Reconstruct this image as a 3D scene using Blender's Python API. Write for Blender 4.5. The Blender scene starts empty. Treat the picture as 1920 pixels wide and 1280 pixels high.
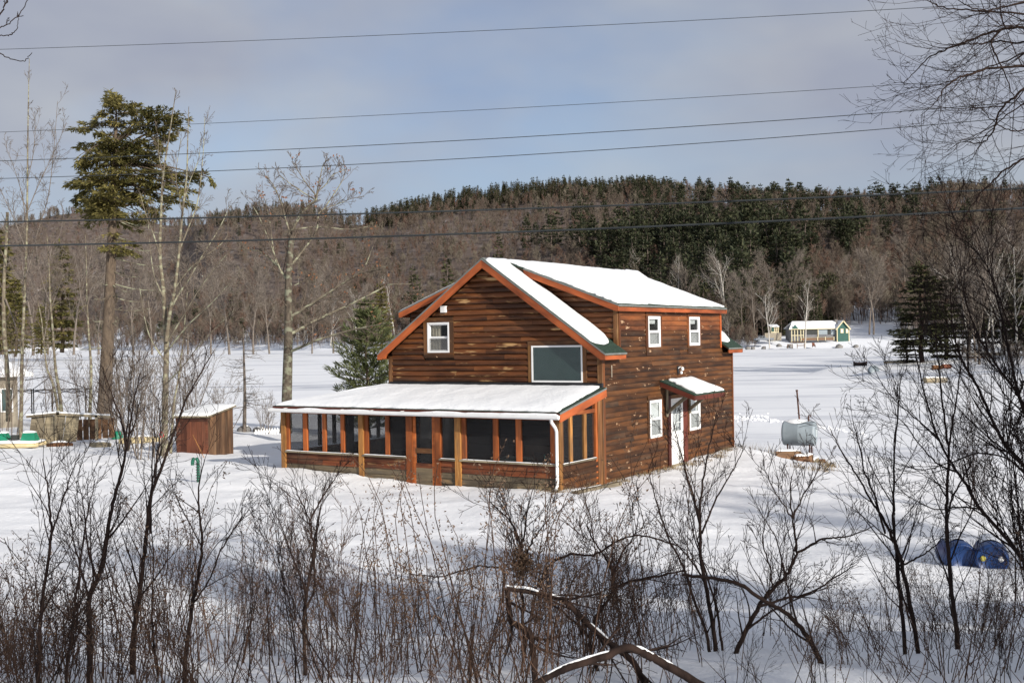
import bpy, math, random
import numpy as np
from mathutils import Matrix, Vector

# ------------------------------------------------------------------ scene, camera, light
scene = bpy.context.scene
COL = scene.collection
CAM_Z = 5.5                      # eye height above the lake ice
F, PITCH, ROLL = 2119.96, 0.0032337, 0.0167963

cam_d = bpy.data.cameras.new("camera")
cam_d.sensor_width = 36.0
cam_d.lens = 36.0 * F / 1920.0
cam_d.clip_start = 0.2
cam_d.clip_end = 9000
cam = bpy.data.objects.new("camera", cam_d)
COL.objects.link(cam)
_fw = Vector((0, math.cos(PITCH), -math.sin(PITCH)))
_up0 = Vector((0, math.sin(PITCH), math.cos(PITCH)))
_r = math.cos(ROLL) * Vector((1, 0, 0)) - math.sin(ROLL) * _up0
_u = math.sin(ROLL) * Vector((1, 0, 0)) + math.cos(ROLL) * _up0
M = Matrix((( _r.x, _u.x, -_fw.x, 0), (_r.y, _u.y, -_fw.y, 0), (_r.z, _u.z, -_fw.z, CAM_Z), (0, 0, 0, 1)))
cam.matrix_world = M
scene.camera = cam

SUN_EL = math.radians(21.8)
SUN_H = (0.62, -0.785)            # horizontal direction towards the sun
world = bpy.data.worlds.new("World")
scene.world = world
world.use_nodes = True
wn, wl = world.node_tree.nodes, world.node_tree.links
wn.clear()
w_out = wn.new("ShaderNodeOutputWorld")
w_bg = wn.new("ShaderNodeBackground")
w_sky = wn.new("ShaderNodeTexSky")
w_sky.sky_type = 'NISHITA'
w_sky.sun_disc = False
w_sky.sun_elevation = SUN_EL
w_sky.sun_rotation = math.atan2(SUN_H[0], SUN_H[1])
w_sky.altitude = 300
w_sky.dust_density = 1.0
w_bg.inputs['Strength'].default_value = 0.10
w_tc = wn.new("ShaderNodeTexCoord")
w_map = wn.new("ShaderNodeMapping")
w_map.inputs['Scale'].default_value = (1.0, 1.0, 2.0)
w_map.inputs['Location'].default_value = (0.55, 0.2, 0.35)
w_n = wn.new("ShaderNodeTexNoise")
w_n.inputs['Scale'].default_value = 2.1
w_n.inputs['Detail'].default_value = 5.0
w_n.inputs['Roughness'].default_value = 0.5
w_n.inputs['Distortion'].default_value = 0.25
w_cr = wn.new("ShaderNodeValToRGB")
w_cr.color_ramp.elements[0].position = 0.34
w_cr.color_ramp.elements[0].color = (0.35, 0.35, 0.35, 1)
w_cr.color_ramp.elements[1].position = 0.56
w_cr.color_ramp.elements[1].color = (0.93, 0.93, 0.93, 1)
w_mx = wn.new("ShaderNodeMix")
w_mx.data_type = 'RGBA'
w_mx.inputs[7].default_value = (3.75, 3.95, 4.4, 1)     # thin grey cloud, in the units of the sky texture
w_n2 = wn.new("ShaderNodeTexNoise")
w_n2.inputs['Scale'].default_value = 3.4
w_n2.inputs['Detail'].default_value = 4.0
w_cc = wn.new("ShaderNodeValToRGB")
w_cc.color_ramp.elements[0].position = 0.35
w_cc.color_ramp.elements[0].color = (0.66, 0.70, 0.845, 1)
w_cc.color_ramp.elements[1].position = 0.66
w_cc.color_ramp.elements[1].color = (0.93, 0.96, 1.0, 1)
w_cs = wn.new("ShaderNodeVectorMath")
w_cs.operation = 'SCALE'
w_cs.inputs['Scale'].default_value = 5.15
wl.new(w_map.outputs['Vector'], w_n2.inputs['Vector'])
wl.new(w_n2.outputs['Fac'], w_cc.inputs['Fac'])
wl.new(w_cc.outputs['Color'], w_cs.inputs[0])
wl.new(w_cs.outputs[0], w_mx.inputs[7])
w_tint = wn.new("ShaderNodeMix")
w_tint.data_type = 'RGBA'
w_tint.blend_type = 'MULTIPLY'
w_tint.inputs[0].default_value = 1.0
w_tint.inputs[7].default_value = (0.78, 0.88, 1.08, 1)
wl.new(w_tc.outputs['Generated'], w_map.inputs['Vector'])
wl.new(w_map.outputs['Vector'], w_n.inputs['Vector'])
wl.new(w_n.outputs['Fac'], w_cr.inputs['Fac'])
wl.new(w_cr.outputs['Color'], w_mx.inputs[0])
wl.new(w_sky.outputs['Color'], w_tint.inputs[6])
wl.new(w_tint.outputs[2], w_mx.inputs[6])
wl.new(w_mx.outputs[2], w_bg.inputs['Color'])
wl.new(w_bg.outputs['Background'], w_out.inputs['Surface'])

sun_d = bpy.data.lights.new("sun", 'SUN')
sun_d.energy = 5.0
sun_d.angle = math.radians(0.6)
sun_d.color = (1.0, 0.94, 0.85)
sun = bpy.data.objects.new("sun", sun_d)
COL.objects.link(sun)
_hl = math.hypot(*SUN_H)
SUN_DIR = Vector((SUN_H[0] / _hl * math.cos(SUN_EL), SUN_H[1] / _hl * math.cos(SUN_EL), math.sin(SUN_EL)))
sun.rotation_euler = SUN_DIR.to_track_quat('Z', 'Y').to_euler()
sun.location = (60, -60, 60)

scene.view_settings.view_transform = 'Standard'
scene.view_settings.look = 'None'
scene.view_settings.exposure = 0.12
scene.view_settings.gamma = 1.0
scene.view_settings.use_curve_mapping = False
scene.cycles.max_bounces = 6
scene.cycles.transparent_max_bounces = 16

# ------------------------------------------------------------------ pixel helpers (photo pixels -> places in the world)
def ray(px, py):
    a, b = px - 960.0, py - 640.0
    ca, sa = math.cos(ROLL), math.sin(ROLL)
    x = (a * ca - b * sa) / F
    z = -(a * sa + b * ca) / F
    y = math.cos(PITCH) + z * math.sin(PITCH)
    z = -math.sin(PITCH) + z * math.cos(PITCH)
    return (x, y, z)

def W(px, py, Y):
    d = ray(px, py)
    t = Y / d[1]
    return Vector((d[0] * t, Y, d[2] * t + CAM_Z))

def horizon(px):
    return 633.1 - math.tan(ROLL) * (px - 960)

# ------------------------------------------------------------------ noise
_perm = np.random.RandomState(7).randint(0, 1 << 30, size=4096)
def _h(ix, iy, seed):
    v = _perm[(ix * 73 + iy * 1931 + seed * 517) & 4095]
    return ((v ^ _perm[(ix * 7 + iy * 13 + seed) & 4095]) & 0xFFFF) / 65535.0
def vnoise(x, y, seed=0):
    x = np.asarray(x, float); y = np.asarray(y, float)
    ix = np.floor(x).astype(int); iy = np.floor(y).astype(int)
    fx = x - ix; fy = y - iy
    fx = fx * fx * (3 - 2 * fx); fy = fy * fy * (3 - 2 * fy)
    a = _h(ix, iy, seed); b = _h(ix + 1, iy, seed); c = _h(ix, iy + 1, seed); d = _h(ix + 1, iy + 1, seed)
    return (a * (1 - fx) + b * fx) * (1 - fy) + (c * (1 - fx) + d * fx) * fy - 0.5
def fbm(x, y, seed=0, oct=4):
    s = 0; a = 1.0
    for o in range(oct):
        s = s + a * vnoise(np.asarray(x) * 2 ** o, np.asarray(y) * 2 ** o, seed + o * 11)
        a *= 0.5
    return s

# ------------------------------------------------------------------ mesh building
class MB:
    """collects pieces; build() links them as ONE mesh object"""
    def __init__(s):
        s.V = []; s.Fc = []; s.n = 0          # faces: (array [m,k], material index, smooth)
    def add(s, verts, faces, mat=0, smooth=False):
        verts = np.asarray(verts, float).reshape(-1, 3)
        by = {}
        for f in faces:
            by.setdefault(len(f), []).append(f)
        for k, fs in by.items():
            s.Fc.append((np.asarray(fs, int) + s.n, mat, smooth))
        s.V.append(verts); s.n += len(verts)
    def addq(s, verts, arr, mat=0, smooth=False):
        s.Fc.append((np.asarray(arr, int) + s.n, mat, smooth))
        s.V.append(np.asarray(verts, float).reshape(-1, 3)); s.n += len(s.V[-1])
    def box(s, x0, x1, y0, y1, z0, z1, mat=0):
        v = [(x0, y0, z0), (x1, y0, z0), (x1, y1, z0), (x0, y1, z0), (x0, y0, z1), (x1, y0, z1), (x1, y1, z1), (x0, y1, z1)]
        s.add(v, BOXF, mat)
    def hexa(s, v8, mat=0):
        s.add(v8, BOXF, mat)
    def beam(s, p, q, w, h, up=(0, 0, 1), mat=0):
        p = Vector(p); q = Vector(q); d = (q - p).normalized()
        u = Vector(up); sd = d.cross(u)
        if sd.length < 1e-5: sd = d.cross(Vector((1, 0, 0)))
        sd.normalize(); u = sd.cross(d).normalized()
        sd = sd * (w / 2); u = u * (h / 2)
        v = [p - sd - u, p + sd - u, q + sd - u, q - sd - u, p - sd + u, p + sd + u, q + sd + u, q - sd + u]
        s.add([tuple(a) for a in v], BOXF, mat)
    def tube(s, pts, rad, sides=8, mat=0, smooth=True, cap=True):
        tubes(s, [(pts, rad if hasattr(rad, '__len__') else [rad] * len(pts))], sides, mat, smooth)
        if cap:
            k = sides; n0 = s.n - len(pts) * k
            s.Fc.append((np.array([[n0 + i for i in range(k)][::-1]]), mat, False))
            s.Fc.append((np.array([[s.n - k + i for i in range(k)]]), mat, False))
    def lathe(s, prof, sides=16, mat=0, M4=None, smooth=True):
        """prof: (radius, z) pairs"""
        v = []
        for r, z in prof:
            for i in range(sides):
                a = 2 * math.pi * i / sides
                v.append((r * math.cos(a), r * math.sin(a), z))
        f = []
        for j in range(len(prof) - 1):
            for i in range(sides):
                f.append((j * sides + i, j * sides + (i + 1) % sides, (j + 1) * sides + (i + 1) % sides, (j + 1) * sides + i))
        if M4 is not None: v = [tuple(M4 @ Vector(p)) for p in v]
        s.add(v, f, mat, smooth)
    def build(s, name, mats, parent=None, loc=None, rot=None):
        me = mesh_of(s, name, mats)
        o = bpy.data.objects.new(name, me)
        COL.objects.link(o)
        if parent is not None: o.parent = parent
        if loc is not None: o.location = loc
        if rot is not None: o.rotation_euler = rot
        return o

BOXF = [(0, 3, 2, 1), (4, 5, 6, 7), (0, 1, 5, 4), (1, 2, 6, 5), (2, 3, 7, 6), (3, 0, 4, 7)]

def mesh_of(s, name, mats):
    V = np.concatenate(s.V) if s.V else np.zeros((0, 3))
    me = bpy.data.meshes.new(name)
    me.vertices.add(len(V)); me.vertices.foreach_set('co', V.astype(np.float32).ravel())
    idx = np.concatenate([f.ravel() for f, m, sm in s.Fc]) if s.Fc else np.zeros(0, int)
    cnt = np.concatenate([np.full(len(f), f.shape[1]) for f, m, sm in s.Fc]) if s.Fc else np.zeros(0, int)
    mt = np.concatenate([np.full(len(f), m) for f, m, sm in s.Fc]) if s.Fc else np.zeros(0, int)
    sm = np.concatenate([np.full(len(f), sm) for f, m, sm in s.Fc]) if s.Fc else np.zeros(0, bool)
    me.loops.add(len(idx)); me.loops.foreach_set('vertex_index', idx.astype(np.int32))
    me.polygons.add(len(cnt))
    st = np.zeros(len(cnt), int); st[1:] = np.cumsum(cnt)[:-1]
    me.polygons.foreach_set('loop_start', st.astype(np.int32))
    me.polygons.foreach_set('loop_total', cnt.astype(np.int32))
    me.polygons.foreach_set('material_index', mt.astype(np.int32))
    me.polygons.foreach_set('use_smooth', sm)
    if not isinstance(mats, (list, tuple)): mats = [mats]
    for m in mats: me.materials.append(m)
    me.update(calc_edges=True)
    return me

def tubes(mb, chains, sides=4, mat=0, smooth=True):
    by = {}
    for pts, rad in chains: by.setdefault(len(pts), []).append((pts, rad))
    for k, cs in by.items():
        if k < 2: continue
        P = np.array([[tuple(p) for p in c[0]] for c in cs], float); R = np.array([c[1] for c in cs], float)
        T = np.gradient(P, axis=1)
        T /= np.linalg.norm(T, axis=2, keepdims=True) + 1e-9
        ref = np.where(np.abs(T[:, :1, 2:3]) > 0.9, np.array([1.0, 0, 0]), np.array([0, 0, 1.0]))
        ref = np.broadcast_to(ref, T.shape)
        A = np.cross(T, ref); A /= np.linalg.norm(A, axis=2, keepdims=True) + 1e-9
        B = np.cross(T, A)
        an = np.arange(sides) * 2 * np.pi / sides
        ring = P[:, :, None, :] + R[:, :, None, None] * (np.cos(an)[None, None, :, None] * A[:, :, None, :] + np.sin(an)[None, None, :, None] * B[:, :, None, :])
        n = len(cs)
        base = (np.arange(n) * k * sides)[:, None, None]
        j = (np.arange(k - 1) * sides)[None, :, None]; i = np.arange(sides)[None, None, :]; i2 = (i + 1) % sides
        q = np.stack([base + j + i, base + j + sides + i, base + j + sides + i2, base + j + i2], -1).reshape(-1, 4)
        mb.addq(ring.reshape(-1, 3), q, mat, smooth)

def tris_cloud(mb, C, A, B, mat=0):
    """one triangle per row: C-A, C+A, C+B"""
    n = len(C)
    v = np.stack([C - A, C + A, C + B], 1).reshape(-1, 3)
    mb.addq(v, np.arange(3 * n).reshape(-1, 3), mat, False)

def quads_cloud(mb, C, A, B, mat=0):
    n = len(C)
    v = np.stack([C - A * .5, C + B * .45 - A * .62, C + B + A * .1, C + B * .5 + A * .6], 1).reshape(-1, 3)
    mb.addq(v, np.arange(4 * n).reshape(-1, 4), mat, False)

# ------------------------------------------------------------------ tagging
def tag(o, label=None, cat=None, group=None, kind=None):
    if label: o['label'] = label
    if cat: o['category'] = cat
    if group: o['group'] = group
    if kind: o['kind'] = kind
    return o
def empty(name, loc=(0, 0, 0), rz=0.0, parent=None):
    o = bpy.data.objects.new(name, None)
    o.empty_display_size = 0.3
    COL.objects.link(o); o.location = loc; o.rotation_euler = (0, 0, rz)
    if parent is not None: o.parent = parent
    return o
def thing(name, label, cat, loc=(0, 0, 0), rz=0.0, group=None):
    return tag(empty(name, loc, rz), label, cat, group)
def copy_tree(o, parent=None):
    c = o.copy(); COL.objects.link(c)
    if parent is not None: c.parent = parent
    for ch in list(o.children): copy_tree(ch, c)
    return c

# ------------------------------------------------------------------ materials
def new_mat(name):
    m = bpy.data.materials.new(name); m.use_nodes = True
    nt = m.node_tree; nt.nodes.clear()
    out = nt.nodes.new("ShaderNodeOutputMaterial"); b = nt.nodes.new("ShaderNodeBsdfPrincipled")
    nt.links.new(b.outputs[0], out.inputs[0])
    return m, nt, b, out
def N(nt, t, **kw):
    n = nt.nodes.new(t)
    for k, v in kw.items():
        if k.startswith('i_'): n.inputs[k[2:].replace('_', ' ')].default_value = v
        else: setattr(n, k, v)
    return n
def ramp(nt, fac, stops):
    r = nt.nodes.new("ShaderNodeValToRGB"); e = r.color_ramp.elements
    while len(e) < len(stops): e.new(0.5)
    for k, (p, c) in zip(e, stops):
        k.position = p; k.color = (*c, 1) if len(c) == 3 else c
    nt.links.new(fac, r.inputs[0])
    return r.outputs[0]
def mix(nt, fac, a, b, blend='MIX'):
    m = nt.nodes.new("ShaderNodeMix"); m.data_type = 'RGBA'; m.blend_type = blend
    for sock, v in ((m.inputs[0], fac), (m.inputs[6], a), (m.inputs[7], b)):
        if hasattr(v, 'is_output'): nt.links.new(v, sock)
        elif isinstance(v, (tuple, list)): sock.default_value = (*v, 1) if len(v) == 3 else v
        else: sock.default_value = v
    return m.outputs[2]
def math_(nt, op, a, b=None, c=None):
    m = nt.nodes.new("ShaderNodeMath"); m.operation = op
    for i, v in enumerate((a, b, c)):
        if v is None: continue
        if hasattr(v, 'is_output'): nt.links.new(v, m.inputs[i])
        else: m.inputs[i].default_value = v
    return m.outputs[0]
def coords(nt, kind='Object', scale=(1, 1, 1), rnd=0.0):
    if kind == 'World':
        src = nt.nodes.new("ShaderNodeNewGeometry").outputs['Position']
    else:
        src = nt.nodes.new("ShaderNodeTexCoord").outputs[kind]
    mp = nt.nodes.new("ShaderNodeMapping"); mp.inputs['Scale'].default_value = scale
    nt.links.new(src, mp.inputs[0])
    if rnd:
        oi = nt.nodes.new("ShaderNodeObjectInfo")
        m = nt.nodes.new("ShaderNodeVectorMath"); m.operation = 'SCALE'
        m.inputs[0].default_value = (1.0, 0.7, 1.3)
        k = math_(nt, 'MULTIPLY', oi.outputs['Random'], rnd)
        nt.links.new(k, m.inputs['Scale']); nt.links.new(m.outputs[0], mp.inputs['Location'])
    return mp.outputs[0]
def noise(nt, vec, scale, detail=4, rough=0.55, dist=0.0):
    n = N(nt, "ShaderNodeTexNoise"); n.inputs['Scale'].default_value = scale
    n.inputs['Detail'].default_value = detail; n.inputs['Roughness'].default_value = rough; n.inputs['Distortion'].default_value = dist
    nt.links.new(vec, n.inputs['Vector'])
    return n.outputs['Fac']
def bump(nt, b, h, strength=0.3, dist=0.02):
    n = N(nt, "ShaderNodeBump"); n.inputs['Strength'].default_value = strength; n.inputs['Distance'].default_value = dist
    nt.links.new(h, n.inputs['Height']); nt.links.new(n.outputs[0], b.inputs['Normal'])
def simple(name, col, rough=0.7, var=0.25, scale=6.0, bmp=0.0, metal=0.0, spec=0.3):
    m, nt, b, _ = new_mat(name)
    v = coords(nt, 'Object', rnd=37.0)
    f = noise(nt, v, scale, 4)
    d = tuple(c * (1 - var) for c in col); l = tuple(min(1, c * (1 + var)) for c in col)
    nt.links.new(ramp(nt, f, [(0.3, d), (0.7, l)]), b.inputs['Base Color'])
    b.inputs['Roughness'].default_value = rough; b.inputs['Metallic'].default_value = metal
    b.inputs['Specular IOR Level'].default_value = spec
    if bmp: bump(nt, b, f, bmp, 0.02)
    return m

def snow_mat(name, col=(0.86, 0.865, 0.88), lake=False, s=1.0):
    m, nt, b, _ = new_mat(name)
    v = coords(nt, 'World')
    n1 = noise(nt, v, 0.5 * s, 4, 0.55); n2 = noise(nt, v, 7.0 * s, 4, 0.6); n3 = noise(nt, v, 60.0, 2)
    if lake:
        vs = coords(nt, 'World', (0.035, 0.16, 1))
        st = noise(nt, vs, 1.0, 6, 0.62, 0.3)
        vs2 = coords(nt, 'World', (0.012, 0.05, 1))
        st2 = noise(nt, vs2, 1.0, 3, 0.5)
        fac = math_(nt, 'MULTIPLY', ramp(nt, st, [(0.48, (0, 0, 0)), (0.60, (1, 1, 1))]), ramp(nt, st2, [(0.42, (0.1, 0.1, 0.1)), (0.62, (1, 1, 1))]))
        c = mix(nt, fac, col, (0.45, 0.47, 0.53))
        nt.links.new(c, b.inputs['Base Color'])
    else:
        c = ramp(nt, n1, [(0.3, tuple(k * 0.965 for k in col)), (0.7, col)])
        nt.links.new(c, b.inputs['Base Color'])
    b.inputs['Roughness'].default_value = 0.62; b.inputs['Specular IOR Level'].default_value = 0.25
    h = math_(nt, 'ADD', math_(nt, 'MULTIPLY', n1, 0.5), math_(nt, 'ADD', math_(nt, 'MULTIPLY', n2, 0.12), math_(nt, 'MULTIPLY', n3, 0.015)))
    bump(nt, b, h, 0.5, 0.35 if not lake else 0.2)
    return m

def log_mat(name, dark, mid, light, patches=0.5, chips=False, grain=1.0, grey=0.3, edge=0.0):
    """stained timber along the piece's own x axis; every piece shifts its pattern by its own random number"""
    m, nt, b, _ = new_mat(name)
    v = coords(nt, 'Object', (1, 1, 1), 60.0)
    vg = coords(nt, 'Object', (0.45, 5.0, 5.0), 60.0)
    vl = coords(nt, 'Object', (0.7, 2.2, 2.2), 60.0)
    g = noise(nt, vg, 3.0 * grain, 5, 0.6)
    big = noise(nt, vl, 1.3, 3, 0.55)
    oi = nt.nodes.new("ShaderNodeObjectInfo")
    rnd = oi.outputs['Random']
    base = ramp(nt, g, [(0.18, dark), (0.50, mid), (0.84, light)])
    dk = ramp(nt, math_(nt, 'ADD', big, math_(nt, 'MULTIPLY', math_(nt, 'SUBTRACT', rnd, 0.5), 0.34)), [(0.30, (0.50, 0.49, 0.48)), (0.50, (0.95, 0.95, 0.93)), (0.70, (1.35, 1.33, 1.22))])
    c = mix(nt, 1.0, base, dk, 'MULTIPLY')
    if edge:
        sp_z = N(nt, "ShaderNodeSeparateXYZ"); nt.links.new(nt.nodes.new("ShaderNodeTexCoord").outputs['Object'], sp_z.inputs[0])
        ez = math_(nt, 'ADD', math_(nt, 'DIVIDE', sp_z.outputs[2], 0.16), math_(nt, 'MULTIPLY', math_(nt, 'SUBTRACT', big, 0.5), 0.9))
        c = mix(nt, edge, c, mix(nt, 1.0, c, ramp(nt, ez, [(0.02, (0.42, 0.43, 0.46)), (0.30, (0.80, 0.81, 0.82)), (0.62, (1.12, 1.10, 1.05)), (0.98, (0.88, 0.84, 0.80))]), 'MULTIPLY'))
    # grey weathering
    gv = noise(nt, coords(nt, 'Object', (0.35, 1.6, 1.6), 90.0), 1.6, 4, 0.6)
    c = mix(nt, math_(nt, 'MULTIPLY', ramp(nt, gv, [(0.52, (0, 0, 0)), (0.72, (1, 1, 1))]), grey), c, (0.13, 0.105, 0.075))
    if patches:
        pn = noise(nt, coords(nt, 'Object', (0.8, 3.4, 3.4), 41.0), 1.5, 3, 0.55)
        pf = math_(nt, 'MULTIPLY', ramp(nt, math_(nt, 'ADD', pn, math_(nt, 'MULTIPLY', g, 0.10)), [(0.665, (0, 0, 0)), (0.74, (1, 1, 1))]), patches)
        c = mix(nt, pf, c, ramp(nt, g, [(0.3, (0.30, 0.15, 0.05)), (0.7, (0.56, 0.36, 0.17))]))
    if chips:
        vo = N(nt, "ShaderNodeTexVoronoi"); vo.inputs['Scale'].default_value = 3.1; vo.inputs['Randomness'].default_value = 1.0
        dv = coords(nt, 'Object', (0.8, 1.0, 2.1), 23.0)
        nn = N(nt, "ShaderNodeTexNoise"); nn.inputs['Scale'].default_value = 11.0; nn.inputs['Detail'].default_value = 3.0; nt.links.new(dv, nn.inputs['Vector'])
        va = nt.nodes.new("ShaderNodeVectorMath"); va.operation = 'MULTIPLY_ADD'
        nt.links.new(nn.outputs['Color'], va.inputs[0]); va.inputs[1].default_value = (0.42, 0.42, 0.42); nt.links.new(dv, va.inputs[2])
        nt.links.new(va.outputs[0], vo.inputs['Vector'])
        sep = N(nt, "ShaderNodeSeparateColor"); nt.links.new(vo.outputs['Color'], sep.inputs[0])
        rad = math_(nt, 'MULTIPLY', math_(nt, 'SUBTRACT', sep.outputs[0], 0.40), 0.40)
        cf = math_(nt, 'LESS_THAN', vo.outputs['Distance'], rad)
        c = mix(nt, cf, c, (0.42, 0.27, 0.16))
    nt.links.new(c, b.inputs['Base Color'])
    b.inputs['Roughness'].default_value = 0.62; b.inputs['Specular IOR Level'].default_value = 0.3
    bump(nt, b, g, 0.35, 0.012)
    return m

def bark_mat(name, dark, light, scale=9.0, spots=None):
    m, nt, b, _ = new_mat(name)
    v = coords(nt, 'Object', (1, 1, 0.35), 30.0)
    f = noise(nt, v, scale, 5, 0.65)
    c = ramp(nt, f, [(0.32, dark), (0.68, light)])
    if spots:
        sp = noise(nt, coords(nt, 'Object', (1, 1, 1.6), 12.0), scale * 0.35, 3)
        c = mix(nt, ramp(nt, sp, [(0.50, (0, 0, 0)), (0.60, (1, 1, 1))]), c, spots)
    nt.links.new(c, b.inputs['Base Color'])
    b.inputs['Roughness'].default_value = 0.85; b.inputs['Specular IOR Level'].default_value = 0.15
    bump(nt, b, f, 0.5, 0.02)
    return m

def leaf_mat(name, a, c2, trans=0.25, nscale=0.7):
    m, nt, b, out = new_mat(name)
    g = nt.nodes.new("ShaderNodeNewGeometry")
    f = noise(nt, coords(nt, 'Object', rnd=20.0), nscale, 3)
    k = math_(nt, 'ADD', math_(nt, 'MULTIPLY', f, 0.6), math_(nt, 'MULTIPLY', g.outputs['Random Per Island'], 0.4))
    c = ramp(nt, k, [(0.25, a), (0.75, c2)])
    nt.links.new(c, b.inputs['Base Color'])
    b.inputs['Roughness'].default_value = 0.75; b.inputs['Specular IOR Level'].default_value = 0.2
    t = N(nt, "ShaderNodeBsdfTranslucent"); nt.links.new(c, t.inputs[0])
    mx = N(nt, "ShaderNodeMixShader"); mx.inputs[0].default_value = trans
    nt.links.new(b.outputs[0], mx.inputs[1]); nt.links.new(t.outputs[0], mx.inputs[2]); nt.links.new(mx.outputs[0], out.inputs[0])
    return m

def glass_mat(name, tint=(0.95, 0.97, 0.97), refl=0.005):
    m, nt, b, out = new_mat(name)
    nt.nodes.remove(b)
    t = N(nt, "ShaderNodeBsdfTransparent"); t.inputs[0].default_value = (*tint, 1)
    g = N(nt, "ShaderNodeBsdfGlossy"); g.inputs['Roughness'].default_value = 0.03
    lw = N(nt, "ShaderNodeFresnel"); lw.inputs[0].default_value = 1.5
    fac = math_(nt, 'ADD', math_(nt, 'MULTIPLY', lw.outputs[0], 0.42), refl)
    mx = N(nt, "ShaderNodeMixShader"); nt.links.new(fac, mx.inputs[0])
    nt.links.new(t.outputs[0], mx.inputs[1]); nt.links.new(g.outputs[0], mx.inputs[2]); nt.links.new(mx.outputs[0], out.inputs[0])
    return m

def screen_mat(name, opacity=0.42, col=(0.02, 0.02, 0.022)):
    m, nt, b, out = new_mat(name)
    b.inputs['Base Color'].default_value = (*col, 1); b.inputs['Roughness'].default_value = 0.6
    t = N(nt, "ShaderNodeBsdfTransparent")
    mx = N(nt, "ShaderNodeMixShader")
    nz = noise(nt, coords(nt, 'Object', rnd=5.0), 1.2, 3)
    fac = math_(nt, 'ADD', math_(nt, 'MULTIPLY', nz, 0.12), opacity - 0.06)
    nt.links.new(fac, mx.inputs[0])
    nt.links.new(t.outputs[0], mx.inputs[1]); nt.links.new(b.outputs[0], mx.inputs[2]); nt.links.new(mx.outputs[0], out.inputs[0])
    return m

MT = {}
MT['snow'] = snow_mat('snow')
MT['roof_snow'] = snow_mat('roof_snow', (0.86, 0.87, 0.88))
MT['lake'] = snow_mat('lake_snow', (0.84, 0.85, 0.87), lake=True)
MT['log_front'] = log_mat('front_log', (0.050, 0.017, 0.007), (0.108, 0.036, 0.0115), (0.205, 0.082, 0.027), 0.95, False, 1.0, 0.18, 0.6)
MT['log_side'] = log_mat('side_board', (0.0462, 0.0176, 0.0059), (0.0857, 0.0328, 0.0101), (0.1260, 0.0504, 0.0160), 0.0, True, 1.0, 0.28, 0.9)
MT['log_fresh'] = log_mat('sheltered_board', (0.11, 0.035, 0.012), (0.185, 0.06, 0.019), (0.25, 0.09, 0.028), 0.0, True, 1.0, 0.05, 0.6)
MT['log_knee'] = log_mat('porch_board', (0.045, 0.014, 0.008), (0.13, 0.036, 0.014), (0.24, 0.10, 0.04), 0.5, False, 1.0, 0.35)
MT['log_low'] = log_mat('splashed_board', (0.06, 0.045, 0.03), (0.13, 0.10, 0.065), (0.20, 0.16, 0.10), 0.3, False, 1.0, 0.8)
MT['fascia'] = log_mat('fascia_stain', (0.22, 0.05, 0.016), (0.34, 0.082, 0.024), (0.42, 0.115, 0.035), 0.0, False, 0.6, 0.03)
MT['fascia_dark'] = log_mat('dark_red_stain', (0.05, 0.012, 0.008), (0.09, 0.02, 0.012), (0.12, 0.03, 0.018), 0.0, False, 0.6, 0.03)
MT['trim'] = log_mat('trim_board', (0.07, 0.03, 0.012), (0.14, 0.06, 0.022), (0.22, 0.11, 0.045), 0.25, False, 0.8, 0.25)
MT['post'] = log_mat('post_timber', (0.12, 0.05, 0.016), (0.31, 0.14, 0.040), (0.46, 0.25, 0.085), 0.0, False, 1.6, 0.5)
MT['post_red'] = log_mat('mullion_timber', (0.17, 0.042, 0.012), (0.33, 0.088, 0.022), (0.44, 0.15, 0.042), 0.0, False, 1.2, 0.2)
MT['white'] = simple('white_vinyl', (0.80, 0.80, 0.79), 0.45, 0.05, 3.0)
MT['shingle'] = simple('green_shingle', (0.024, 0.045, 0.032), 0.9, 0.45, 14.0, 0.4)
MT['drip'] = simple('drip_edge', (0.16, 0.17, 0.16), 0.5, 0.2, 5)
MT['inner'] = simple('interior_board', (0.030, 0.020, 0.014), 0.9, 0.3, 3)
MT['wall_core'] = simple('wall_core', (0.05, 0.028, 0.016), 0.9, 0.3, 3)
MT['glass'] = glass_mat('window_glass')
MT['glass_door'] = glass_mat('door_glass', (0.93, 0.95, 0.95), 0.03)
MT['screen'] = screen_mat('insect_screen', 0.30)
MT['half_screen'] = screen_mat('half_screen', 0.20, (0.20, 0.20, 0.20))
MT['curtain'] = simple('curtain', (0.42, 0.36, 0.28), 0.9, 0.25, 4)
MT['shade_teal'] = simple('roller_shade', (0.050, 0.080, 0.078), 0.8, 0.12, 1.5)
MT['blind'] = simple('white_blind', (0.66, 0.66, 0.65), 0.8, 0.08, 4)
MT['green_cloth'] = simple('green_curtain', (0.10, 0.20, 0.13), 0.9, 0.2, 5)
MT['black'] = simple('black_iron', (0.02, 0.02, 0.022), 0.5, 0.3, 8)
MT['tank'] = simple('tank_paint', (0.27, 0.315, 0.345), 0.45, 0.12, 3.0, 0, 0, 0.4)
MT['rust'] = simple('rusty_pipe', (0.09, 0.035, 0.022), 0.75, 0.4, 20)
MT['grey_wood'] = log_mat('grey_timber', (0.13, 0.105, 0.075), (0.24, 0.20, 0.14), (0.36, 0.31, 0.22), 0.0, False, 1.0, 0.3)
MT['shed_red'] = log_mat('shed_red_board', (0.060, 0.020, 0.012), (0.115, 0.040, 0.023), (0.17, 0.068, 0.037), 0.0, False, 1.0, 0.2)
MT['shed_grey'] = log_mat('shed_grey_board', (0.085, 0.040, 0.022), (0.145, 0.078, 0.042), (0.23, 0.14, 0.075), 0.0, False, 1.0, 0.3)
MT['blue'] = simple('blue_plastic', (0.012, 0.045, 0.155), 0.4, 0.2, 3, 0, 0, 0.4)
MT['green_plastic'] = simple('green_plastic', (0.015, 0.19, 0.11), 0.45, 0.2, 4)
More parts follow.
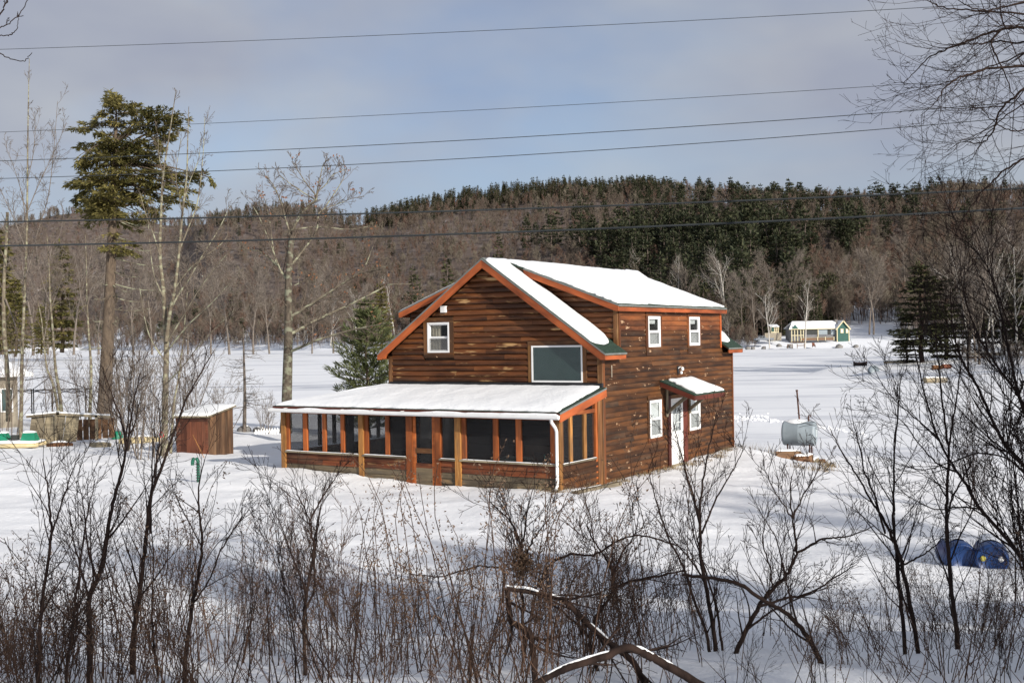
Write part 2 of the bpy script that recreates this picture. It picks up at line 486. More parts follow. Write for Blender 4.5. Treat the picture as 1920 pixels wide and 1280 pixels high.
MT['dark_green'] = simple('dark_green_paint', (0.012, 0.10, 0.062), 0.5, 0.25, 9)
MT['cream'] = simple('cream_hull', (0.55, 0.45, 0.26), 0.5, 0.12, 3)
MT['red'] = simple('red_plastic', (0.55, 0.03, 0.035), 0.45, 0.15, 5)
MT['yellow'] = simple('yellow_plastic', (0.55, 0.48, 0.10), 0.5, 0.15, 5)
MT['teal'] = simple('teal_cloth', (0.08, 0.36, 0.32), 0.9, 0.2, 8)
MT['wire'] = simple('power_cable', (0.035, 0.04, 0.042), 0.6, 0.3, 2)
MT['stone'] = simple('field_stone', (0.20, 0.19, 0.18), 0.9, 0.35, 5, 0.5)
MT['dry_grass'] = leaf_mat('dry_grass', (0.16, 0.115, 0.065), (0.33, 0.255, 0.15), 0.2)
MT['bark_oak'] = bark_mat('oak_bark', (0.05, 0.04, 0.031), (0.145, 0.118, 0.09), 8.0, (0.21, 0.21, 0.15))
MT['bark_limb'] = bark_mat('lichen_bark', (0.10, 0.08, 0.06), (0.22, 0.19, 0.14), 6.0, (0.33, 0.33, 0.23))
MT['bark_dark'] = bark_mat('dark_bark', (0.014, 0.009, 0.008), (0.050, 0.031, 0.024), 14.0)
MT['bark_red'] = bark_mat('red_twig_bark', (0.036, 0.021, 0.015), (0.125, 0.075, 0.052), 14.0)
MT['bark_hemlock'] = bark_mat('hemlock_bark', (0.065, 0.048, 0.036), (0.165, 0.125, 0.09), 7.0)
MT['bark_birch'] = bark_mat('pale_birch_bark', (0.11, 0.085, 0.06), (0.21, 0.18, 0.13), 10.0, (0.29, 0.28, 0.19))
MT['bark_white'] = bark_mat('white_birch_bark', (0.35, 0.32, 0.28), (0.62, 0.59, 0.54), 10.0)
MT['bark_grey'] = bark_mat('grey_bark', (0.10, 0.082, 0.068), (0.23, 0.195, 0.165), 9.0)
MT['bark_far'] = bark_mat('far_bark', (0.115, 0.088, 0.076), (0.20, 0.155, 0.135), 3.0)
MT['bark_brown'] = bark_mat('brown_twig', (0.105, 0.080, 0.062), (0.175, 0.140, 0.110), 3.0)
MT['twig_warm'] = bark_mat('warm_twig', (0.135, 0.082, 0.060), (0.20, 0.130, 0.098), 3.0)
MT['twig_tan'] = bark_mat('tan_twig', (0.15, 0.13, 0.095), (0.24, 0.205, 0.155), 3.0)
MT['needle_hem'] = leaf_mat('hemlock_needles', (0.065, 0.070, 0.024), (0.28, 0.235, 0.082), 0.3, 0.5)
MT['needle_pine'] = leaf_mat('pine_needles', (0.070, 0.092, 0.038), (0.23, 0.245, 0.11), 0.2, 0.5)
MT['needle_far'] = leaf_mat('far_needles', (0.028, 0.039, 0.023), (0.098, 0.102, 0.054), 0.15, 0.15)
MT['needle_dark'] = leaf_mat('dark_needles', (0.032, 0.042, 0.022), (0.098, 0.094, 0.042), 0.15, 0.3)
MT['oak_leaf'] = leaf_mat('dead_oak_leaf', (0.20, 0.085, 0.045), (0.36, 0.18, 0.095), 0.3)
MT['weed'] = leaf_mat('dead_weed', (0.10, 0.062, 0.040), (0.25, 0.165, 0.11), 0.2)
MT['cottage_green'] = simple('cottage_green', (0.04, 0.105, 0.088), 0.7, 0.1, 1.0)
MT['cottage_cream'] = simple('cottage_cream', (0.62, 0.55, 0.36), 0.7, 0.08, 1.0)
MT['dark_gap'] = simple('dark_opening', (0.035, 0.038, 0.036), 0.5, 0.2, 1)
MT['beige'] = simple('beige_siding', (0.30, 0.26, 0.20), 0.8, 0.12, 2)
MT['truck_paint'] = simple('truck_paint', (0.20, 0.22, 0.25), 0.35, 0.05, 1, 0, 0.3, 0.5)
MT['tyre'] = simple('tyre_rubber', (0.02, 0.02, 0.02), 0.9, 0.2, 4)
MT['boat_dark'] = simple('dark_hull', (0.022, 0.017, 0.016), 0.5, 0.3, 2)
MT['wood_red'] = simple('red_brown_wood', (0.16, 0.055, 0.03), 0.8, 0.3, 3)
MT['grey_wall'] = simple('grey_house_wall', (0.17, 0.17, 0.18), 0.8, 0.15, 0.6)

# hill ground: brown leaf litter showing through thin snow
m, nt, b, _ = new_mat('hill_ground')
v = coords(nt, 'World')
f = noise(nt, v, 0.11, 5, 0.6)
sepz = N(nt, "ShaderNodeSeparateXYZ"); nt.links.new(v, sepz.inputs[0])
hz = ramp(nt, math_(nt, 'DIVIDE', sepz.outputs[2], 40.0), [(0.22, (1, 1, 1)), (0.75, (0.0, 0.0, 0.0))])
k = math_(nt, 'ADD', math_(nt, 'MULTIPLY', f, 0.7), math_(nt, 'MULTIPLY', hz, 0.5))
nt.links.new(ramp(nt, k, [(0.36, (0.105, 0.075, 0.06)), (0.47, (0.18, 0.15, 0.135)), (0.62, (0.80, 0.82, 0.86))]), b.inputs['Base Color'])
b.inputs['Roughness'].default_value = 0.9
MT['hill'] = m

# ------------------------------------------------------------------ terrain
def lerp_tab(t, tab):
    return np.interp(t, [a for a, b in tab], [b for a, b in tab])

# ground heights (X, Y, height relative to the eye), read off where things stand
_cp = []
for X in (-9, -3, 3, 9):
    for Y, z in ((-6, -1.45), (1, -1.5), (5, -1.72), (8, -2.35), (12, -3.15), (16, -3.75), (20, -4.02), (25, -4.12)):
        _cp.append((X * (1 + Y * .04), Y, z))
_cp += [(-10.6, 34, -4.12), (-4, 32, -4.12), (-7.17, 35.09, -3.97), (-4.4, 33.4, -3.99), (-2.9, 32.4, -4.1), (1.2, 29.8, -4.06), (2.5, 31.9, -4.13),
        (3.4, 33.3, -4.16), (4.8, 35.5, -4.15), (5.9, 37.3, -4.1), (7.8, 40.3, -4.02), (8.6, 40.2, -4.1), (9.3, 41.2, -4.35), (5, 42, -4.1), (0, 44, -4.15),
        (11, 43, -5.10), (10.4, 40.2, -4.72), (9.7, 42, -4.72), (11.6, 41.2, -4.92), (12.6, 41.5, -5.0), (12.5, 38, -4.55), (11.0, 34, -4.3), (8, 34, -4.22), (6.5, 30, -4.12), (9, 20, -3.98), (16, 30, -4.3), (18, 38, -5.1), (30, 40, -5.5), (14, 47, -5.35), (26, 56, -5.9),
        (14, 60, -6.0), (2, 55, -4.9), (2, 64, -5.6), (0, 78, -6.3), (-11.5, 42.6, -4.25), (-12.8, 43, -4.2), (-11.1, 45, -4.42), (-8, 45, -4.35), (-20, 49, -4.33), (-15, 49, -4.3), (-26.6, 60, -4.15),
        (-13, 41.5, -4.1), (-20.6, 57, -4.15), (-11.8, 56, -4.5), (-13.7, 58, -4.46), (-12, 75, -5.35), (-25, 78, -5.2), (-12, 95, -6.3), (-32, 98, -6.2), (-45, 75, -4.4), (-22, 24, -3.9), (-28, 40, -4.1),
        (-60, 0, -1.2), (60, 0, -1.6), (60, 40, -5.4), (-60, 40, -3.6), (-70, 110, -3.6), (60, 110, -6.5), (-60, -30, -1.0), (60, -30, -1.0), (0, -30, -1.2), (30, 15, -2.8), (-30, 12, -2.5), (0, 130, -7), (-40, 130, -6.5), (60, 75, -6.3)]
_cp = np.array(_cp, float)
_sc = 20.0
def _k(r2): return np.where(r2 > 0, 0.5 * r2 * np.log(r2 + 1e-12), 0.0)
_P = _cp[:, :2] / _sc
_n = len(_P)
_A = np.zeros((_n + 3, _n + 3))
_A[:_n, :_n] = _k(((_P[:, None] - _P[None]) ** 2).sum(-1)) + np.eye(_n) * 4e-4
_A[:_n, _n] = 1; _A[:_n, _n + 1:] = _P; _A[_n:, :_n] = _A[:_n, _n:].T
_wt = np.linalg.solve(_A, np.concatenate([_cp[:, 2], np.zeros(3)]))
def ground_base(x, y):
    x = np.asarray(x, float); y = np.asarray(y, float)
    sh = x.shape
    q = np.stack([x.ravel(), y.ravel()], 1) / _sc
    out = np.empty(len(q))
    for i in range(0, len(q), 20000):
        qq = q[i:i + 20000]
        out[i:i + 20000] = _k(((qq[:, None] - _P[None]) ** 2).sum(-1)) @ _wt[:_n] + _wt[_n] + qq @ _wt[_n + 1:]
    return out.reshape(sh) + CAM_Z
def ground(x, y):
    x = np.asarray(x, float); y = np.asarray(y, float)
    z = ground_base(x, y)
    z = z + 0.11 * fbm(x * 0.35, y * 0.35, 3, 3) + 0.07 * fbm(x * 1.1 + y * .5, y * 1.9, 9, 3)
    near = np.clip((24 - y) / 10, 0, 1)
    z = z + near * (0.16 * fbm(x * 0.6, y * 0.9, 21, 3))
    return z
def gz(x, y): return float(ground(np.array([x]), np.array([y]))[0])
def on_ground(px, py, lo=4.0, hi=140.0):
    """where the sight line through a photo pixel meets the snow"""
    d = ray(px, py)
    Y = np.linspace(lo, hi, 1200)
    z = CAM_Z + d[2] / d[1] * Y - ground(d[0] / d[1] * Y, Y)
    i = np.argmax(z < 0)
    Yi = Y[i] if z[i] < 0 else hi
    return Vector((d[0] / d[1] * Yi, Yi, gz(d[0] / d[1] * Yi, Yi)))

def grid_mesh(name, xs, ys, fz, mat, smooth=True):
    Xg, Yg = np.meshgrid(xs, ys)
    Z = fz(Xg, Yg)
    V = np.stack([Xg, Yg, Z], -1).reshape(-1, 3)
    nx, ny = len(xs), len(ys)
    j, i = np.meshgrid(np.arange(ny - 1), np.arange(nx - 1), indexing='ij')
    a = (j * nx + i).ravel()
    q = np.stack([a, a + 1, a + nx + 1, a + nx], 1)
    mb = MB(); mb.addq(V, q, 0, smooth)
    return mb.build(name, mat)

xs = np.concatenate([np.arange(-95, -24, 1.5), np.arange(-24, 24, 0.24), np.arange(24, 62, 1.5)])
ys = np.concatenate([np.arange(-60, -4, 2.0), np.arange(-4, 50, 0.24), np.arange(50, 132, 1.2)])
tag(grid_mesh('snowy_ground', xs, ys, ground, MT['snow']), kind='structure')

# the wooded point on the right, beyond the near water
def point_shore(y):
    return np.where(y < 150, 40.5 + (150 - y) * 0.21, 40.5 + (y - 150) * 0.75)
def point_z(x, y):
    d = (x - point_shore(y) + 3 * fbm(y * 0.08, x * 0.0, 5, 3))
    d2 = np.minimum(d, y - 88)
    return np.where(d2 < 0, np.maximum(-0.6, d2 * 0.2), np.minimum(0.35 * d2, 0.6 + 0.055 * d2)) + np.clip(d2, 0, 1) * 0.25 * fbm(x * 0.2, y * 0.2, 8, 3)
tag(grid_mesh('snowy_point', np.arange(34, 150, 1.3), np.arange(84, 260, 1.5), point_z, MT['snow']), kind='structure')

# the frozen lake
mb = MB()
mb.add([(-3500, 20, 0.0), (3500, 20, 0.0), (3500, 4000, 0.0), (-3500, 4000, 0.0)], [(0, 1, 2, 3)])
tag(mb.build('frozen_lake', MT['lake']), kind='structure')

# hills around the lake: heights by bearing, measured along the shore and along the ridge
SHORE = [(-900, 661), (-200, 661), (0, 660), (150, 656.5), (300, 657), (600, 657), (720, 656), (1000, 655), (1400, 655), (1600, 652), (1920, 648), (2800, 640)]
RIDGE = [(-900, 440), (-200, 420), (0, 416), (60, 402), (110, 390), (160, 385), (230, 394), (325, 411), (375, 406), (475, 388), (560, 382), (590, 388), (650, 403), (700, 402), (740, 393), (790, 378), (890, 360),
         (1000, 347), (1040, 342), (1120, 341), (1200, 337), (1240, 338), (1340, 342), (1420, 352), (1500, 352), (1600, 357), (1700, 359), (1760, 348), (1830, 347), (1920, 352), (2200, 350), (2800, 380)]
RDIST = [(-900, 1900), (330, 1900), (400, 1450), (640, 1400), (760, 1350), (1200, 1250), (1400, 950), (1700, 850), (2800, 850)]
def shore_y(px):
    return CAM_Z * F / np.maximum(6.0, lerp_tab(px, SHORE) - (633.1 - 0.016798 * (px - 960)))
def ridge_y(px): return lerp_tab(px, RDIST)
def ridge_z(px):
    Y = ridge_y(px)
    return CAM_Z + (633.1 - 0.016798 * (px - 960) - lerp_tab(px, RIDGE) ) / F * Y - np.interp(px, [-900, 440, 690, 1040, 1150, 1700, 1800], [9, 12, 13, 14, 17, 17, 13])
def far_z(x, y):
    px = 960 + F * np.asarray(x) / np.asarray(y)
    s = shore_y(px); r = ridge_y(px)
    t = (y - s) / (r - s)
    tt = np.clip(t, 0, 1)
    rz = ridge_z(px)
    # a low bank at the water, a gentle apron, then the slope
    bank = np.clip((y - s) / 14.0, 0, 1) * 2.6
    prof = 0.16 * tt + 0.84 * tt * tt * (3 - 2 * tt) * (0.55 + 0.45 * tt)
    z = bank + (rz - 2.6) * prof
    z = z + np.clip(tt * 4, 0, 1) * np.clip((1 - tt) * 4, 0, 1) * 9.0 * fbm(np.asarray(x) * 0.006, np.asarray(y) * 0.006, 31, 3)
    z = np.where(t < 0, -0.7, z)
    z = np.where(t > 1, rz - (y - r) * 0.10, z)
    return z
# a fan of rows so that near and far slopes are equally fine
pxs = np.arange(-880, 2800, 12.0); ts = np.concatenate([[-0.02], np.linspace(0, 0.06, 10), np.linspace(0.08, 1.25, 50)])
PX, TT = np.meshgrid(pxs, ts)
sY = shore_y(PX); rY = ridge_y(PX)
YY = sY + TT * (rY - sY); XX = (PX - 960) / F * YY
V = np.stack([XX, YY, far_z(XX, YY)], -1).reshape(-1, 3)
nx, ny = len(pxs), len(ts)
j, i = np.meshgrid(np.arange(ny - 1), np.arange(nx - 1), indexing='ij')
a = (j * nx + i).ravel()
mb = MB(); mb.addq(V, np.stack([a, a + 1, a + nx + 1, a + nx], 1), 0, True)
tag(mb.build('wooded_hills', MT['hill']), kind='structure')

# ------------------------------------------------------------------ plant generators
def _norm(v):
    l = math.sqrt(v[0] ** 2 + v[1] ** 2 + v[2] ** 2) or 1e-9
    return (v[0] / l, v[1] / l, v[2] / l)
def _perp(d, rng, ang):
    """a direction tilted from d by ang at a random roll"""
    a = rng.uniform(0, 2 * math.pi)
    ref = (0, 0, 1) if abs(d[2]) < 0.9 else (1, 0, 0)
    u = _norm((d[1] * ref[2] - d[2] * ref[1], d[2] * ref[0] - d[0] * ref[2], d[0] * ref[1] - d[1] * ref[0]))
    w = (d[1] * u[2] - d[2] * u[1], d[2] * u[0] - d[0] * u[2], d[0] * u[1] - d[1] * u[0])
    ca, sa = math.cos(ang), math.sin(ang)
    c, s = math.cos(a), math.sin(a)
    return _norm(tuple(d[k] * ca + (u[k] * c + w[k] * s) * sa for k in range(3)))
def branch(chains, p, d, L, r, level, rng, spec, tips=None):
    """spec per level: (segments, wander, up-pull, children, child angle, child length, start fraction)"""
    seg, wan, upp, nch, cang, clen, st = spec[level]
    pts = [tuple(p)]; rad = [r]
    step = L / seg
    dirs = []
    for i in range(seg):
        d = _norm((d[0] + rng.gauss(0, wan), d[1] + rng.gauss(0, wan), d[2] + rng.gauss(0, wan) + upp))
        dirs.append(d)
        q = pts[-1]
        pts.append((q[0] + d[0] * step, q[1] + d[1] * step, q[2] + d[2] * step))
        rad.append(r * (1 - 0.80 * (i + 1) / seg))
    chains.append((level, pts, rad))
    if tips is not None and level >= len(spec) - 2: tips.append((pts[-1], d))
    if level + 1 < len(spec):
        n = nch if isinstance(nch, int) else rng.randint(*nch)
        for c in range(n):
            f = st + (1 - st) * (c + rng.random() * 0.9) / n
            f = min(f, 0.98)
            k = min(int(f * seg), seg - 1); fr = f * seg - k
            q0, q1 = pts[k], pts[k + 1]
            q = tuple(q0[m_] * (1 - fr) + q1[m_] * fr for m_ in range(3))
            dd = _perp(dirs[k], rng, rng.gauss(cang, cang * 0.22))
            rr = (rad[k] * (1 - fr) + rad[k + 1] * fr)
            branch(chains, q, dd, L * clen * (1.08 - 0.62 * f) * rng.uniform(0.65, 1.25), rr * rng.uniform(0.42, 0.66), level + 1, rng, spec, tips)
def chains_to(mb, chains, sides=(8, 5, 4, 3, 3, 3), mat=0, rmin=0.0):
    by = {}
    for lv, pts, rad in chains: by.setdefault(sides[min(lv, len(sides) - 1)], []).append((pts, [max(r, rmin) for r in rad]))
    for s, cs in by.items(): tubes(mb, cs, s, mat)

def conifer_meshes(name, seed, H, base, Rmax, whorls, per, tuft, mats, shape='pine', gap=0.0, tri=8, droop=-0.1, lean=0.0, wd_=0.42):
    """two meshes: trunk with boughs, and the needles as many small sprays"""
    rng = random.Random(seed); nr = np.random.RandomState(seed)
    tr = MB(); cr = MB()
    npt = 9
    tp = [(lean * H * (i / npt) ** 2 + 0.01 * H * math.sin(i * 1.7 + seed), 0.008 * H * math.cos(i * 2.1), H * i / npt) for i in range(npt + 1)]
    r0 = H * 0.019
    tubes(tr, [(tp, [r0 * (1 - 0.93 * i / npt) + 0.01 for i in range(npt + 1)])], 7)
    ch = []; C = []; A = []; B = []
    for w in range(whorls):
        f = (w + 0.5 * rng.random()) / whorls
        z = H * (base + (1 - base) * f)
        if rng.random() < gap: continue
        prof = {'pine': (1 - f) ** 0.6 * (0.55 + 0.45 * math.sin(min(1, f * 2.2) * math.pi / 2)), 'spruce': (1 - f) ** 0.95, 'hemlock': (1 - f) ** 0.75 * (0.5 + 0.5 * min(1, f * 3))}[shape]
        R = Rmax * max(0.10, prof)
        k = int(f * 0 + (base + (1 - base) * f) * npt); k = min(k, npt - 1)
        tx = np.interp(z, [p[2] for p in tp], [p[0] for p in tp]); ty = np.interp(z, [p[2] for p in tp], [p[1] for p in tp])
        n = rng.randint(max(3, per - 1), per + 1)
        a0 = rng.uniform(0, 6.28)
        for b_ in range(n):
            a = a0 + 6.283 * b_ / n + rng.gauss(0, 0.3)
            L = R * rng.uniform(0.55, 1.18)
            d = (math.cos(a), math.sin(a), {'pine': 0.30 - 0.2 * (1 - f), 'spruce': -0.05 + 0.35 * f, 'hemlock': 0.05 + 0.3 * f}[shape])
            pts = [(tx, ty, z)]
            for s in range(4):
                q = pts[-1]; st = L / 4
                pts.append((q[0] + d[0] * st, q[1] + d[1] * st, q[2] + d[2] * st))
                d = _norm((d[0] + rng.gauss(0, .1), d[1] + rng.gauss(0, .1), d[2] + droop + (0.10 if s > 1 and shape != 'hemlock' else 0)))
            ch.append((1, pts, [max(0.012, r0 * 0.22 * (1 - f)) * (1 - s / 4.6) for s in range(5)]))
            P = np.array(pts)
            m_ = max(3, int(tri * (0.4 + L / Rmax)))
            t = nr.uniform(0.18, 1.02, m_) * 4; i0 = np.minimum(t.astype(int), 3); fr = (t - i0)[:, None]
            c = P[i0] * (1 - fr) + P[i0 + 1] * fr
            side = np.stack([-np.full(m_, math.sin(a)), np.full(m_, math.cos(a)), np.zeros(m_)], 1)
            sg = nr.choice([-1, 1], m_)[:, None]
            wd = L * 0.22 * (1.15 - t[:, None] / 4)
            c = c + side * sg * wd * nr.uniform(0, 1, (m_, 1)) + nr.normal(0, 0.03 * H / 10, (m_, 3))
            out = np.array([math.cos(a), math.sin(a), 0.0])
            upv = {'pine': 0.55, 'spruce': 0.05, 'hemlock': -0.15}[shape]
            ln = tuft * nr.uniform(0.6, 1.4, (m_, 1))
            bdir = out * 0.7 + side * sg * 0.75 + np.array([0, 0, upv]) + nr.normal(0, 0.3, (m_, 3))
            bdir /= np.linalg.norm(bdir, axis=1, keepdims=True)
            adir = np.cross(bdir, np.array([0, 0, 1.0]) + nr.normal(0, 0.45, (m_, 3)))
            adir /= np.linalg.norm(adir, axis=1, keepdims=True) + 1e-6
            C.append(c); A.append(adir * ln * wd_); B.append(bdir * ln)
    # leader
    m_ = 6
    C.append(np.tile(np.array(tp[-1]) - [0, 0, H * 0.02], (m_, 1)) + nr.normal(0, 0.01 * H, (m_, 3))); bd = nr.normal(0, 0.3, (m_, 3)) + [0, 0, 1]
    B.append(bd * tuft * 0.9); ad = np.cross(bd, nr.normal(0, 1, (m_, 3))); ad /= np.linalg.norm(ad, axis=1, keepdims=True); A.append(ad * tuft * 0.22)
    chains_to(tr, ch, (7, 4, 3))
    quads_cloud(cr, np.concatenate(C), np.concatenate(A), np.concatenate(B), 0)
    return mesh_of(tr, name + '_trunk', mats[0]), mesh_of(cr, name + '_crown', mats[1])

def join_meshes(name, mes):
    mb = MB(); mats = []
    for me in mes:
        V = np.empty(len(me.vertices) * 3, np.float32); me.vertices.foreach_get('co', V)
        n = len(me.polygons); st = np.empty(n, np.int32); ct = np.empty(n, np.int32); me.polygons.foreach_get('loop_start', st); me.polygons.foreach_get('loop_total', ct)
        li = np.empty(len(me.loops), np.int32); me.loops.foreach_get('vertex_index', li)
        base = mb.n; mi = len(mats); mats.append(me.materials[0])
        mb.V.append(V.reshape(-1, 3)); mb.n += len(V) // 3
        for k in np.unique(ct):
            s = st[ct == k]
            mb.Fc.append((li[s[:, None] + np.arange(k)[None]] + base, mi, False))
    return mesh_of(mb, name, mats)

def bare_meshes(name, seed, H, mats, twigs=260, spread=0.42, form='oval', rtw=0.03, trunk_r=0.012):
    """far bare tree: trunk with limbs, and a haze of real twigs (thin blades)"""
    rng = random.Random(seed); nr = np.random.RandomState(seed)
    tr = MB(); ch = []; tips = []
    spec = [(7, 0.05, 0.03, (9, 13), 0.62, 0.42, 0.28), (5, 0.12, 0.10, (5, 7), 0.6, 0.5, 0.2), (4, 0.15, 0.05, 0, 0, 0, 0)]
    branch(ch, (0, 0, -0.4), (rng.gauss(0, .04), rng.gauss(0, .04), 1), H * 0.93, H * trunk_r, 0, rng, spec)
    chains_to(tr, ch, (6, 4, 3), 0, 0.018)
    src = [(p, l) for l, pts, rad in ch if l >= 1 for p in pts[1:]]
    P = np.array([s[0] for s in src]); idx = nr.randint(0, len(P), twigs)
    c = P[idx] + nr.normal(0, 0.012 * H, (twigs, 3))
    out = c.copy(); out[:, 2] = 0; out /= np.linalg.norm(out, axis=1, keepdims=True) + 1e-6
    bd = out * 0.6 + np.array([0, 0, 0.75]) + nr.normal(0, 0.42, (twigs, 3)); bd /= np.linalg.norm(bd, axis=1, keepdims=True)
    ln = H * 0.085 * nr.uniform(0.5, 1.5, (twigs, 1))
    ad = np.cross(bd, nr.normal(0, 1, (twigs, 3))); ad /= np.linalg.norm(ad, axis=1, keepdims=True) + 1e-6
    tw = MB()
    # every spray: a thin blade and two side blades
    tris_cloud(tw, c, ad * rtw, bd * ln)
    for s in (-1, 1):
        b2 = bd + ad * s * 0.8 + nr.normal(0, 0.15, (twigs, 3)); b2 /= np.linalg.norm(b2, axis=1, keepdims=True)
        a2 = np.cross(b2, nr.normal(0, 1, (twigs, 3))); a2 /= np.linalg.norm(a2, axis=1, keepdims=True) + 1e-6
        tris_cloud(tw, c + bd * ln * nr.uniform(0.25, 0.6, (twigs, 1)), a2 * rtw * 0.8, b2 * ln * 0.65)
    return mesh_of(tr, name + '_trunk', mats[0]), mesh_of(tw, name + '_crown', mats[1])

# ------------------------------------------------------------------ woods on the hills
FAR_PINE = [conifer_meshes('far_pine', 100 + s, 20, 0.22, 4.6, 13, 6, 1.35, (MT['bark_far'], MT['needle_far']), 'pine', 0.08, 9, -0.03) for s in range(4)]
FAR_SPRUCE = [conifer_meshes('far_spruce', 200 + s, 15, 0.08, 2.6, 15, 6, 0.95, (MT['bark_far'], MT['needle_dark']), 'spruce', 0.03, 7, -0.06) for s in range(3)]
FAR_BARE = [bare_meshes('far_bare', 300 + s, 15, (MT['bark_far'], MT[('bark_brown', 'twig_warm', 'bark_brown', 'twig_tan')[s]]), 330, rtw=0.055) for s in range(4)]
FAR_PALE = [bare_meshes('far_pale', 340 + s, 14, (MT['bark_white'], MT['bark_grey']), 150, rtw=0.04, trunk_r=0.012) for s in range(2)]

def scatter(name, label, pts, meshes, kind='stuff'):
    """pts: (x, y, z, scale, turn) rows; one object of kind stuff that repeats the given meshes over its points"""
    pts = np.array(pts, float)
    me = bpy.data.meshes.new(name)
    me.vertices.add(len(pts)); me.vertices.foreach_set('co', pts[:, :3].astype(np.float32).ravel())
    for an, col in (('size', pts[:, 3]), ('turn', pts[:, 4])):
        at = me.attributes.new(an, 'FLOAT', 'POINT'); at.data.foreach_set('value', col.astype(np.float32))
    o = bpy.data.objects.new(name, me); COL.objects.link(o)
    ng = bpy.data.node_groups.new(name, 'GeometryNodeTree')
    ng.interface.new_socket('Geometry', in_out='INPUT', socket_type='NodeSocketGeometry')
    ng.interface.new_socket('Geometry', in_out='OUTPUT', socket_type='NodeSocketGeometry')
    nd = ng.nodes; L = ng.links
    gi = nd.new('NodeGroupInput'); go = nd.new('NodeGroupOutput'); ip = nd.new('GeometryNodeInstanceOnPoints')
    jj = nd.new('GeometryNodeJoinGeometry')
    for mm in meshes:
        po = bpy.data.objects.new(name + '_kind', mm)     # only a source of geometry, never in the scene itself
        oi = nd.new('GeometryNodeObjectInfo'); oi.inputs['Object'].default_value = po; oi.inputs['As Instance'].default_value = True
        L.new(oi.outputs['Geometry'], jj.inputs[0])
    s1 = nd.new('GeometryNodeInputNamedAttribute'); s1.data_type = 'FLOAT'; s1.inputs[0].default_value = 'size'
    s2 = nd.new('GeometryNodeInputNamedAttribute'); s2.data_type = 'FLOAT'; s2.inputs[0].default_value = 'turn'
    cx = nd.new('ShaderNodeCombineXYZ'); L.new(s2.outputs[0], cx.inputs[2])
    rv = nd.new('FunctionNodeRandomValue'); rv.data_type = 'INT'; rv.inputs[4].default_value = 0; rv.inputs[5].default_value = len(meshes) - 1
    L.new(gi.outputs[0], ip.inputs['Points']); L.new(jj.outputs[0], ip.inputs['Instance'])
    ip.inputs['Pick Instance'].default_value = True
    L.new(rv.outputs[2], ip.inputs['Instance Index'])
    L.new(cx.outputs[0], ip.inputs['Rotation']); L.new(s1.outputs[0], ip.inputs['Scale'])
    L.new(ip.outputs[0], go.inputs[0])
    md = o.modifiers.new('scatter', 'NODES'); md.node_group = ng
    tag(o, label, None, None, kind)
    return o

rs = np.random.RandomState(5)
def hill_points(n, px0, px1, t0, t1, keep=None, power=1.0):
    px = rs.uniform(px0, px1, n); t = t0 + (t1 - t0) * rs.uniform(0, 1, n) ** power
    s = shore_y(px); y = s + t * (ridge_y(px) - s); x = (px - 960) / F * y
    if keep is not None:
        k = keep(px, t); px, t, y, x = px[k], t[k], y[k], x[k]
    return px, t, x, y, far_z(x, y)
def clearing(px, t, y):
    """open snow behind the cottage and along the water"""
    a = (px > 1385) & (px < 1700) & (y < 432 + 0 * px)
    b = (px > 1535) & (px < 1690) & (y < 468)
    return a | b
def mkpts(n, px0, px1, t0, t1, smin, smax, power=1.0, keep=None):
    px, t, x, y, z = hill_points(n, px0, px1, t0, t1, keep, power)
    ok = ~clearing(px, t, y)
    sc = rs.uniform(smin, smax, len(x)); tu = rs.uniform(0, 6.28, len(x))
    return np.stack([x, y, z - 0.3, sc, tu], 1)[ok]
bare = np.concatenate([mkpts(7000, -300, 2250, 0.03, 1.02, 0.75, 1.15, 1.0, lambda px, t: (t < .90) | (px > 1240) | (px < 690) | (rs.uniform(0, 1, len(px)) < .45)), mkpts(2600, -300, 2250, 0.02, 0.25, 0.65, 1.0, 1.0)])
scatter('bare_woods', 'brown leafless woods covering the hillside beyond the frozen lake', bare, [join_meshes('far_bare_tree', m_) for m_ in FAR_BARE])
pale = mkpts(500, -300, 2250, 0.01, 0.5, 0.6, 0.95, 1.4)
scatter('birch_woods', 'pale trunked leafless trees scattered through the lower hillside woods', pale, [join_meshes('far_pale_tree', m_) for m_ in FAR_PALE])
def stand(px, t):
    top = np.interp(px, [960, 1110, 1250, 1420, 1560, 1700, 1800], [0.6, 0.8, 1, 1, 1, 1, 1])
    low = np.interp(px, [1060, 1110, 1200, 1330, 1480, 1560, 1700, 1800], [0.45, 0.30, 0.22, 0.15, 0.24, 0.5, 0.62, 0.8])
    den = np.interp(px, [960, 1080, 1190, 1480, 1560, 1800], [0.06, 0.3, 1, 0.9, 0.6, 0.45])
    pat = 1.6 * fbm(px * 0.016, t * 7.0, 71, 3)
    return (t < top + 0.10 * pat) & (t > low + 0.22 * pat) & (rs.uniform(0, 1, len(px)) < den * np.clip(0.85 + 0.9 * pat, 0.05, 1))
pines = np.concatenate([mkpts(1000, 960, 1860, 0.45, 1.0, 0.7, 1.1, 1.0, stand), mkpts(660, 980, 1620, 0.12, 0.55, 1.0, 1.75, 1.0, stand), mkpts(130, -250, 1050, 0.05, 0.9, 0.5, 0.8), mkpts(60, -200, 480, 0.02, 0.5, 0.7, 1.05),
                        mkpts(40, 1800, 2300, 0.1, 1.0, 0.7, 1.0)])
scatter('pine_woods', 'dark green pine woods on the shoulder of the hill beyond the lake', pines, [join_meshes('far_pine_tree', m_) for m_ in FAR_PINE])
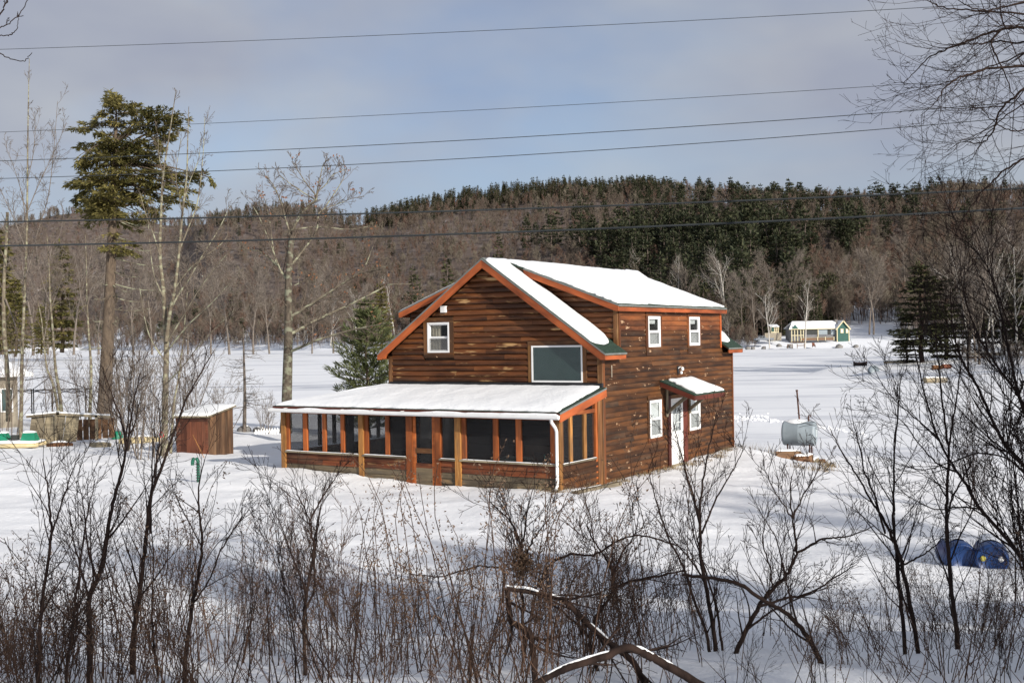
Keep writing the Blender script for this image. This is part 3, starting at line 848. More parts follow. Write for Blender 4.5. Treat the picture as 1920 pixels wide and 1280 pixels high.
spruce = np.concatenate([mkpts(150, 400, 660, 0.86, 1.0, 0.5, 1.3), mkpts(900, 690, 1260, 0.82, 1.0, 0.55, 1.5, 0.6), mkpts(90, 1700, 2100, 0.9, 1.0, 0.6, 1.0), mkpts(160, -200, 460, 0.9, 1.0, 0.7, 1.0),
                         mkpts(60, 640, 1240, 0.6, 0.95, 0.6, 0.95), mkpts(330, 1300, 1570, 0.04, 0.26, 0.8, 1.4), mkpts(60, 380, 760, 0.05, 0.4, 0.6, 1.0)])
scatter('spruce_woods', 'small dark spruces along the ridge line and in the damp hollows of the hill', spruce, [join_meshes('far_spruce_tree', m_) for m_ in FAR_SPRUCE])

# single trees one can tell apart
def far_tree(name, meshes, px, py, Y, h, label, group, H0, rz=None, cat='tree'):
    p = W(px, py, Y)
    r = thing(name, label, cat, (p.x, p.y, p.z - 0.3), random.uniform(0, 6.28) if rz is None else rz, group)
    s = h / H0
    r.scale = (s, s, s)
    for me, nm in zip(meshes, ('trunk', 'crown')):
        o = bpy.data.objects.new(nm, me); COL.objects.link(o); o.parent = r
    return r
random.seed(11)
# the tall pines whose heads stand out of the stand on the right
for k in range(46):
    px = 1085 + 640 * (k + random.random() * .8) / 46
    t = random.uniform(0.32, 0.96) if px < 1560 else random.uniform(0.55, 0.98)
    s = float(shore_y(np.array(px))); y = s + t * (float(ridge_y(np.array(px))) - s); x = (px - 960) / F * y
    r = thing('pine_tree', 'tall green pine in the hillside stand ' + ('at its left end, above the house ridge' if px < 1190 else 'straight above the far end of the dormer roof' if px < 1340 else 'above the lake end of the log house' if px < 1450 else 'above the green cottage' if px < 1580 else 'at the thin right end of the stand'), 'tree', (x, y, float(far_z(np.array(x), np.array(y))) - .3), random.uniform(0, 6.28), 'pines in the hillside stand')
    sc = random.uniform(1.15, 1.75) * (1.2 - .55 * t); r.scale = (sc, sc, sc)
    for me, nm in zip(FAR_PINE[k % 4], ('trunk', 'crown')):
        o = bpy.data.objects.new(nm, me); COL.objects.link(o); o.parent = r
# grey leafless trees along the shore beyond the house
MID_BARE = [bare_meshes('mid_bare', 400 + s, 15, (MT['bark_grey'], MT['bark_grey']), 420, rtw=0.03) for s in range(3)]
MID_PALE = [bare_meshes('mid_pale', 430 + s, 15, (MT['bark_white'], MT['bark_grey']), 200, rtw=0.022) for s in range(2)]
for k, (px, py, tp, Y) in enumerate([(1290, 640, 500, 470), (1372, 612, 480, 440), (1392, 638, 520, 425), (1415, 640, 505, 420), (1452, 600, 470, 450), (1478, 590, 480, 470), (1500, 590, 470, 480), (1530, 590, 500, 470), (1575, 585, 480, 520),
                                     (1700, 600, 440, 480), (1745, 600, 450, 480), (1800, 600, 455, 470), (1860, 610, 470, 450), (1905, 610, 470, 450)]):
    far_tree('bare_tree', MID_BARE[k % 3], px, py, Y, (py - tp) / F * Y, 'grey leafless tree on the far shore ' + ('just behind the lake end of the house' if px < 1400 else 'behind the grey pickup truck' if px < 1440 else 'behind the tiny cream shed' if px < 1490 else 'behind the green cottage' if px < 1600 else 'behind the dark evergreens of the point'), 'grey leafless trees on the far shore', 15)
for k, (px, py, tp, Y) in enumerate([(1365, 640, 470, 440), (1272, 600, 478, 520), (1188, 560, 470, 700), (742, 640, 520, 620), (668, 640, 540, 600), (620, 645, 560, 610)]):
    far_tree('birch_tree', MID_PALE[k % 2], px, py, Y, (py - tp) / F * Y, 'white trunked leafless birch in the brown woods ' + ('just right of the dormer roof end' if px > 1300 else 'just above the dormer roof' if px > 1100 else 'left of the gable, by the oak limbs'), 'white birches behind the house', 15)
far_tree('maple_tree', MID_BARE[0], 1638, 622, 405, 152 / F * 405, 'broad grey many-branched tree standing on open snow right of the green cottage', None, 15, 0.4)
far_tree('maple_tree', MID_BARE[2], 1630, 622, 407, 140 / F * 405, 'slimmer grey stem close behind the broad tree right of the green cottage', None, 15, 2.4)
far_tree('birch_tree', MID_PALE[1], 1509, 648, 392, 125 / F * 392, 'pale leaning birch standing in front of the green cottage porch', None, 15, 1.0)
far_tree('birch_tree', MID_PALE[0], 1443, 648, 392, 110 / F * 392, 'slender pale tree between the grey truck and the little cream shed', None, 15, 1.0)
for k, (px, py, tp, Y) in enumerate([(785, 640, 520, 560), (775, 600, 500, 640), (840, 610, 480, 640), (936, 520, 435, 760), (1210, 470, 400, 800)]):
    far_tree('spruce_tree', FAR_SPRUCE[k % 3], px, py, Y, (py - tp) / F * Y, ['blue green spruce just left of the dormer, nearest of the conifers behind the house', 'dark spruce behind and left of the nearest spruce by the dormer', 'small dark spruce above the left dormer', 'single dark spruce just above the house ridge', 'small spruce at the left foot of the pine stand'][k], None, 15)

# ------------------------------------------------------------------ the log house
# house frame: x runs to the right along the gable front (so the wall goes from x=-7.52 to 0), y runs back along the side, z up
TH = 0.5612874
HP = Vector((2.51498, 31.86, CAM_Z - 4.55243))
house = thing('log_house', 'two storey brown log house with snowy roof and screened porch beside the frozen lake', 'house', HP, -TH)
HM = Matrix.Translation(HP) @ Matrix.Rotation(-TH, 4, 'Z')
WD, DP = 7.52, 9.95              # width, depth
PK, PZ, SL = -3.76, 6.93, 0.70  # ridge place, ridge height (deck top), main slope
random.seed(3)
def roof_top(x): return PZ - SL * abs(x - PK)
def roof_in(x): return roof_top(x) - 0.20
DSL = 0.372                      # dormer slope
def dorm_top(x): return PZ - DSL * abs(x - PK)

def log_piece(name, x0f, x1f, z0, h, origin, rz, mat, parent, bulge=0.055):
    """half-round board along its own x; x0f / x1f give its ends at a height (slanted under a roof)"""
    prof = [(0.0, 0.0), (bulge * .30, 0.003), (bulge * .80, h * .16), (bulge, h * .45), (bulge * .90, h * .72), (bulge * .55, h * .92), (bulge * .22, h * .99), (0.0, h * .995)]
    if name == 'board' and bulge < .04:      # lapped board: thick lower edge, thin top
        prof = [(0.0, 0.0), (bulge * 1.15, 0.0), (bulge * 1.2, h * .06), (bulge * .25, h * .985), (0.0, h * .995)]
    v = []; n = len(prof)
    xm = 0.5 * (x0f(z0) + x1f(z0))
    for fn in (x0f, x1f):
        for d, z in prof: v.append((fn(z0 + z) - xm, -d, z))
    f = [(i, i + 1, n + i + 1, n + i) for i in range(n - 1)] + [tuple(range(n))[::-1], tuple(range(n, 2 * n)), (n - 1, 0, n, 2 * n - 1)]
    mb = MB(); mb.add(v, f)
    c, s = math.cos(rz), math.sin(rz)
    loc = (origin[0] + c * xm, origin[1] + s * xm, origin[2] + z0)
    o = mb.build(name, mat, parent, loc, (random.gauss(0, .004), 0, rz))
    return o

def rows(parent, z0, z1, h, xa, xb, holes, origin, rz, mats, name='log', bulge=0.055, minlen=0.12, joints=1):
    """courses of boards between xa(z) and xb(z), broken at the openings (x0, x1, z0, z1)"""
    z = z0; r = 0
    while z < z1 - 0.02:
        hh = min(h, z1 - z); zm = z + hh * .5
        a, b = xa(zm), xb(zm)
        if b - a > minlen:
            iv = [(a, b, True, True)]
            for (h0, h1, g0, g1) in holes:
                if zm < g0 or zm > g1: continue
                nx = []
                for (p, q, pl, ql) in iv:
                    if h1 <= p or h0 >= q: nx.append((p, q, pl, ql)); continue
                    if h0 > p: nx.append((p, h0, pl, False))
                    if h1 < q: nx.append((h1, q, False, ql))
                iv = nx
            for (p, q, pl, ql) in iv:
                if q - p < 0.04: continue
                cuts = [p]
                if joints and q - p > 2.4:
                    cuts.append(p + (q - p) * random.uniform(0.25, 0.75))
                cuts.append(q)
                for k in range(len(cuts) - 1):
                    l, rr = cuts[k], cuts[k + 1] - (0.004 if k < len(cuts) - 2 else 0)
                    lf = xa if (k == 0 and pl) else (lambda zz, l=l: l)
                    rf = xb if (k == len(cuts) - 2 and ql) else (lambda zz, rr=rr: rr)
                    mt = mats(zm, 0.5 * (l + rr)) if callable(mats) else mats
                    log_piece(name, lf, rf, z, hh, origin, rz, mt, parent, bulge * random.uniform(0.9, 1.08))
        z += hh; r += 1

def clip_poly(poly, a, b, c):
    """keep a*x+b*z<=c"""
    out = []
    for i in range(len(poly)):
        p, q = poly[i], poly[(i + 1) % len(poly)]
        dp, dq = a * p[0] + b * p[1] - c, a * q[0] + b * q[1] - c
        if dp <= 0: out.append(p)
        if dp * dq < 0:
            t = dp / (dp - dq); out.append((p[0] + t * (q[0] - p[0]), p[1] + t * (q[1] - p[1])))
    return out
def wall_core(name, x0, x1, z0, z1, holes, place, mat, parent, clips=(), thick=0.10):
    """flat wall with true openings; place(x, z, depth) -> house coordinates"""
    X = sorted({x0, x1, *[v for h in holes for v in h[:2] if x0 < v < x1]}); Z = sorted({z0, z1, *[v for h in holes for v in h[2:] if z0 < v < z1]})
    mb = MB()
    for i in range(len(X) - 1):
        for j in range(len(Z) - 1):
            xm, zm = (X[i] + X[i + 1]) / 2, (Z[j] + Z[j + 1]) / 2
            if any(h[0] < xm < h[1] and h[2] < zm < h[3] for h in holes): continue
            poly = [(X[i], Z[j]), (X[i + 1], Z[j]), (X[i + 1], Z[j + 1]), (X[i], Z[j + 1])]
            for cl in clips: poly = clip_poly(poly, *cl) if len(poly) > 2 else poly
            if len(poly) < 3: continue
            n = len(poly)
            v = [place(p[0], p[1], 0) for p in poly] + [place(p[0], p[1], thick) for p in poly]
            mb.add(v, [tuple(range(n)), tuple(range(2 * n - 1, n - 1, -1))])
    return mb.build(name, mat, parent)

front = lambda x, z, d: (x, d, z)
side = lambda y, z, d: (-d, y, z)
# openings: front wall in x, side wall in y
BIG = (-2.26, -0.57, 3.25, 4.31); SML = (-6.01, -5.19, 4.135, 5.06)
W1A = (3.02, 3.86, 1.42, 2.57); W1B = (6.03, 6.91, 1.42, 2.57); W2A = (3.00, 3.86, 4.20, 5.14); W2B = (6.12, 6.98, 4.20, 5.14)
DOOR = (4.56, 5.49, 0.46, 2.54)
def tr(o, l, r, b, t): return (o[0] - l, o[1] + r, o[2] - b, o[3] + t)

# front wall
fw = wall_core('front_wall', -WD, 0, 0.2, 6.85, [BIG, SML, (-6.6, -4.7, 0.5, 2.5)], front, MT['wall_core'], house, [(-SL, 1, PZ - .2 - SL * PK), (SL, 1, PZ - .2 + SL * PK)])
fa = lambda z: max(-WD + 0.10, PK - (PZ - .2 - z) / SL)
fb = lambda z: min(-0.10, PK + (PZ - .2 - z) / SL)
rows(fw, 3.06, 6.70, 0.168, fa, fb, [tr(BIG, .13, .13, .05, .13), tr(SML, .16, .16, .16, .16)], (0, -0.003, 0), 0.0, MT['log_front'], bulge=0.068)
# boards behind the porch, seen dimly through the screens
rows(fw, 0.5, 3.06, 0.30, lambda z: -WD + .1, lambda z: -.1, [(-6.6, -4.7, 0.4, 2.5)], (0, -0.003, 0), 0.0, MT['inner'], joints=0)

# side wall, with the dormer wall flush above it
def side_mat(z, y):
    if z > 4.72 and 1.0 < y < 8.9: return MT['log_fresh']
    if z > 3.2 and (y < 0.95 or y > 9.0): return MT['log_fresh']
    return MT['log_side']
sw = wall_core('side_wall', 0, DP, 0.2, 4.08, [W1A, W1B, DOOR], side, MT['wall_core'], house)
dw = wall_core('dormer_wall', 1.03, 8.9, 4.08, 5.42, [W2A, W2B], side, MT['wall_core'], house)
hs = [tr(W1A, .14, .16, .14, .16), tr(W1B, .14, .12, .14, .16), (DOOR[0] - .24, DOOR[1] + .42, 0, DOOR[3] + .14)]
rows(sw, 0.36, 4.08, 0.155, lambda z: 0.10, lambda z: DP - 0.08, hs, (0.003, 0, 0), math.pi / 2, side_mat, name='board', bulge=0.028)
h2 = [tr(W2A, .16, .15, .28, .3), tr(W2B, .13, .15, .28, .3)]
rows(dw, 4.08, 5.42, 0.155, lambda z: 1.13, lambda z: 8.82, h2, (0.003, 0, 0), math.pi / 2, side_mat, name='board', bulge=0.028)
# dormer cheek facing front, and the hidden walls
ck = MB(); 
def cheek(sx):
    mb = MB()
    xe = 0.0 if sx > 0 else -WD
    pts = [(xe, roof_top(xe) - 0.05), (xe, dorm_top(xe) - 0.16), (PK + sx * .5, dorm_top(PK + sx * .5) - .16), (PK + sx * .5, roof_top(PK + sx * .5) - .05)]
    v = [(p[0], 1.03, p[1]) for p in pts] + [(p[0], 1.13, p[1]) for p in pts]
    mb.add(v, [(0, 1, 2, 3), (7, 6, 5, 4), (0, 4, 5, 1)])
    return mb.build('dormer_cheek', MT['wall_core'], house)
cr_, cl_ = cheek(1), cheek(-1)
rows(cr_, 4.0, 6.5, 0.158, lambda z: max(PK + (PZ - z) / SL - 0.02, PK + .3), lambda z: min(-0.09, PK + (PZ - .16 - z) / DSL), [], (0, 1.027, 0), 0.0, MT['log_front'], bulge=0.05, joints=0)
rows(cl_, 4.0, 6.5, 0.158, lambda z: max(-WD + .09, PK - (PZ - .16 - z) / DSL), lambda z: PK - (PZ - z) / SL + .02, [], (0, 1.027, 0), 0.0, MT['log_front'], bulge=0.05, joints=0)
mb = MB()
mb.box(-WD, -WD + .1, 0.1, DP, 0.2, 3.95); mb.box(-WD, -WD + .1, 1.13, 8.9, 3.95, 5.26)
mb.build('lake_side_wall', MT['log_front'], house)
bw = wall_core('rear_wall', -WD, 0, 0.2, 6.8, [], lambda x, z, d: (x, DP - d, z), MT['log_side'], house, [(-SL, 1, PZ - .2 - SL * PK), (SL, 1, PZ - .2 + SL * PK)])
mb = MB()
mb.box(-WD + .1, -.1, .11, DP - .11, 0.44, 0.5); mb.box(-WD + .1, -.1, .11, DP - .11, 2.85, 2.95)
mb.build('inside_floor', MT['inner'], house)

# corner boards
def board(name, x0, x1, y0, y1, z0, z1, mat, parent, axis='z'):
    """a squared timber with its own origin and its grain along axis"""
    c = ((x0 + x1) / 2, (y0 + y1) / 2, (z0 + z1) / 2); d = ((x1 - x0) / 2, (y1 - y0) / 2, (z1 - z0) / 2)
    mb = MB()
    if axis == 'x':
        mb.box(-d[0], d[0], -d[1], d[1], -d[2], d[2]); rot = (0, 0, 0)
    elif axis == 'y':
        mb.box(-d[1], d[1], -d[0], d[0], -d[2], d[2]); rot = (0, 0, math.pi / 2)
    else:
        mb.box(-d[2], d[2], -d[1], d[1], -d[0], d[0]); rot = (0, -math.pi / 2, 0)
    return mb.build(name, mat, parent, c, rot)
board('corner_board', -0.10, 0.045, -0.072, 0.0, 0.3, 4.03, MT['trim'], house)
board('corner_board', 0.004, 0.045, 0.001, 0.10, 0.3, 4.03, MT['log_fresh'], house)
board('corner_board', 0.004, 0.05, DP - .08, DP + .02, 0.3, 4.05, MT['log_fresh'], house)
board('corner_board', -WD - .04, -WD + .10, -0.072, 0.0, 3.0, 4.03, MT['trim'], house)
board('corner_board', 0.004, 0.05, 1.035, 1.13, 4.09, 5.40, MT['log_fresh'], house)
board('corner_board', -0.10, 0.03, 0.955, 1.026, 4.05, 5.42, MT['trim'], house)
board('corner_board', 0.004, 0.05, 8.82, 8.92, 4.09, 5.40, MT['fascia'], house)

# ---- windows
def window(o, plane, trim_mats, tw, curtain, sashes=2, label=None, left_w=None, head=None, sill=None, rec=0.03):
    """white frame, sashes and glass in an opening with stained timber boards round it"""
    a0, a1, z0, z1 = o
    rz = 0.0 if plane == 'front' else math.pi / 2
    org = (0, 0, 0)
    root = empty('window', ((a0 + a1) / 2, -0.0, (z0 + z1) / 2) if plane == 'front' else (0.0, (a0 + a1) / 2, (z0 + z1) / 2), rz, house)
    if label: root['label'] = label
    w, h = (a1 - a0) / 2, (z1 - z0) / 2
    hd = tw if head is None else head; sl = tw if sill is None else sill
    P = 0.075 if plane == 'front' else 0.045     # how far the boards stand out
    def bd(x0, x1, z0_, z1_, mat, ax, out=P):
        return board('casing_board', x0, x1, -out, -0.001, z0_, z1_, mat, root, ax)
    bd(-w - tw, -w - .001, -h, h, trim_mats[0], 'z'); bd(w + .001, w + tw, -h, h, trim_mats[1], 'z')
    if hd: bd(-w - tw, w + tw, h + .001, h + hd, trim_mats[2], 'x', P + .004)
    if sl: bd(-w - tw, w + tw, -h - sl, -h - .001, trim_mats[3], 'x', P + .004)
    fr = MB(); t = 0.05; y0, y1 = -P - .012, 0.03
    fr.box(-w, -w + t, y0, y1, -h, h); fr.box(w - t, w, y0, y1, -h, h); fr.box(-w + t, w - t, y0, y1, h - t, h); fr.box(-w + t, w - t, y0, y1, -h, -h + t)
    fr.build('frame', MT['white'], root)
    g0 = -w + t; g1 = w - t
    if sashes == 2:
        for nm, (b0, b1, yy) in {'upper': (0.0, h - t, -0.01), 'lower': (-h + t, 0.0, -0.035)}.items():
            s = MB(); q = 0.035
            s.box(g0, g0 + q, yy - .02, yy + .01, b0, b1); s.box(g1 - q, g1, yy - .02, yy + .01, b0, b1); s.box(g0 + q, g1 - q, yy - .02, yy + .01, b1 - q, b1); s.box(g0 + q, g1 - q, yy - .02, yy + .01, b0, b0 + q)
            s.build('sash', MT['white'], root)
            p = MB(); p.box(g0 + q, g1 - q, yy - .006, yy - .002, b0 + q, b1 - q); p.build('pane', MT['glass'], root)
        p = MB(); p.box(g0, g1, -P - .004, -P - .001, -h + t, -0.01); p.build('insect_screen', MT['half_screen'], root)
    else:
        p = MB(); p.box(g0, g1, -P - .004, -P, -h + t, h - t); p.build('pane', MT['glass'], root)
    if curtain: curtain(root, g0, g1, h - t)
    return root
def wavy(mb, x0, x1, y, z0, z1, amp=.018, n=14, mat=0, taper=1.0):
    v = []; 
    for i in range(n + 1):
        f = i / n
        for z, k in ((z1, 1.0), (z0, taper)):
            v.append((x0 + (x1 - x0) * f * k, y + amp * math.sin(f * n * 1.6), z))
    mb.add(v, [(2 * i, 2 * i + 2, 2 * i + 3, 2 * i + 1) for i in range(n)], mat, True)
def cur_small(root, g0, g1, h):
    m = MB(); wavy(m, g0 + .005, g0 + .40, 0.03, -h + .01, h - .01); m.build('curtain', MT['curtain'], root)
def cur_big(root, g0, g1, h):
    m = MB(); m.box(g0 + .002, g1 - .002, -0.066, -.060, -h + .002, h - .002); m.build('roller_shade', MT['shade_teal'], root)
def cur_up(root, g0, g1, h):
    m = MB(); m.box(g0 + .004, g1 - .12, 0.05, 0.06, 0.24, h - .01); m.build('blind', MT['blind'], root)
    m = MB(); wavy(m, g0 + .01, g0 + .34, 0.09, -.02, h, n=8); m.build('curtain', MT['green_cloth'], root)
    m = MB(); m.box(g0 + .004, g1 - .004, 0.03, 0.04, -h + .01, -.01); m.build('lower_blind', MT['blind'], root)
def cur_low(root, g0, g1, h):
    m = MB(); wavy(m, g0 + .004, g1 - .004, 0.035, -h + .01, h - .01, amp=.012, n=20); m.build('curtain', MT['blind'], root)
T, L_, FR = MT['trim'], MT['log_side'], MT['log_fresh']
window(SML, 'front', (T, T, T, MT['log_side']), 0.155, cur_small, label='upper gable window with a tan curtain')
window(BIG, 'front', (MT['post'], T, T, T), 0.125, cur_big, sashes=1, label='wide single pane window above the porch roof', sill=0)
window(W2A, 'side', (FR, FR, FR, L_), 0.14, cur_up, label='upper side window nearer the gable end', head=.1, sill=.26)
window(W2B, 'side', (FR, FR, FR, L_), 0.12, cur_up, label='upper side window nearer the lake end', head=.1, sill=.26)
window(W1A, 'side', (L_, FR, L_, FR), 0.12, cur_low, label='ground floor window on the gable side of the white door', head=.15, sill=.12)
window(W1B, 'side', (FR, L_, L_, FR), 0.10, cur_low, label='ground floor window on the lake side of the white door', head=.15, sill=.12)

# ---- white storm door
dr = empty('door', (0.0, (DOOR[0] + DOOR[1]) / 2, DOOR[2]), math.pi / 2, house)
dr['label'] = 'white storm door with a tall glazed upper half under the small canopy'
w, h = (DOOR[1] - DOOR[0]) / 2, DOOR[3] - DOOR[2]
mb = MB(); y0, y1 = -0.05, -0.01
mb.box(-w, -w + .13, y0, y1, 0.0, h); mb.box(w - .13, w, y0, y1, 0.0, h); mb.box(-w + .13, w - .13, y0, y1, 0.0, h * .50); mb.box(-w + .13, w - .13, y0, y1, h - .13, h)
mb.build('leaf', MT['white'], dr)
mb = MB(); mb.box(-w + .13, w - .13, -.034, -.028, h * .50, h - .13); mb.build('pane', MT['glass_door'], dr)
mb = MB()
for k in (-.11, .11): mb.box(k - .012, k + .012, -.03, -.016, h * .5, h - .13)
for k in (.62, .75): mb.box(-w + .13, w - .13, -.029, -.017, h * k, h * k + .022)
mb.build('muntin', MT['white'], dr)
mb = MB(); mb.box(-w + .02, w - .02, .05, .06, .1, h - .05); mb.build('inner_door', MT['blind'], dr)
mb = MB(); mb.tube([(w - .07, -.05, .98), (w - .07, -.10, .98), (w - .17, -.10, .98)], .012, 6); mb.build('handle', MT['black'], dr)
mb = MB()
for s_ in (-1, 1):
    pts = []
    for k in range(20):
        a = k / 19 * 4.2
        pts.append((s_ * (.14 + .05 * math.cos(a * 1.5)), -.055, h * .80 + .10 * math.sin(a)))
    mb.tube(pts, .009, 5)
mb.build('scrollwork', MT['black'], dr)
board('door_casing', 0.003, 0.055, DOOR[0] - .22, DOOR[0] - .002, 0.40, DOOR[3] + .12, MT['fascia_dark'], house)
board('door_casing', 0.003, 0.055, DOOR[1] + .002, DOOR[1] + .36, 0.40, DOOR[3] + .12, MT['fascia_dark'], house)
board('door_casing', 0.003, 0.058, DOOR[0], DOOR[1], DOOR[3] + .002, DOOR[3] + .12, MT['trim'], house, 'y')
board('threshold', 0.003, 0.12, DOOR[0] - .05, DOOR[1] + .05, DOOR[2] - .09, DOOR[2] - .003, MT['grey_wood'], house, 'y')

# ---- roofs
def slab(name, poly_fn, mat, parent): ...
def roof_deck(mb, x0, x1, y0, y1, zf, th=0.05, mat=0):
    v = [(x0, y0, zf(x0) - th), (x1, y0, zf(x1) - th), (x1, y1, zf(x1) - th), (x0, y1, zf(x0) - th), (x0, y0, zf(x0)), (x1, y0, zf(x1)), (x1, y1, zf(x1)), (x0, y1, zf(x0))]
    mb.hexa(v, mat)
def snow_blanket(name, corners, nu, nv, th, parent, lumps=0.35, round_=0.25, edge=None, mat=None, seed=0, noise_s=1.2, edgen=0.05):
    """a layer of snow on the quad corners (a, b, c, d): thick inside, rounded towards its wandering edges"""
    a, b, c, d = [np.array(p, float) for p in corners]
    U, Vv = np.meshgrid(np.linspace(0, 1, nu), np.linspace(0, 1, nv))
    lu = np.linalg.norm(b - a); lv = np.linalg.norm(d - a)
    # edges wander a little
    def wob(t, s): return edgen * vnoise(t * 7 + s * 3.1, t * 0 + s + 0.5, seed + int(s * 10)) * 2
    du0 = wob(Vv * lv / 2, 1) / lu; du1 = wob(Vv * lv / 2, 2) / lu; dv0 = wob(U * lu / 2, 3) / lv; dv1 = wob(U * lu / 2, 4) / lv
    e = edge or (0, 0, 0, 0)       # insets: u0, u1, v0, v1
    Uu = (np.abs(du0) + e[0] / lu) * (1 - U) + U * (1 - np.abs(du1) - e[1] / lu)
    Vw = (np.abs(dv0) + e[2] / lv) * (1 - Vv) + Vv * (1 - np.abs(dv1) - e[3] / lv)
    P = (a[None, None] * ((1 - Uu) * (1 - Vw))[..., None] + b * (Uu * (1 - Vw))[..., None] + c * (Uu * Vw)[..., None] + d * ((1 - Uu) * Vw)[..., None])
    dist = np.minimum(np.minimum(U * lu, (1 - U) * lu), np.minimum(Vv * lv, (1 - Vv) * lv))
    hgt = th * (0.35 + 0.65 * (1 - np.exp(-dist / (round_ * 0.45 + 1e-3)))) * (1 + lumps * fbm(U * lu * noise_s + seed, Vv * lv * noise_s, seed, 3))
    nrm = np.cross(b - a, d - a); nrm /= np.linalg.norm(nrm); nrm *= np.sign(nrm[2])
    top = P + hgt[..., None] * (0.35 * nrm + 0.65 * np.array([0, 0, 1.0]))
    bot = P + nrm * 0.004
    V = np.concatenate([top.reshape(-1, 3), bot.reshape(-1, 3)])
    j, i = np.meshgrid(np.arange(nv - 1), np.arange(nu - 1), indexing='ij'); q0 = (j * nu + i).ravel()
    flip = np.cross(b - a, d - a)[2] < 0
    q = np.stack([q0, q0 + 1, q0 + nu + 1, q0 + nu], 1)
    if flip: q = q[:, ::-1]
    n = nu * nv
    ring = list(range(nu)) + [k * nu + nu - 1 for k in range(1, nv)] + [(nv - 1) * nu + k for k in range(nu - 2, -1, -1)] + [k * nu for k in range(nv - 2, 0, -1)]
    sk = np.array([(ring[k], ring[k] + n, ring[(k + 1) % len(ring)] + n, ring[(k + 1) % len(ring)]) for k in range(len(ring))])
    if flip: sk = sk[:, ::-1]
    mb = MB(); mb.addq(V, np.concatenate([q, sk]), 0, True)
    return mb.build(name, mat or MT['roof_snow'], parent)

XE_R, XE_L, YF, YB = 0.30, -WD - 0.25, -0.37, 10.28
DE_R, DE_L, DYF, DYB = 0.20, -WD - 0.20, 0.70, 9.06
mb = MB()
for sx, xe in ((1, XE_R), (-1, XE_L)):
    a, b = (PK, xe) if sx > 0 else (xe, PK)
    roof_deck(mb, a, b, YF, 1.0, roof_top); roof_deck(mb, a, b, 8.93, YB, roof_top)
main_roof = mb.build('roof', MT['shingle'], house); main_roof['label'] = 'steep green shingled main roof'
mb = MB()
roof_deck(mb, PK + .003, DE_R, DYF, DYB, lambda x: dorm_top(x) + .012); roof_deck(mb, DE_L, PK - .003, DYF, DYB, lambda x: dorm_top(x) + .012)
dorm_roof = mb.build('dormer_roof', MT['shingle'], house); dorm_roof['label'] = 'low pitched dormer roof under a thick sheet of snow'
# soffits close the underside
mb = MB()
for xe in (XE_R, XE_L):
    a, b = sorted((PK, xe)); roof_deck(mb, a, b, YF + .03, 0.98, lambda x: roof_top(x) - .055, .03); roof_deck(mb, a, b, 8.95, YB - .03, lambda x: roof_top(x) - .055, .03)
mb.build('soffit', MT['trim'], main_roof)
mb = MB()
for xe in (DE_R, DE_L):
    a, b = sorted((PK, xe)); roof_deck(mb, a, b, DYF + .03, DYB - .03, lambda x: dorm_top(x) - .045, .03)
mb.build('soffit', MT['trim'], dorm_roof)
def rake(name, x0, x1, y, zf, drop, mat, parent, th=0.04, off=0.0, tail=None):
    """sloping board; with tail its lower end is cut level so that only that much of it shows at the tip"""
    an = math.atan2(zf(x1) - zf(x0), x1 - x0); xm = (x0 + x1) / 2; zm = zf(xm) - off
    pts = [(x0, zf(x0) - off), (x1, zf(x1) - off), (x1, zf(x1) - off - drop), (x0, zf(x0) - off - drop)]
    if tail:
        lo = 1 if zf(x1) < zf(x0) else 0
        xe_, xi = (x1, x0) if lo else (x0, x1); s_ = abs(zf(x1) - zf(x0)) / abs(x1 - x0)
        zt = zf(xe_) - off - tail; xk = xe_ + (xi - xe_) / abs(xi - xe_) * (drop - tail) / s_
        if lo: pts = [pts[0], pts[1], (x1, zt), (xk, zt), pts[3]]
        else: pts = [pts[0], pts[1], pts[2], (xk, zt), (x0, zt)]
    c, s = math.cos(an), math.sin(an); n = len(pts)
    v = []
    for yy in (-th / 2, th / 2):
        for (x, z) in pts:
            dx, dz_ = x - xm, z - zm; v.append((dx * c + dz_ * s, yy, -dx * s + dz_ * c))
    mb = MB(); mb.add(v, [tuple(range(n)), tuple(range(2 * n - 1, n - 1, -1))] + [(k, n + k, n + (k + 1) % n, (k + 1) % n) for k in range(n)])
    return mb.build(name, mat, parent, (xm, y, zm), (0, -an, 0))
for s_, xe in ((1, XE_R), (-1, XE_L)):
    a, b = (PK + .001, xe) if s_ > 0 else (xe, PK - .001)
    rake('rake_board', a, b, YF + .018, roof_top, 0.25, MT['fascia'], main_roof, off=0.04, tail=.15)
    rake('drip_edge', a, b, YF - .004, roof_top, 0.05, MT['drip'], main_roof, th=.012, off=0.004)
    rake('rake_board', a, b, YB - .018, roof_top, 0.25, MT['fascia'], main_roof, off=0.04, tail=.15)
    a, b = (PK + .8, DE_R) if s_ > 0 else (DE_L, PK - .8)
    rake('rake_board', a, b, DYF + .018, dorm_top, 0.19, MT['fascia'], dorm_roof, off=0.03, tail=.16)
    rake('drip_edge', a, b, DYF - .004, dorm_top, 0.05, MT['drip'], dorm_roof, th=.012, off=-0.010)
    rake('rake_board', a, b, DYB - .018, dorm_top, 0.19, MT['fascia'], dorm_roof, off=0.03, tail=.16)
def eave(x, y0, y1, z, parent, s_, drop=.235):
    x0, x1 = (x - .045, x - .004) if s_ > 0 else (x + .004, x + .045)
    board('eave_board', x0, x1, y0 + .04, y1 - .04, z - drop, z - .052, MT['fascia'], parent, 'y')
    xa, xb = (x - .002, x + .012) if s_ > 0 else (x - .012, x + .002)
    board('drip_edge', xa, xb, y0, y1, z - .06, z - .012, MT['drip'], parent, 'y')
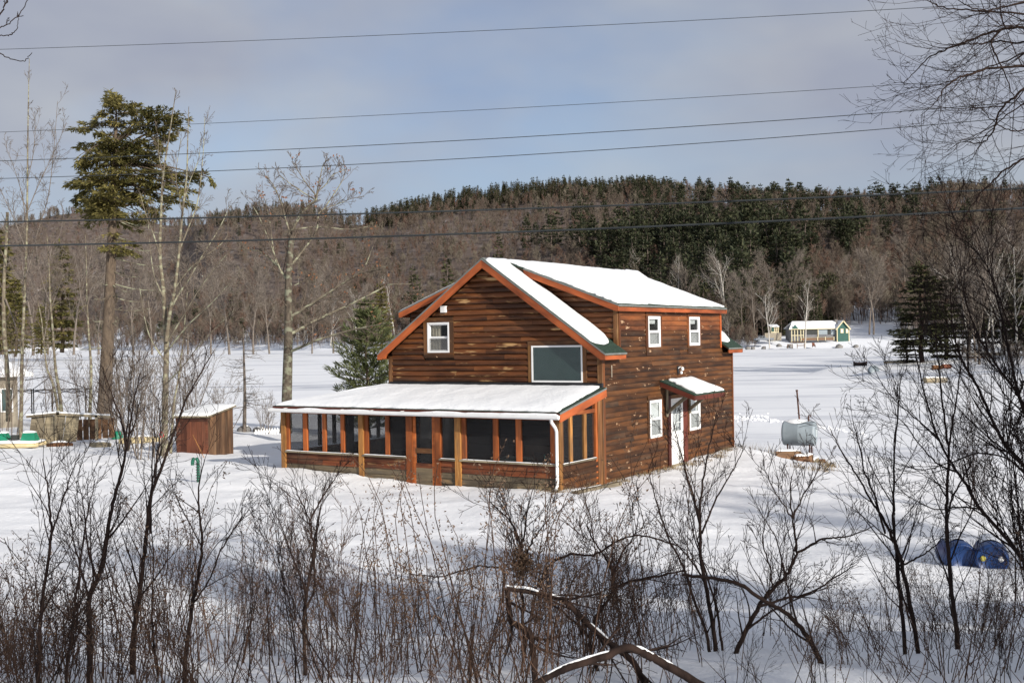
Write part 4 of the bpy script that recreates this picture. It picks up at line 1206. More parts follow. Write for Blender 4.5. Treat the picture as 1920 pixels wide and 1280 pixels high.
for s_, xe, de in ((1, XE_R, DE_R), (-1, XE_L, DE_L)):
    eave(xe, YF, 1.0, roof_top(xe), main_roof, s_, .195); eave(xe, 8.93, YB, roof_top(xe), main_roof, s_, .195)
    eave(de, DYF, DYB, dorm_top(de) + .012, dorm_roof, s_, .20)
    # boxed ends of the eaves
    a, b = sorted((xe, 0.0 if s_ > 0 else -WD))
    for (p, q) in ((YF + .04, 0.98), (8.95, YB - .04)):
        board('eave_soffit', a + .01, b - .01, p, q, roof_top(xe) - .19, roof_top(xe) - .17, MT['trim'], main_roof, 'y')
# snow: the strip down the front of the main roof stops short of the eave and ends in a rounded tongue
def q_roof(x0, x1, y0, y1, zf): return [(x0, y0, zf(x0)), (x1, y0, zf(x1)), (x1, y1, zf(x1)), (x0, y1, zf(x0))]
def tongue(name, xa, xb, y0, y1, zf, th, parent, seed):
    """strip of snow whose lower end is rounded"""
    nu, nv = 60, 16
    U, Vv = np.meshgrid(np.linspace(0, 1, nu), np.linspace(0, 1, nv))
    X = xa + (xb - xa) * U
    s = np.clip((U - 0.90) / 0.10, 0, 1)
    half = 0.5 * np.sqrt(np.clip(1 - s ** 2.2, 0.0, 1)) + 0.0
    cen = 0.5 - 0.10 * np.clip((U - .8) / .2, 0, 1)
    Y = y0 + (y1 - y0) * (cen + (Vv - 0.5) * 2 * half + (0.5 - cen) * (1 - s) * 0)
    Y = np.clip(Y + 0.02 * vnoise(U * 30, Vv * 0 + seed, seed), y0, y1)
    e = np.minimum(np.minimum(Y - y0, y1 - Y), 0.2) / 0.2
    e2 = np.minimum(half * 2 * np.minimum(Vv, 1 - Vv) * (y1 - y0), 0.15) / 0.15
    H = th * (0.25 + 0.75 * np.sqrt(np.clip(np.minimum(1, e2), 0, 1))) * np.clip((1 - U) * 12, 0.15, 1) * (1 + 0.3 * fbm(X * 1.4, Y * 1.4, seed, 3))
    Z = np.vectorize(zf)(X)
    top = np.stack([X, Y, Z + H], -1).reshape(-1, 3); bot = np.stack([X, Y, Z + .003], -1).reshape(-1, 3)
    j, i = np.meshgrid(np.arange(nv - 1), np.arange(nu - 1), indexing='ij'); q0 = (j * nu + i).ravel()
    q = np.stack([q0, q0 + 1, q0 + nu + 1, q0 + nu], 1)
    n = nu * nv
    ring = list(range(nu)) + [k * nu + nu - 1 for k in range(1, nv)] + [(nv - 1) * nu + k for k in range(nu - 2, -1, -1)] + [k * nu for k in range(nv - 2, 0, -1)]
    sk = np.array([(ring[k], ring[k] + n, ring[(k + 1) % len(ring)] + n, ring[(k + 1) % len(ring)]) for k in range(len(ring))])
    if xb < xa: q = q[:, ::-1]; sk = sk[:, ::-1]
    mb = MB(); mb.addq(np.concatenate([top, bot]), np.concatenate([q, sk]), 0, True)
    return mb.build(name, MT['roof_snow'], parent)
tongue('snow_layer', PK + .10, -0.02, YF + .05, 1.0, roof_top, 0.11, main_roof, 3)
tongue('snow_layer', PK + .05, 0.05, 8.95, YB - .04, roof_top, 0.11, main_roof, 5)
tongue('snow_layer', PK - .10, XE_L + .1, YF + .12, 1.0, roof_top, 0.035, main_roof, 8)
dz = lambda x: dorm_top(x) + .012
snow_blanket('snow_layer', [(PK - .02, DYF + .04, dz(PK)), (DE_R - .05, DYF + .04, dz(DE_R - .05)), (DE_R - .05, DYB - .04, dz(DE_R - .05)), (PK - .02, DYB - .04, dz(PK))], 60, 90, 0.115, dorm_roof, 0.45, 0.6, seed=4, edgen=.10)
snow_blanket('snow_layer', [(DE_L + .03, DYF + .02, dz(DE_L + .03)), (PK, DYF + .02, dz(PK)), (PK, DYB - .04, dz(PK)), (DE_L + .03, DYB - .04, dz(DE_L + .03))], 40, 60, 0.05, dorm_roof, 0.2, 0.3, seed=6, edgen=.02)
# weathered ridge cap showing at both ends
mb = MB()
for y0, y1 in ((YF + .02, 0.55), (9.3, YB - .02)):
    for s_ in (-1, 1):
        v = []
        for dx in (0.0, .17):
            for y in (y0, y1): v.append((PK + s_ * dx, y, roof_top(PK + dx) + .020 - (0.003 if dx else 0)))
        for dx in (0.0, .17):
            for y in (y0, y1): v.append((PK + s_ * dx, y, roof_top(PK + dx) + .004))
        mb.add(v, [(0, 1, 3, 2), (4, 6, 7, 5), (0, 4, 5, 1), (2, 3, 7, 6), (0, 2, 6, 4), (1, 5, 7, 3)])
mb.build('ridge_cap', MT['drip'], main_roof)

# flashing where the porch roof meets the wall
board('flashing', -WD + .02, 0.05, -0.095, -0.004, 3.09, 3.235, MT['black'], house, 'x')

# ---- canopy over the side door
cn = empty('door_canopy', (0, 0, 0), 0, house); cn['label'] = 'small snow covered canopy on two timber brackets over the white door'
CY0, CY1, CXO, CZ0, CZ1 = 3.80, 6.32, 1.18, 3.17, 2.735
cz = lambda x: CZ0 + (CZ1 - CZ0) * x / CXO
mb = MB(); roof_deck(mb, 0.035, CXO, CY0, CY1, cz, .045); mb.build('canopy_roof', MT['shingle'], cn)
rake('canopy_rake', 0.04, CXO - .02, CY0 + .02, cz, .15, MT['fascia_dark'], cn, off=.047); rake('canopy_rake', 0.04, CXO - .02, CY1 - .02, cz, .15, MT['fascia_dark'], cn, off=.047)
board('canopy_fascia', CXO - .045, CXO - .005, CY0 + .045, CY1 - .045, cz(CXO) - .19, cz(CXO) - .048, MT['fascia_dark'], cn, 'y')
mb = MB(); roof_deck(mb, 0.04, CXO - .05, CY0 + .05, CY1 - .05, lambda x: cz(x) - .048, .02); mb.build('canopy_lining', MT['log_side'], cn)
for y in (4.22, 5.98):
    mb = MB(); L = math.hypot(.80, .62); mb.box(-L / 2, L / 2, -.045, .045, -.05, .05)
    mb.build('bracket', MT['grey_wood'], cn, (.06 + .40, y, 2.12 + .31), (0, -math.atan2(.62, .80), 0))
    board('wall_cleat', .056, .10, y - .045, y + .045, 2.0, 2.9, MT['grey_wood'], cn)
snow_blanket('snow_layer', [(0.06, CY0 + .50, cz(.06)), (CXO - .01, CY0 + .16, cz(CXO - .01)), (CXO - .01, CY1 - .05, cz(CXO - .01)), (0.06, CY1 - .3, cz(.06))], 24, 40, 0.12, cn, 0.25, 0.3, seed=12, edgen=.06)

# ---- lights on the walls
lt = empty('wall_lantern', (0.03, 5.17, 3.44), 0, house); lt['label'] = 'small grey lantern on the side wall above the canopy'
mb = MB(); mb.box(0, .03, -.06, .06, -.12, .12); mb.build('back_plate', MT['black'], lt)
mb = MB(); mb.tube([(.03, 0, .05), (.09, 0, .10), (.13, .03, .06)], .014, 6); mb.lathe([(.0, .10), (.05, .07), (.055, .0), (.03, -.03), (.0, -.03)], 10, 0, Matrix.Translation((.14, .05, 0)), True)
mb.lathe([(.0, .06), (.04, .05), (.05, -.02), (.0, -.04)], 10, 0, Matrix.Translation((.13, -.02, -.10)), True)
mb.build('lamp_head', MT['white'], lt)
fl = empty('utility_box', (-5.36, -0.05, 5.45), 0, house); fl['label'] = 'white box fixed high under the left rake of the gable'
mb = MB(); mb.box(-.085, .085, -.11, 0, -.09, .09); mb.build('box_body', MT['white'], fl)
mb = MB(); mb.box(-.095, .095, -.12, 0.01, .091, .108); mb.build('box_lid', MT['white'], fl)
board('cable_cover', 0.032, 0.05, .52, .545, 3.38, 3.72, MT['curtain'], house)

# ------------------------------------------------------------------ screened porch
PX0, PY0 = -9.93, -2.42
pc = empty('porch', (0, 0, 0), 0, house); pc['label'] = 'low screened porch with stained posts along the gable front'
PS = 0.203
pr_top = lambda y: 2.58 + PS * (y + 2.75)
def deck_poly(mb, pts, zf, th=0.05):
    n = len(pts)
    v = [(p[0], p[1], zf(*p) - th) for p in pts] + [(p[0], p[1], zf(*p)) for p in pts]
    mb.add(v, [tuple(range(n))[::-1], tuple(range(n, 2 * n))] + [(k, (k + 1) % n, n + (k + 1) % n, n + k) for k in range(n)])
HIPX = -WD - .02
side_top = lambda x, y: 2.58 + (pr_top(-.09) - 2.58) * (x + 10.0) / (HIPX + 10.0)
mb = MB()
deck_poly(mb, [(-10.0, -2.75), (0.19, -2.75), (0.19, -.09), (HIPX, -.09)], lambda x, y: pr_top(y))
deck_poly(mb, [(-10.0, -2.746), (HIPX, -.086), (HIPX, 3.1), (-10.0, 3.1)], side_top)
mb.build('porch_roof', MT['shingle'], pc)
mb = MB()
deck_poly(mb, [(-9.9, -2.68), (0.14, -2.68), (0.14, -.10), (HIPX, -.10)], lambda x, y: pr_top(y) - .056, .03)
deck_poly(mb, [(-9.9, -2.66), (HIPX, -.08), (HIPX, 3.0), (-9.9, 3.0)], lambda x, y: side_top(x, y) - .058, .03)
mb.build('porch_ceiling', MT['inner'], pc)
def rake_y(name, x, y0, y1, drop, mat, th=.04, off=.052):
    L = math.hypot(y1 - y0, pr_top(y1) - pr_top(y0)); an = math.atan2(pr_top(y1) - pr_top(y0), y1 - y0)
    mb = MB(); mb.box(-L / 2, L / 2, -th / 2, th / 2, -drop, 0)
    o = mb.build(name, mat, pc, (x, (y0 + y1) / 2, pr_top((y0 + y1) / 2) - off))
    o.matrix_basis = Matrix.Translation(o.location) @ Matrix.Rotation(math.pi / 2, 4, 'Z') @ Matrix.Rotation(-an, 4, 'Y')
    return o
rake_y('porch_rake', 0.165, -2.745, -.095, .21, MT['fascia'])
board('porch_fascia', -10.0, -9.965, -2.71, 3.1, 2.41, 2.568, MT['fascia_dark'], pc, 'y')
rake_y('drip_edge', 0.192, -2.75, -.095, .05, MT['drip'], .012, .004)
board('porch_fascia', -9.99, 0.18, -2.752, -2.712, 2.42, 2.568, MT['fascia_dark'], pc, 'x')
board('header_beam', PX0 + .03, -0.01, PY0 + .03, PY0 + .12, 2.34, 2.545, MT['post_red'], pc, 'x')
# snow on the porch roof
snow_blanket('snow_layer', [(-9.97, -2.72, pr_top(-2.72)), (0.10, -2.72, pr_top(-2.72)), (0.0, -.10, pr_top(-.10)), (HIPX, -.10, pr_top(-.10))], 110, 32, 0.115, pc, 0.22, 0.5, seed=9, edgen=.06, edge=(0, 0, 0, 0))
snow_blanket('snow_layer', [(-9.97, -2.70, side_top(-9.97, 0)), (HIPX, -.07, side_top(HIPX, 0)), (HIPX, 3.05, side_top(HIPX, 0)), (-9.97, 3.05, side_top(-9.97, 0))], 30, 60, 0.10, pc, 0.3, 0.3, seed=19, edgen=.02)
# gutter with snow lying in it
mb = MB(); prof = [(-2.765, 2.50), (-2.765, 2.475), (-2.79, 2.405), (-2.845, 2.40), (-2.885, 2.44), (-2.89, 2.515), (-2.875, 2.515)]
v = []
for x in (-10.06, 0.20):
    for y, z in prof: v.append((x, y, z))
k = len(prof); mb.add(v, [(i, i + 1, k + i + 1, k + i) for i in range(k - 1)] + [tuple(range(k)), tuple(range(2 * k - 1, k - 1, -1))])
gt = mb.build('gutter', MT['white'], pc)
snow_blanket('snow_fill', [(-10.05, -2.885, 2.485), (0.18, -2.885, 2.485), (0.18, -2.770, 2.485), (-10.05, -2.770, 2.485)], 160, 6, 0.055, pc, 1.3, 0.05, seed=33, noise_s=1.1, edgen=.01)
mb = MB()
for k in range(9):
    x = -9.4 + k * 1.12; mb.box(x - .02, x + .02, -2.888, -2.74, 2.521, 2.531)
mb.build('gutter_strap', MT['white'], pc)
mb = MB(); mb.tube([(-.02, -2.83, 2.42), (-.02, -2.83, 2.34), (-.06, -2.56, 2.16), (-.06, -2.50, 2.06), (-.06, -2.50, .75), (-.05, -2.54, .62), (-.03, -2.66, .55)], [.045] * 7, 8)
mb.build('downspout', MT['white'], pc)

# posts and mullions along the front: (x0, x1, kind)
G0 = 0.30
def post(x0, x1, y0, y1, z0, z1, mat): return board('post', x0, x1, y0, y1, z0, z1, mat, pc)
def mullion(x0, x1, y0, y1, z0, z1): return board('mullion', x0, x1, y0, y1, z0, z1, MT['post_red'], pc)
post(PX0, PX0 + .17, PY0 - .06, PY0 + .11, G0, 2.52, MT['post']); mullion(-9.755, -9.64, PY0, PY0 + .07, 1.20, 2.52)
post(-6.83, -6.66, PY0 - .06, PY0 + .11, G0, 2.52, MT['post']); mullion(-6.655, -6.51, PY0, PY0 + .07, 1.20, 2.52)
post(-3.36, -3.17, PY0 - .06, PY0 + .11, G0, 2.52, MT['post']); mullion(-3.165, -3.02, PY0, PY0 + .07, 1.20, 2.52)
post(-5.09, -4.87, PY0 - .03, PY0 + .10, G0, 2.52, MT['post_red']); post(-4.07, -3.88, PY0 - .03, PY0 + .10, G0, 2.52, MT['post_red'])
post(-.125, .02, PY0 - .06, PY0 + .09, G0, 2.48, MT['post'])
for a, b in ((-9.07, -8.90), (-8.29, -8.15), (-7.57, -7.43), (-5.87, -5.73), (-2.12, -1.96), (-1.38, -1.21), (-.30, -.16)): mullion(a, b, PY0, PY0 + .07, 1.20, 2.52)
# knee wall: boards and a snowy sill in every bay
BAYS = [(PX0 + .17, -6.83), (-6.66, -5.09), (-3.88, -3.36), (-3.17, -.125)]
def knee_mat(z, x): return MT['log_low'] if z < 0.80 else MT['log_knee']
kw = MB()
for a, b in BAYS: kw.box(a, b, PY0 + .02, PY0 + .06, G0, 1.14)
kwo = kw.build('knee_wall', MT['wall_core'], pc)
for a, b in BAYS:
    z = 0.33
    while z < 1.12:
        cuts = [a] + ([a + (b - a) * random.uniform(.3, .7)] if b - a > 2 else []) + [b]
        for c0, c1 in zip(cuts[:-1], cuts[1:]): log_piece('board', lambda zz, c0=c0: c0, lambda zz, c1=c1: c1 - .003, z, .158, (0, PY0 + .018, 0), 0, knee_mat(z + .08, a), pc, .03)
        z += .158
    board('sill', a - .03 if a > -9 else a, b + .02 if b < -.2 else b, PY0 - .075, PY0 + .07, 1.143, 1.19, MT['grey_wood'], pc, 'x')
    snow_blanket('sill_snow', [(a + .01, PY0 - .07, 1.19), (b - .01, PY0 - .07, 1.19), (b - .01, PY0 - .005, 1.19), (a + .01, PY0 - .005, 1.19)], 40, 4, .022, pc, 0.6, .03, seed=int(a * 10) % 50, edgen=.008)
# screens
for a, b in ((-9.64, -9.07), (-8.90, -8.29), (-8.15, -7.57), (-7.43, -6.83), (-6.51, -5.87), (-5.73, -5.09), (-3.88, -3.36), (-3.02, -2.12), (-1.96, -1.38), (-1.21, -.30)):
    mb = MB(); mb.box(a, b, PY0 + .040, PY0 + .043, 1.19, 2.52); mb.build('screen_panel', MT['screen'], pc)
# screen door
sd = empty('screen_door', (-4.87, PY0, 0.35), 0, house); sd['label'] = 'timber screen door in the middle of the porch front'
for nm, bb, mt in (('stile', (.01, .11, 0, .04, 0, 2.12), 'post_red'), ('stile', (.69, .79, 0, .04, 0, 2.12), 'post_red'), ('rail', (.11, .69, -.01, .04, .96, 1.10), 'trim'), ('rail', (.11, .69, 0, .04, 2.02, 2.12), 'post_red')):
    c = bb; mbb = MB(); mbb.box(*c); mbb.build(nm, MT[mt], sd)
for k in range(5):
    mbb = MB(); mbb.box(.11, .69, .0 + .002 * (k % 2), .035, .0 + k * .135, .133 + k * .135); mbb.build('board', knee_mat(.35 + k * .135, 0), sd)
mbb = MB(); mbb.box(.11, .69, .018, .021, .675, .96); mbb.box(.11, .69, .018, .021, 1.10, 2.02); mbb.build('screen_panel', MT['screen'], sd)
# right end of the porch (under the rake)
post(-.13, .015, -2.325, -2.27, 1.2, 2.48, MT['trim'])
for a, b in ((-1.88, -1.74), (-1.11, -.95)): board('mullion', -.07, .0, a, b, 1.20, 2.52, MT['post'], pc)
board('post', -.09, .012, -.44, -.33, G0, 2.95, MT['post_red'], pc); board('post', -.085, .03, -.33, -.08, G0, 3.0, MT['trim'], pc)
board('rail', -.08, .008, -2.27, -.44, 2.44, 2.545, MT['post_red'], pc, 'y')
mb = MB(); mb.box(-.043, -.04, -2.33, -.44, 1.19, 2.44); mb.build('screen_panel', MT['screen'], pc)
mb = MB(); v = [(-.04, -1.9, 2.545), (-.04, -.44, 2.545), (-.04, -.44, pr_top(-.44) - .1), (-.04, -1.9, pr_top(-1.9) - .1)]; mb.add(v, [(0, 1, 2, 3)]); mb.build('screen_panel', MT['screen'], pc)
z = 0.33
while z < 1.12:
    log_piece('board', lambda zz: -2.33, lambda zz: -.33, z, .158, (-.005, 0, 0), math.pi / 2, MT['log_side'], pc, .03); z += .158
mb = MB(); mb.box(-.06, -.008, -2.33, -.33, G0, 1.14); mb.build('knee_wall', MT['wall_core'], pc)
board('sill', -.07, .05, -2.33, -.44, 1.145, 1.19, MT['grey_wood'], pc, 'y')
snow_blanket('sill_snow', [(.0, -2.32, 1.19), (.048, -2.32, 1.19), (.048, -.45, 1.19), (.0, -.45, 1.19)], 4, 30, .02, pc, .6, .03, seed=3, edgen=.005)
# far left end and the back corner seen through the screens
LS = 3.0
for y, hw in ((-1.47, .06), (-.76, .06), (-.06, .06), (1.45, .06), (2.22, .06)): board('mullion', PX0 + .02, PX0 + .09, y - hw, y + hw, 1.2, 2.5, MT['inner'], pc)
board('post', PX0 + .0, PX0 + .12, .52, .86, G0, 2.5, MT['inner'], pc); board('post', PX0, PX0 + .15, LS - .15, LS, G0, 2.5, MT['inner'], pc)
mb = MB(); mb.box(PX0 + .03, PX0 + .07, PY0 + .12, LS - .16, G0, 1.16); mb.build('knee_wall', MT['log_knee'], pc)
mb = MB(); mb.box(PX0 + .06, PX0 + .063, PY0 + .12, LS - .16, 1.16, 2.5); mb.build('screen_panel', MT['screen'], pc)
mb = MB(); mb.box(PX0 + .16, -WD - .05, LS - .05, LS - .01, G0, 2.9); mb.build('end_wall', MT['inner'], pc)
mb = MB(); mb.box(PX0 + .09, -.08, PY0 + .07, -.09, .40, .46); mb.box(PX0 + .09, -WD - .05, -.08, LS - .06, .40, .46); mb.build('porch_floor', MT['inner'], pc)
# glass slider in the wall behind, and what stands on the porch
sl_ = empty('sliding_door', (-5.65, -.01, .5), 0, house)
for a, b in ((-.93, 0), (0, .93)):
    mb = MB(); y = -.04 if a < 0 else -.07
    mb.box(a, a + .07, y, y + .025, 0, 1.98); mb.box(b - .07, b, y, y + .025, 0, 1.98); mb.box(a + .07, b - .07, y, y + .025, 1.9, 1.98); mb.box(a + .07, b - .07, y, y + .025, 0, .1)
    mb.build('sash', MT['inner'], sl_)
mb = MB(); mb.box(-.86, -.07, -.03, -.027, .1, 1.9); mb.box(.07, .86, -.06, -.057, .1, 1.9); mb.build('pane', MT['glass'], sl_)
mb = MB(); mb.box(-.9, .9, .2, .21, .0, 1.95); mb.build('curtain', MT['curtain'], sl_)
def to_world(p): return HM @ Vector(p)
tb = thing('porch_table', 'long table with a pale green top behind the porch screens', 'table', to_world((-1.75, -1.55, .46)), -TH)
mb = MB(); mb.box(-.75, .75, -.40, .40, .70, .74); mb.build('tabletop', MT['shade_teal'], tb)
for sx in (-.68, .68):
    for sy in (-.33, .33):
        mb = MB(); mb.box(sx - .03, sx + .03, sy - .03, sy + .03, 0, .70); mb.build('leg', MT['inner'], tb)
ch = thing('porch_chair', 'cushioned chair with a turquoise cloth in the corner of the porch', 'chair', to_world((-.72, -1.75, .46)), -TH + 2.6)
mb = MB(); mb.box(-.28, .28, -.27, .27, .36, .44); mb.build('seat', MT['inner'], ch)
mb = MB(); mb.hexa([(-.28, .22, .44), (.28, .22, .44), (.28, .28, .44), (-.28, .28, .44), (-.26, .32, .98), (.26, .32, .98), (.26, .37, .98), (-.26, .37, .98)]); mb.build('backrest', MT['inner'], ch)
for sx in (-.25, .25):
    for sy in (-.24, .24):
        mb = MB(); mb.box(sx - .025, sx + .025, sy - .025, sy + .025, 0, .36); mb.build('leg', MT['inner'], ch)
mb = MB(); wavy(mb, -.30, .30, .30, .42, .95, .02, 10); wavy(mb, -.3, .3, -.29, .40, .78, .05, 12); mb.build('cushion', MT['teal'], ch)

# ------------------------------------------------------------------ things in the yard
random.seed(21)
# lean-to shed
S0 = on_ground(389, 856)
SR = 0.62                                      # turn of the shed
_a = W(331, 852, 42.9); _b = W(389, 855, 42.6); _c = W(438, 853, 44.6)
sA = math.atan2((_b - _a).y, (_b - _a).x)
shed = thing('wooden_shed', 'low reddish brown plank shed with a sloping snowy roof left of the porch', 'shed', (_b.x, _b.y, min(_b.z, S0.z) - .12))
fx = Vector(((_a.x - _b.x), (_a.y - _b.y), 0)); fw_ = fx.length; fx.normalize()
sx_ = Vector(((_c.x - _b.x), (_c.y - _b.y), 0)); sw_ = sx_.length; sx_.normalize()
hf = (W(389, 782, 42.6).z - shed.location.z); hb = (W(438, 763, 44.6).z - shed.location.z)
def sp(u, v, z): p = fx * u + sx_ * v; return (p.x, p.y, z)
def shz(v): return hf + (hb - hf) * v / sw_
nf = 6
for k in range(nf):
    u0, u1 = fw_ * k / nf, fw_ * (k + 1) / nf - .008
    dpt = random.uniform(-.012, .0)
    L = hf
    mb = MB(); mb.hexa([(-L / 2, -.03, 0), (L / 2, -.03, 0), (L / 2, -.03, u1 - u0), (-L / 2, -.03, u1 - u0), (-L / 2, 0.0, 0), (L / 2, 0, 0), (L / 2, 0, u1 - u0), (-L / 2, 0, u1 - u0)])
    # local x -> up, local z -> along the wall, local y -> outwards
    o = mb.build('plank', MT['shed_red'], shed)
    n_ = Vector((sx_.x, sx_.y, 0)) * -1
    o.matrix_basis = Matrix(((0, n_.x, fx.x, 0), (0, n_.y, fx.y, 0), (1, 0, 0, 0), (0, 0, 0, 1))); o.location = Vector(sp(u0, dpt, L / 2))
ns = 9
for k in range(ns):
    v0, v1 = sw_ * k / ns, sw_ * (k + 1) / ns - .008
    L0, L1 = shz(v0), shz(v1)
    mb = MB(); w = v1 - v0; mb.hexa([(0, -.03, 0), (L0, -.03, 0), (L1, -.03, w), (0, -.03, w), (0, 0, 0), (L0, 0, 0), (L1, 0, w), (0, 0, w)])
    o = mb.build('plank', MT['shed_grey'], shed)
    n_ = Vector((-fx.x, -fx.y, 0))
    o.matrix_basis = Matrix(((0, n_.x, sx_.x, 0), (0, n_.y, sx_.y, 0), (1, 0, 0, 0), (0, 0, 0, 1))); o.location = Vector(sp(random.uniform(-.01, 0.004), v0, 0))
mb = MB()
for (u, v) in ((0, 0),): mb.hexa([sp(-.015, -.015, 0), sp(.06, -.015, 0), sp(.06, .06, 0), sp(-.015, .06, 0), sp(-.015, -.015, hf), sp(.06, -.015, hf), sp(.06, .06, hf), sp(-.015, .06, hf)])
mb.build('corner_post', MT['shed_red'], shed)
mb = MB()
for poly in ([sp(fw_, 0, 0), sp(fw_, sw_, 0), sp(fw_, sw_, hb), sp(fw_, 0, hf)], [sp(0.02, sw_, 0), sp(fw_, sw_, 0), sp(fw_, sw_, hb), sp(0.02, sw_, hb)]): mb.add(poly, [(0, 1, 2, 3)])
mb.build('rear_wall', MT['shed_grey'], shed)
def rz_(v): return shz(v) + .0
mb = MB(); e = .10
mb.hexa([sp(-e, -e * 1.3, rz_(-e)), sp(fw_ + e, -e * 1.3, rz_(-e)), sp(fw_ + e, sw_ + e, rz_(sw_ + e)), sp(-e, sw_ + e, rz_(sw_ + e)), sp(-e, -e * 1.3, rz_(-e) + .06), sp(fw_ + e, -e * 1.3, rz_(-e) + .06), sp(fw_ + e, sw_ + e, rz_(sw_ + e) + .06), sp(-e, sw_ + e, rz_(sw_ + e) + .06)])
srf = mb.build('roof', MT['grey_wood'], shed)
mb = MB(); mb.hexa([sp(-.02, -.022, hf - .16), sp(fw_, -.022, hf - .16), sp(fw_, -.002, hf - .16), sp(-.02, -.002, hf - .16), sp(-.02, -.05, hf - .01), sp(fw_, -.05, hf - .01), sp(fw_, -.002, hf - .01), sp(-.02, -.002, hf - .01)])
mb.build('front_fascia', MT['shed_red'], shed)
snow_blanket('snow_layer', [sp(fw_ + e, -e, rz_(-e) + .06), sp(-e, -e, rz_(-e) + .06), sp(-e, sw_ + e, rz_(sw_ + e) + .06), sp(fw_ + e, sw_ + e, rz_(sw_ + e) + .06)], 30, 40, 0.10, shed, 0.3, .25, seed=41, edgen=.03)

# heating oil tank on pipe legs
p = on_ground(1497, 868); TY = 42.0
tp = W(1499, 812, TY)
tz = gz(tp.x, TY)
ta = math.radians(-24)
tank = thing('oil_tank', 'pale blue grey oil tank on pipe legs with snow on its back', 'tank', (tp.x, TY, tz), ta)
TR, TL, cz_ = 0.455, 1.16, tp.z - tz
RX = Matrix.Rotation(math.pi / 2, 4, 'Y')
mb = MB(); mb.lathe([(0, -TL / 2 - .035), (TR * .80, -TL / 2 - .025), (TR * .93, -TL / 2 - .005), (TR * .99, -TL / 2 + .03), (TR, -TL / 2 + .07), (TR, -.01), (TR * 1.006, 0), (TR, .01), (TR, TL / 2 - .07), (TR * .99, TL / 2 - .03), (TR * .93, TL / 2 + .005), (TR * .80, TL / 2 + .025), (0, TL / 2 + .035)], 40, 0, Matrix.Translation((0, 0, cz_)) @ RX)
mb.build('tank_shell', MT['tank'], tank)
mb = MB(); mb.box(TL / 2 + .034, TL / 2 + .042, -.13, .13, cz_ - .12, cz_ + .16); mb.build('end_plate', simple('tank_plate', (0.42, 0.47, 0.48), .5, .08), tank)
for lx in (-.40, .40):
    for ly in (-.22, .22):
        mb = MB(); mb.tube([(lx, ly, -.15), (lx, ly, cz_ - TR * .80)], .028, 8); mb.build('leg', MT['rust'], tank)
mb = MB(); mb.tube([(.02, 0, cz_ + TR - .03), (.0, 0, cz_ + TR + .10), (-.07, 0, cz_ + TR + 1.12)], .030, 8); mb.tube([(-.07, 0, cz_ + TR + 1.10), (-.072, 0, cz_ + TR + 1.16)], .044, 8); mb.build('fill_pipe', MT['rust'], tank)
mb = MB(); mb.tube([(.34, 0, cz_ + TR - .03), (.34, 0, cz_ + TR + .17), (.36, .0, cz_ + TR + .23), (.41, 0, cz_ + TR + .22), (.42, 0, cz_ + TR + .16)], .028, 8); mb.build('vent_pipe', MT['rust'], tank)
mb = MB(); nu, nv = 16, 12; V_ = []
for j in range(nv):
    for i in range(nu):
        u = i / (nu - 1); v_ = j / (nv - 1) * 2 - 1
        x = -.50 + .78 * u; hw = .62 * math.sin(math.pi * min(.97, max(.03, u))) ** .5
        a = v_ * hw; rr = TR + .004 + .075 * math.cos(v_ * 1.5) * math.sin(math.pi * min(.98, max(.02, u))) ** .7
        V_.append((x, rr * math.sin(a), cz_ + rr * math.cos(a)))
mb.add(V_, [(j * nu + i, j * nu + i + 1, (j + 1) * nu + i + 1, (j + 1) * nu + i) for j in range(nv - 1) for i in range(nu - 1)], 0, True); mb.build('snow_saddle', MT['roof_snow'], tank)
mb = MB()
for k in range(9):
    x = -.42 + .1 * k + random.uniform(-.03, .03); L = random.uniform(.10, .32); zz = cz_ - TR * .93
    mb.tube([(x, -.17, zz), (x, -.17, zz - L)], [.010, .002], 5)
mb.build('icicle', glass_mat('ice', (.9, .93, .95), .2), tank)
# timber blocks stacked round its feet
def block(px, py, Y, L, w, h, rz, label, mat='grey_wood', snow=True, lift=0.0, name='timber_block'):
    q = W(px, py, Y); z = gz(q.x, Y)
    h = h * .78; L = L * 1.15
    t = thing(name, label, 'timber', (q.x, Y, z + lift), rz, 'timbers round the oil tank')
    mb = MB(); mb.box(-L / 2, L / 2, -w / 2, w / 2, -.12, h); mb.build('timber', MT[mat], t)
    mb = MB(); mb.box(L / 2 + .001, L / 2 + .014, -w / 2 + .02, w / 2 - .02, .02, h - .03); mb.build('end_grain', MT['post'], t)
    if snow: snow_blanket('snow_cap', [(-L / 2, -w / 2, h), (L / 2, -w / 2, h), (L / 2, w / 2, h), (-L / 2, w / 2, h)], 16, 8, .07, t, .4, .12, seed=int(px) % 60, edgen=.02)
    return t
block(1478, 872, 40.2, .75, .28, .40, -.05, 'pale grey timber block at the front left of the oil tank', 'shed_grey')
block(1503, 872, 40.0, .42, .26, .36, .1, 'short timber block with a dark hollow in front of the oil tank', 'trim')
block(1475, 858, 40.9, .42, .22, .42, .4, 'small dark block with a snow cap left of the tank legs', 'trim')
block(1486, 850, 41.3, 1.0, .12, .45, -.28, 'leaning board on the left side under the oil tank', 'grey_wood', False)
block(1513, 865, 40.6, .36, .32, .48, .9, 'snow capped post block right of the middle of the tank base', 'shed_grey')
block(1527, 862, 41.3, .9, .16, .36, 1.15, 'long timber along the right side of the tank base', 'grey_wood')
block(1524, 848, 42.6, .8, .14, .42, .1, 'timber behind the right legs of the oil tank', 'trim', False)
block(1540, 872, 41.0, .14, .14, .3, .2, 'short upright stake at the right corner of the tank base', 'shed_grey', False)

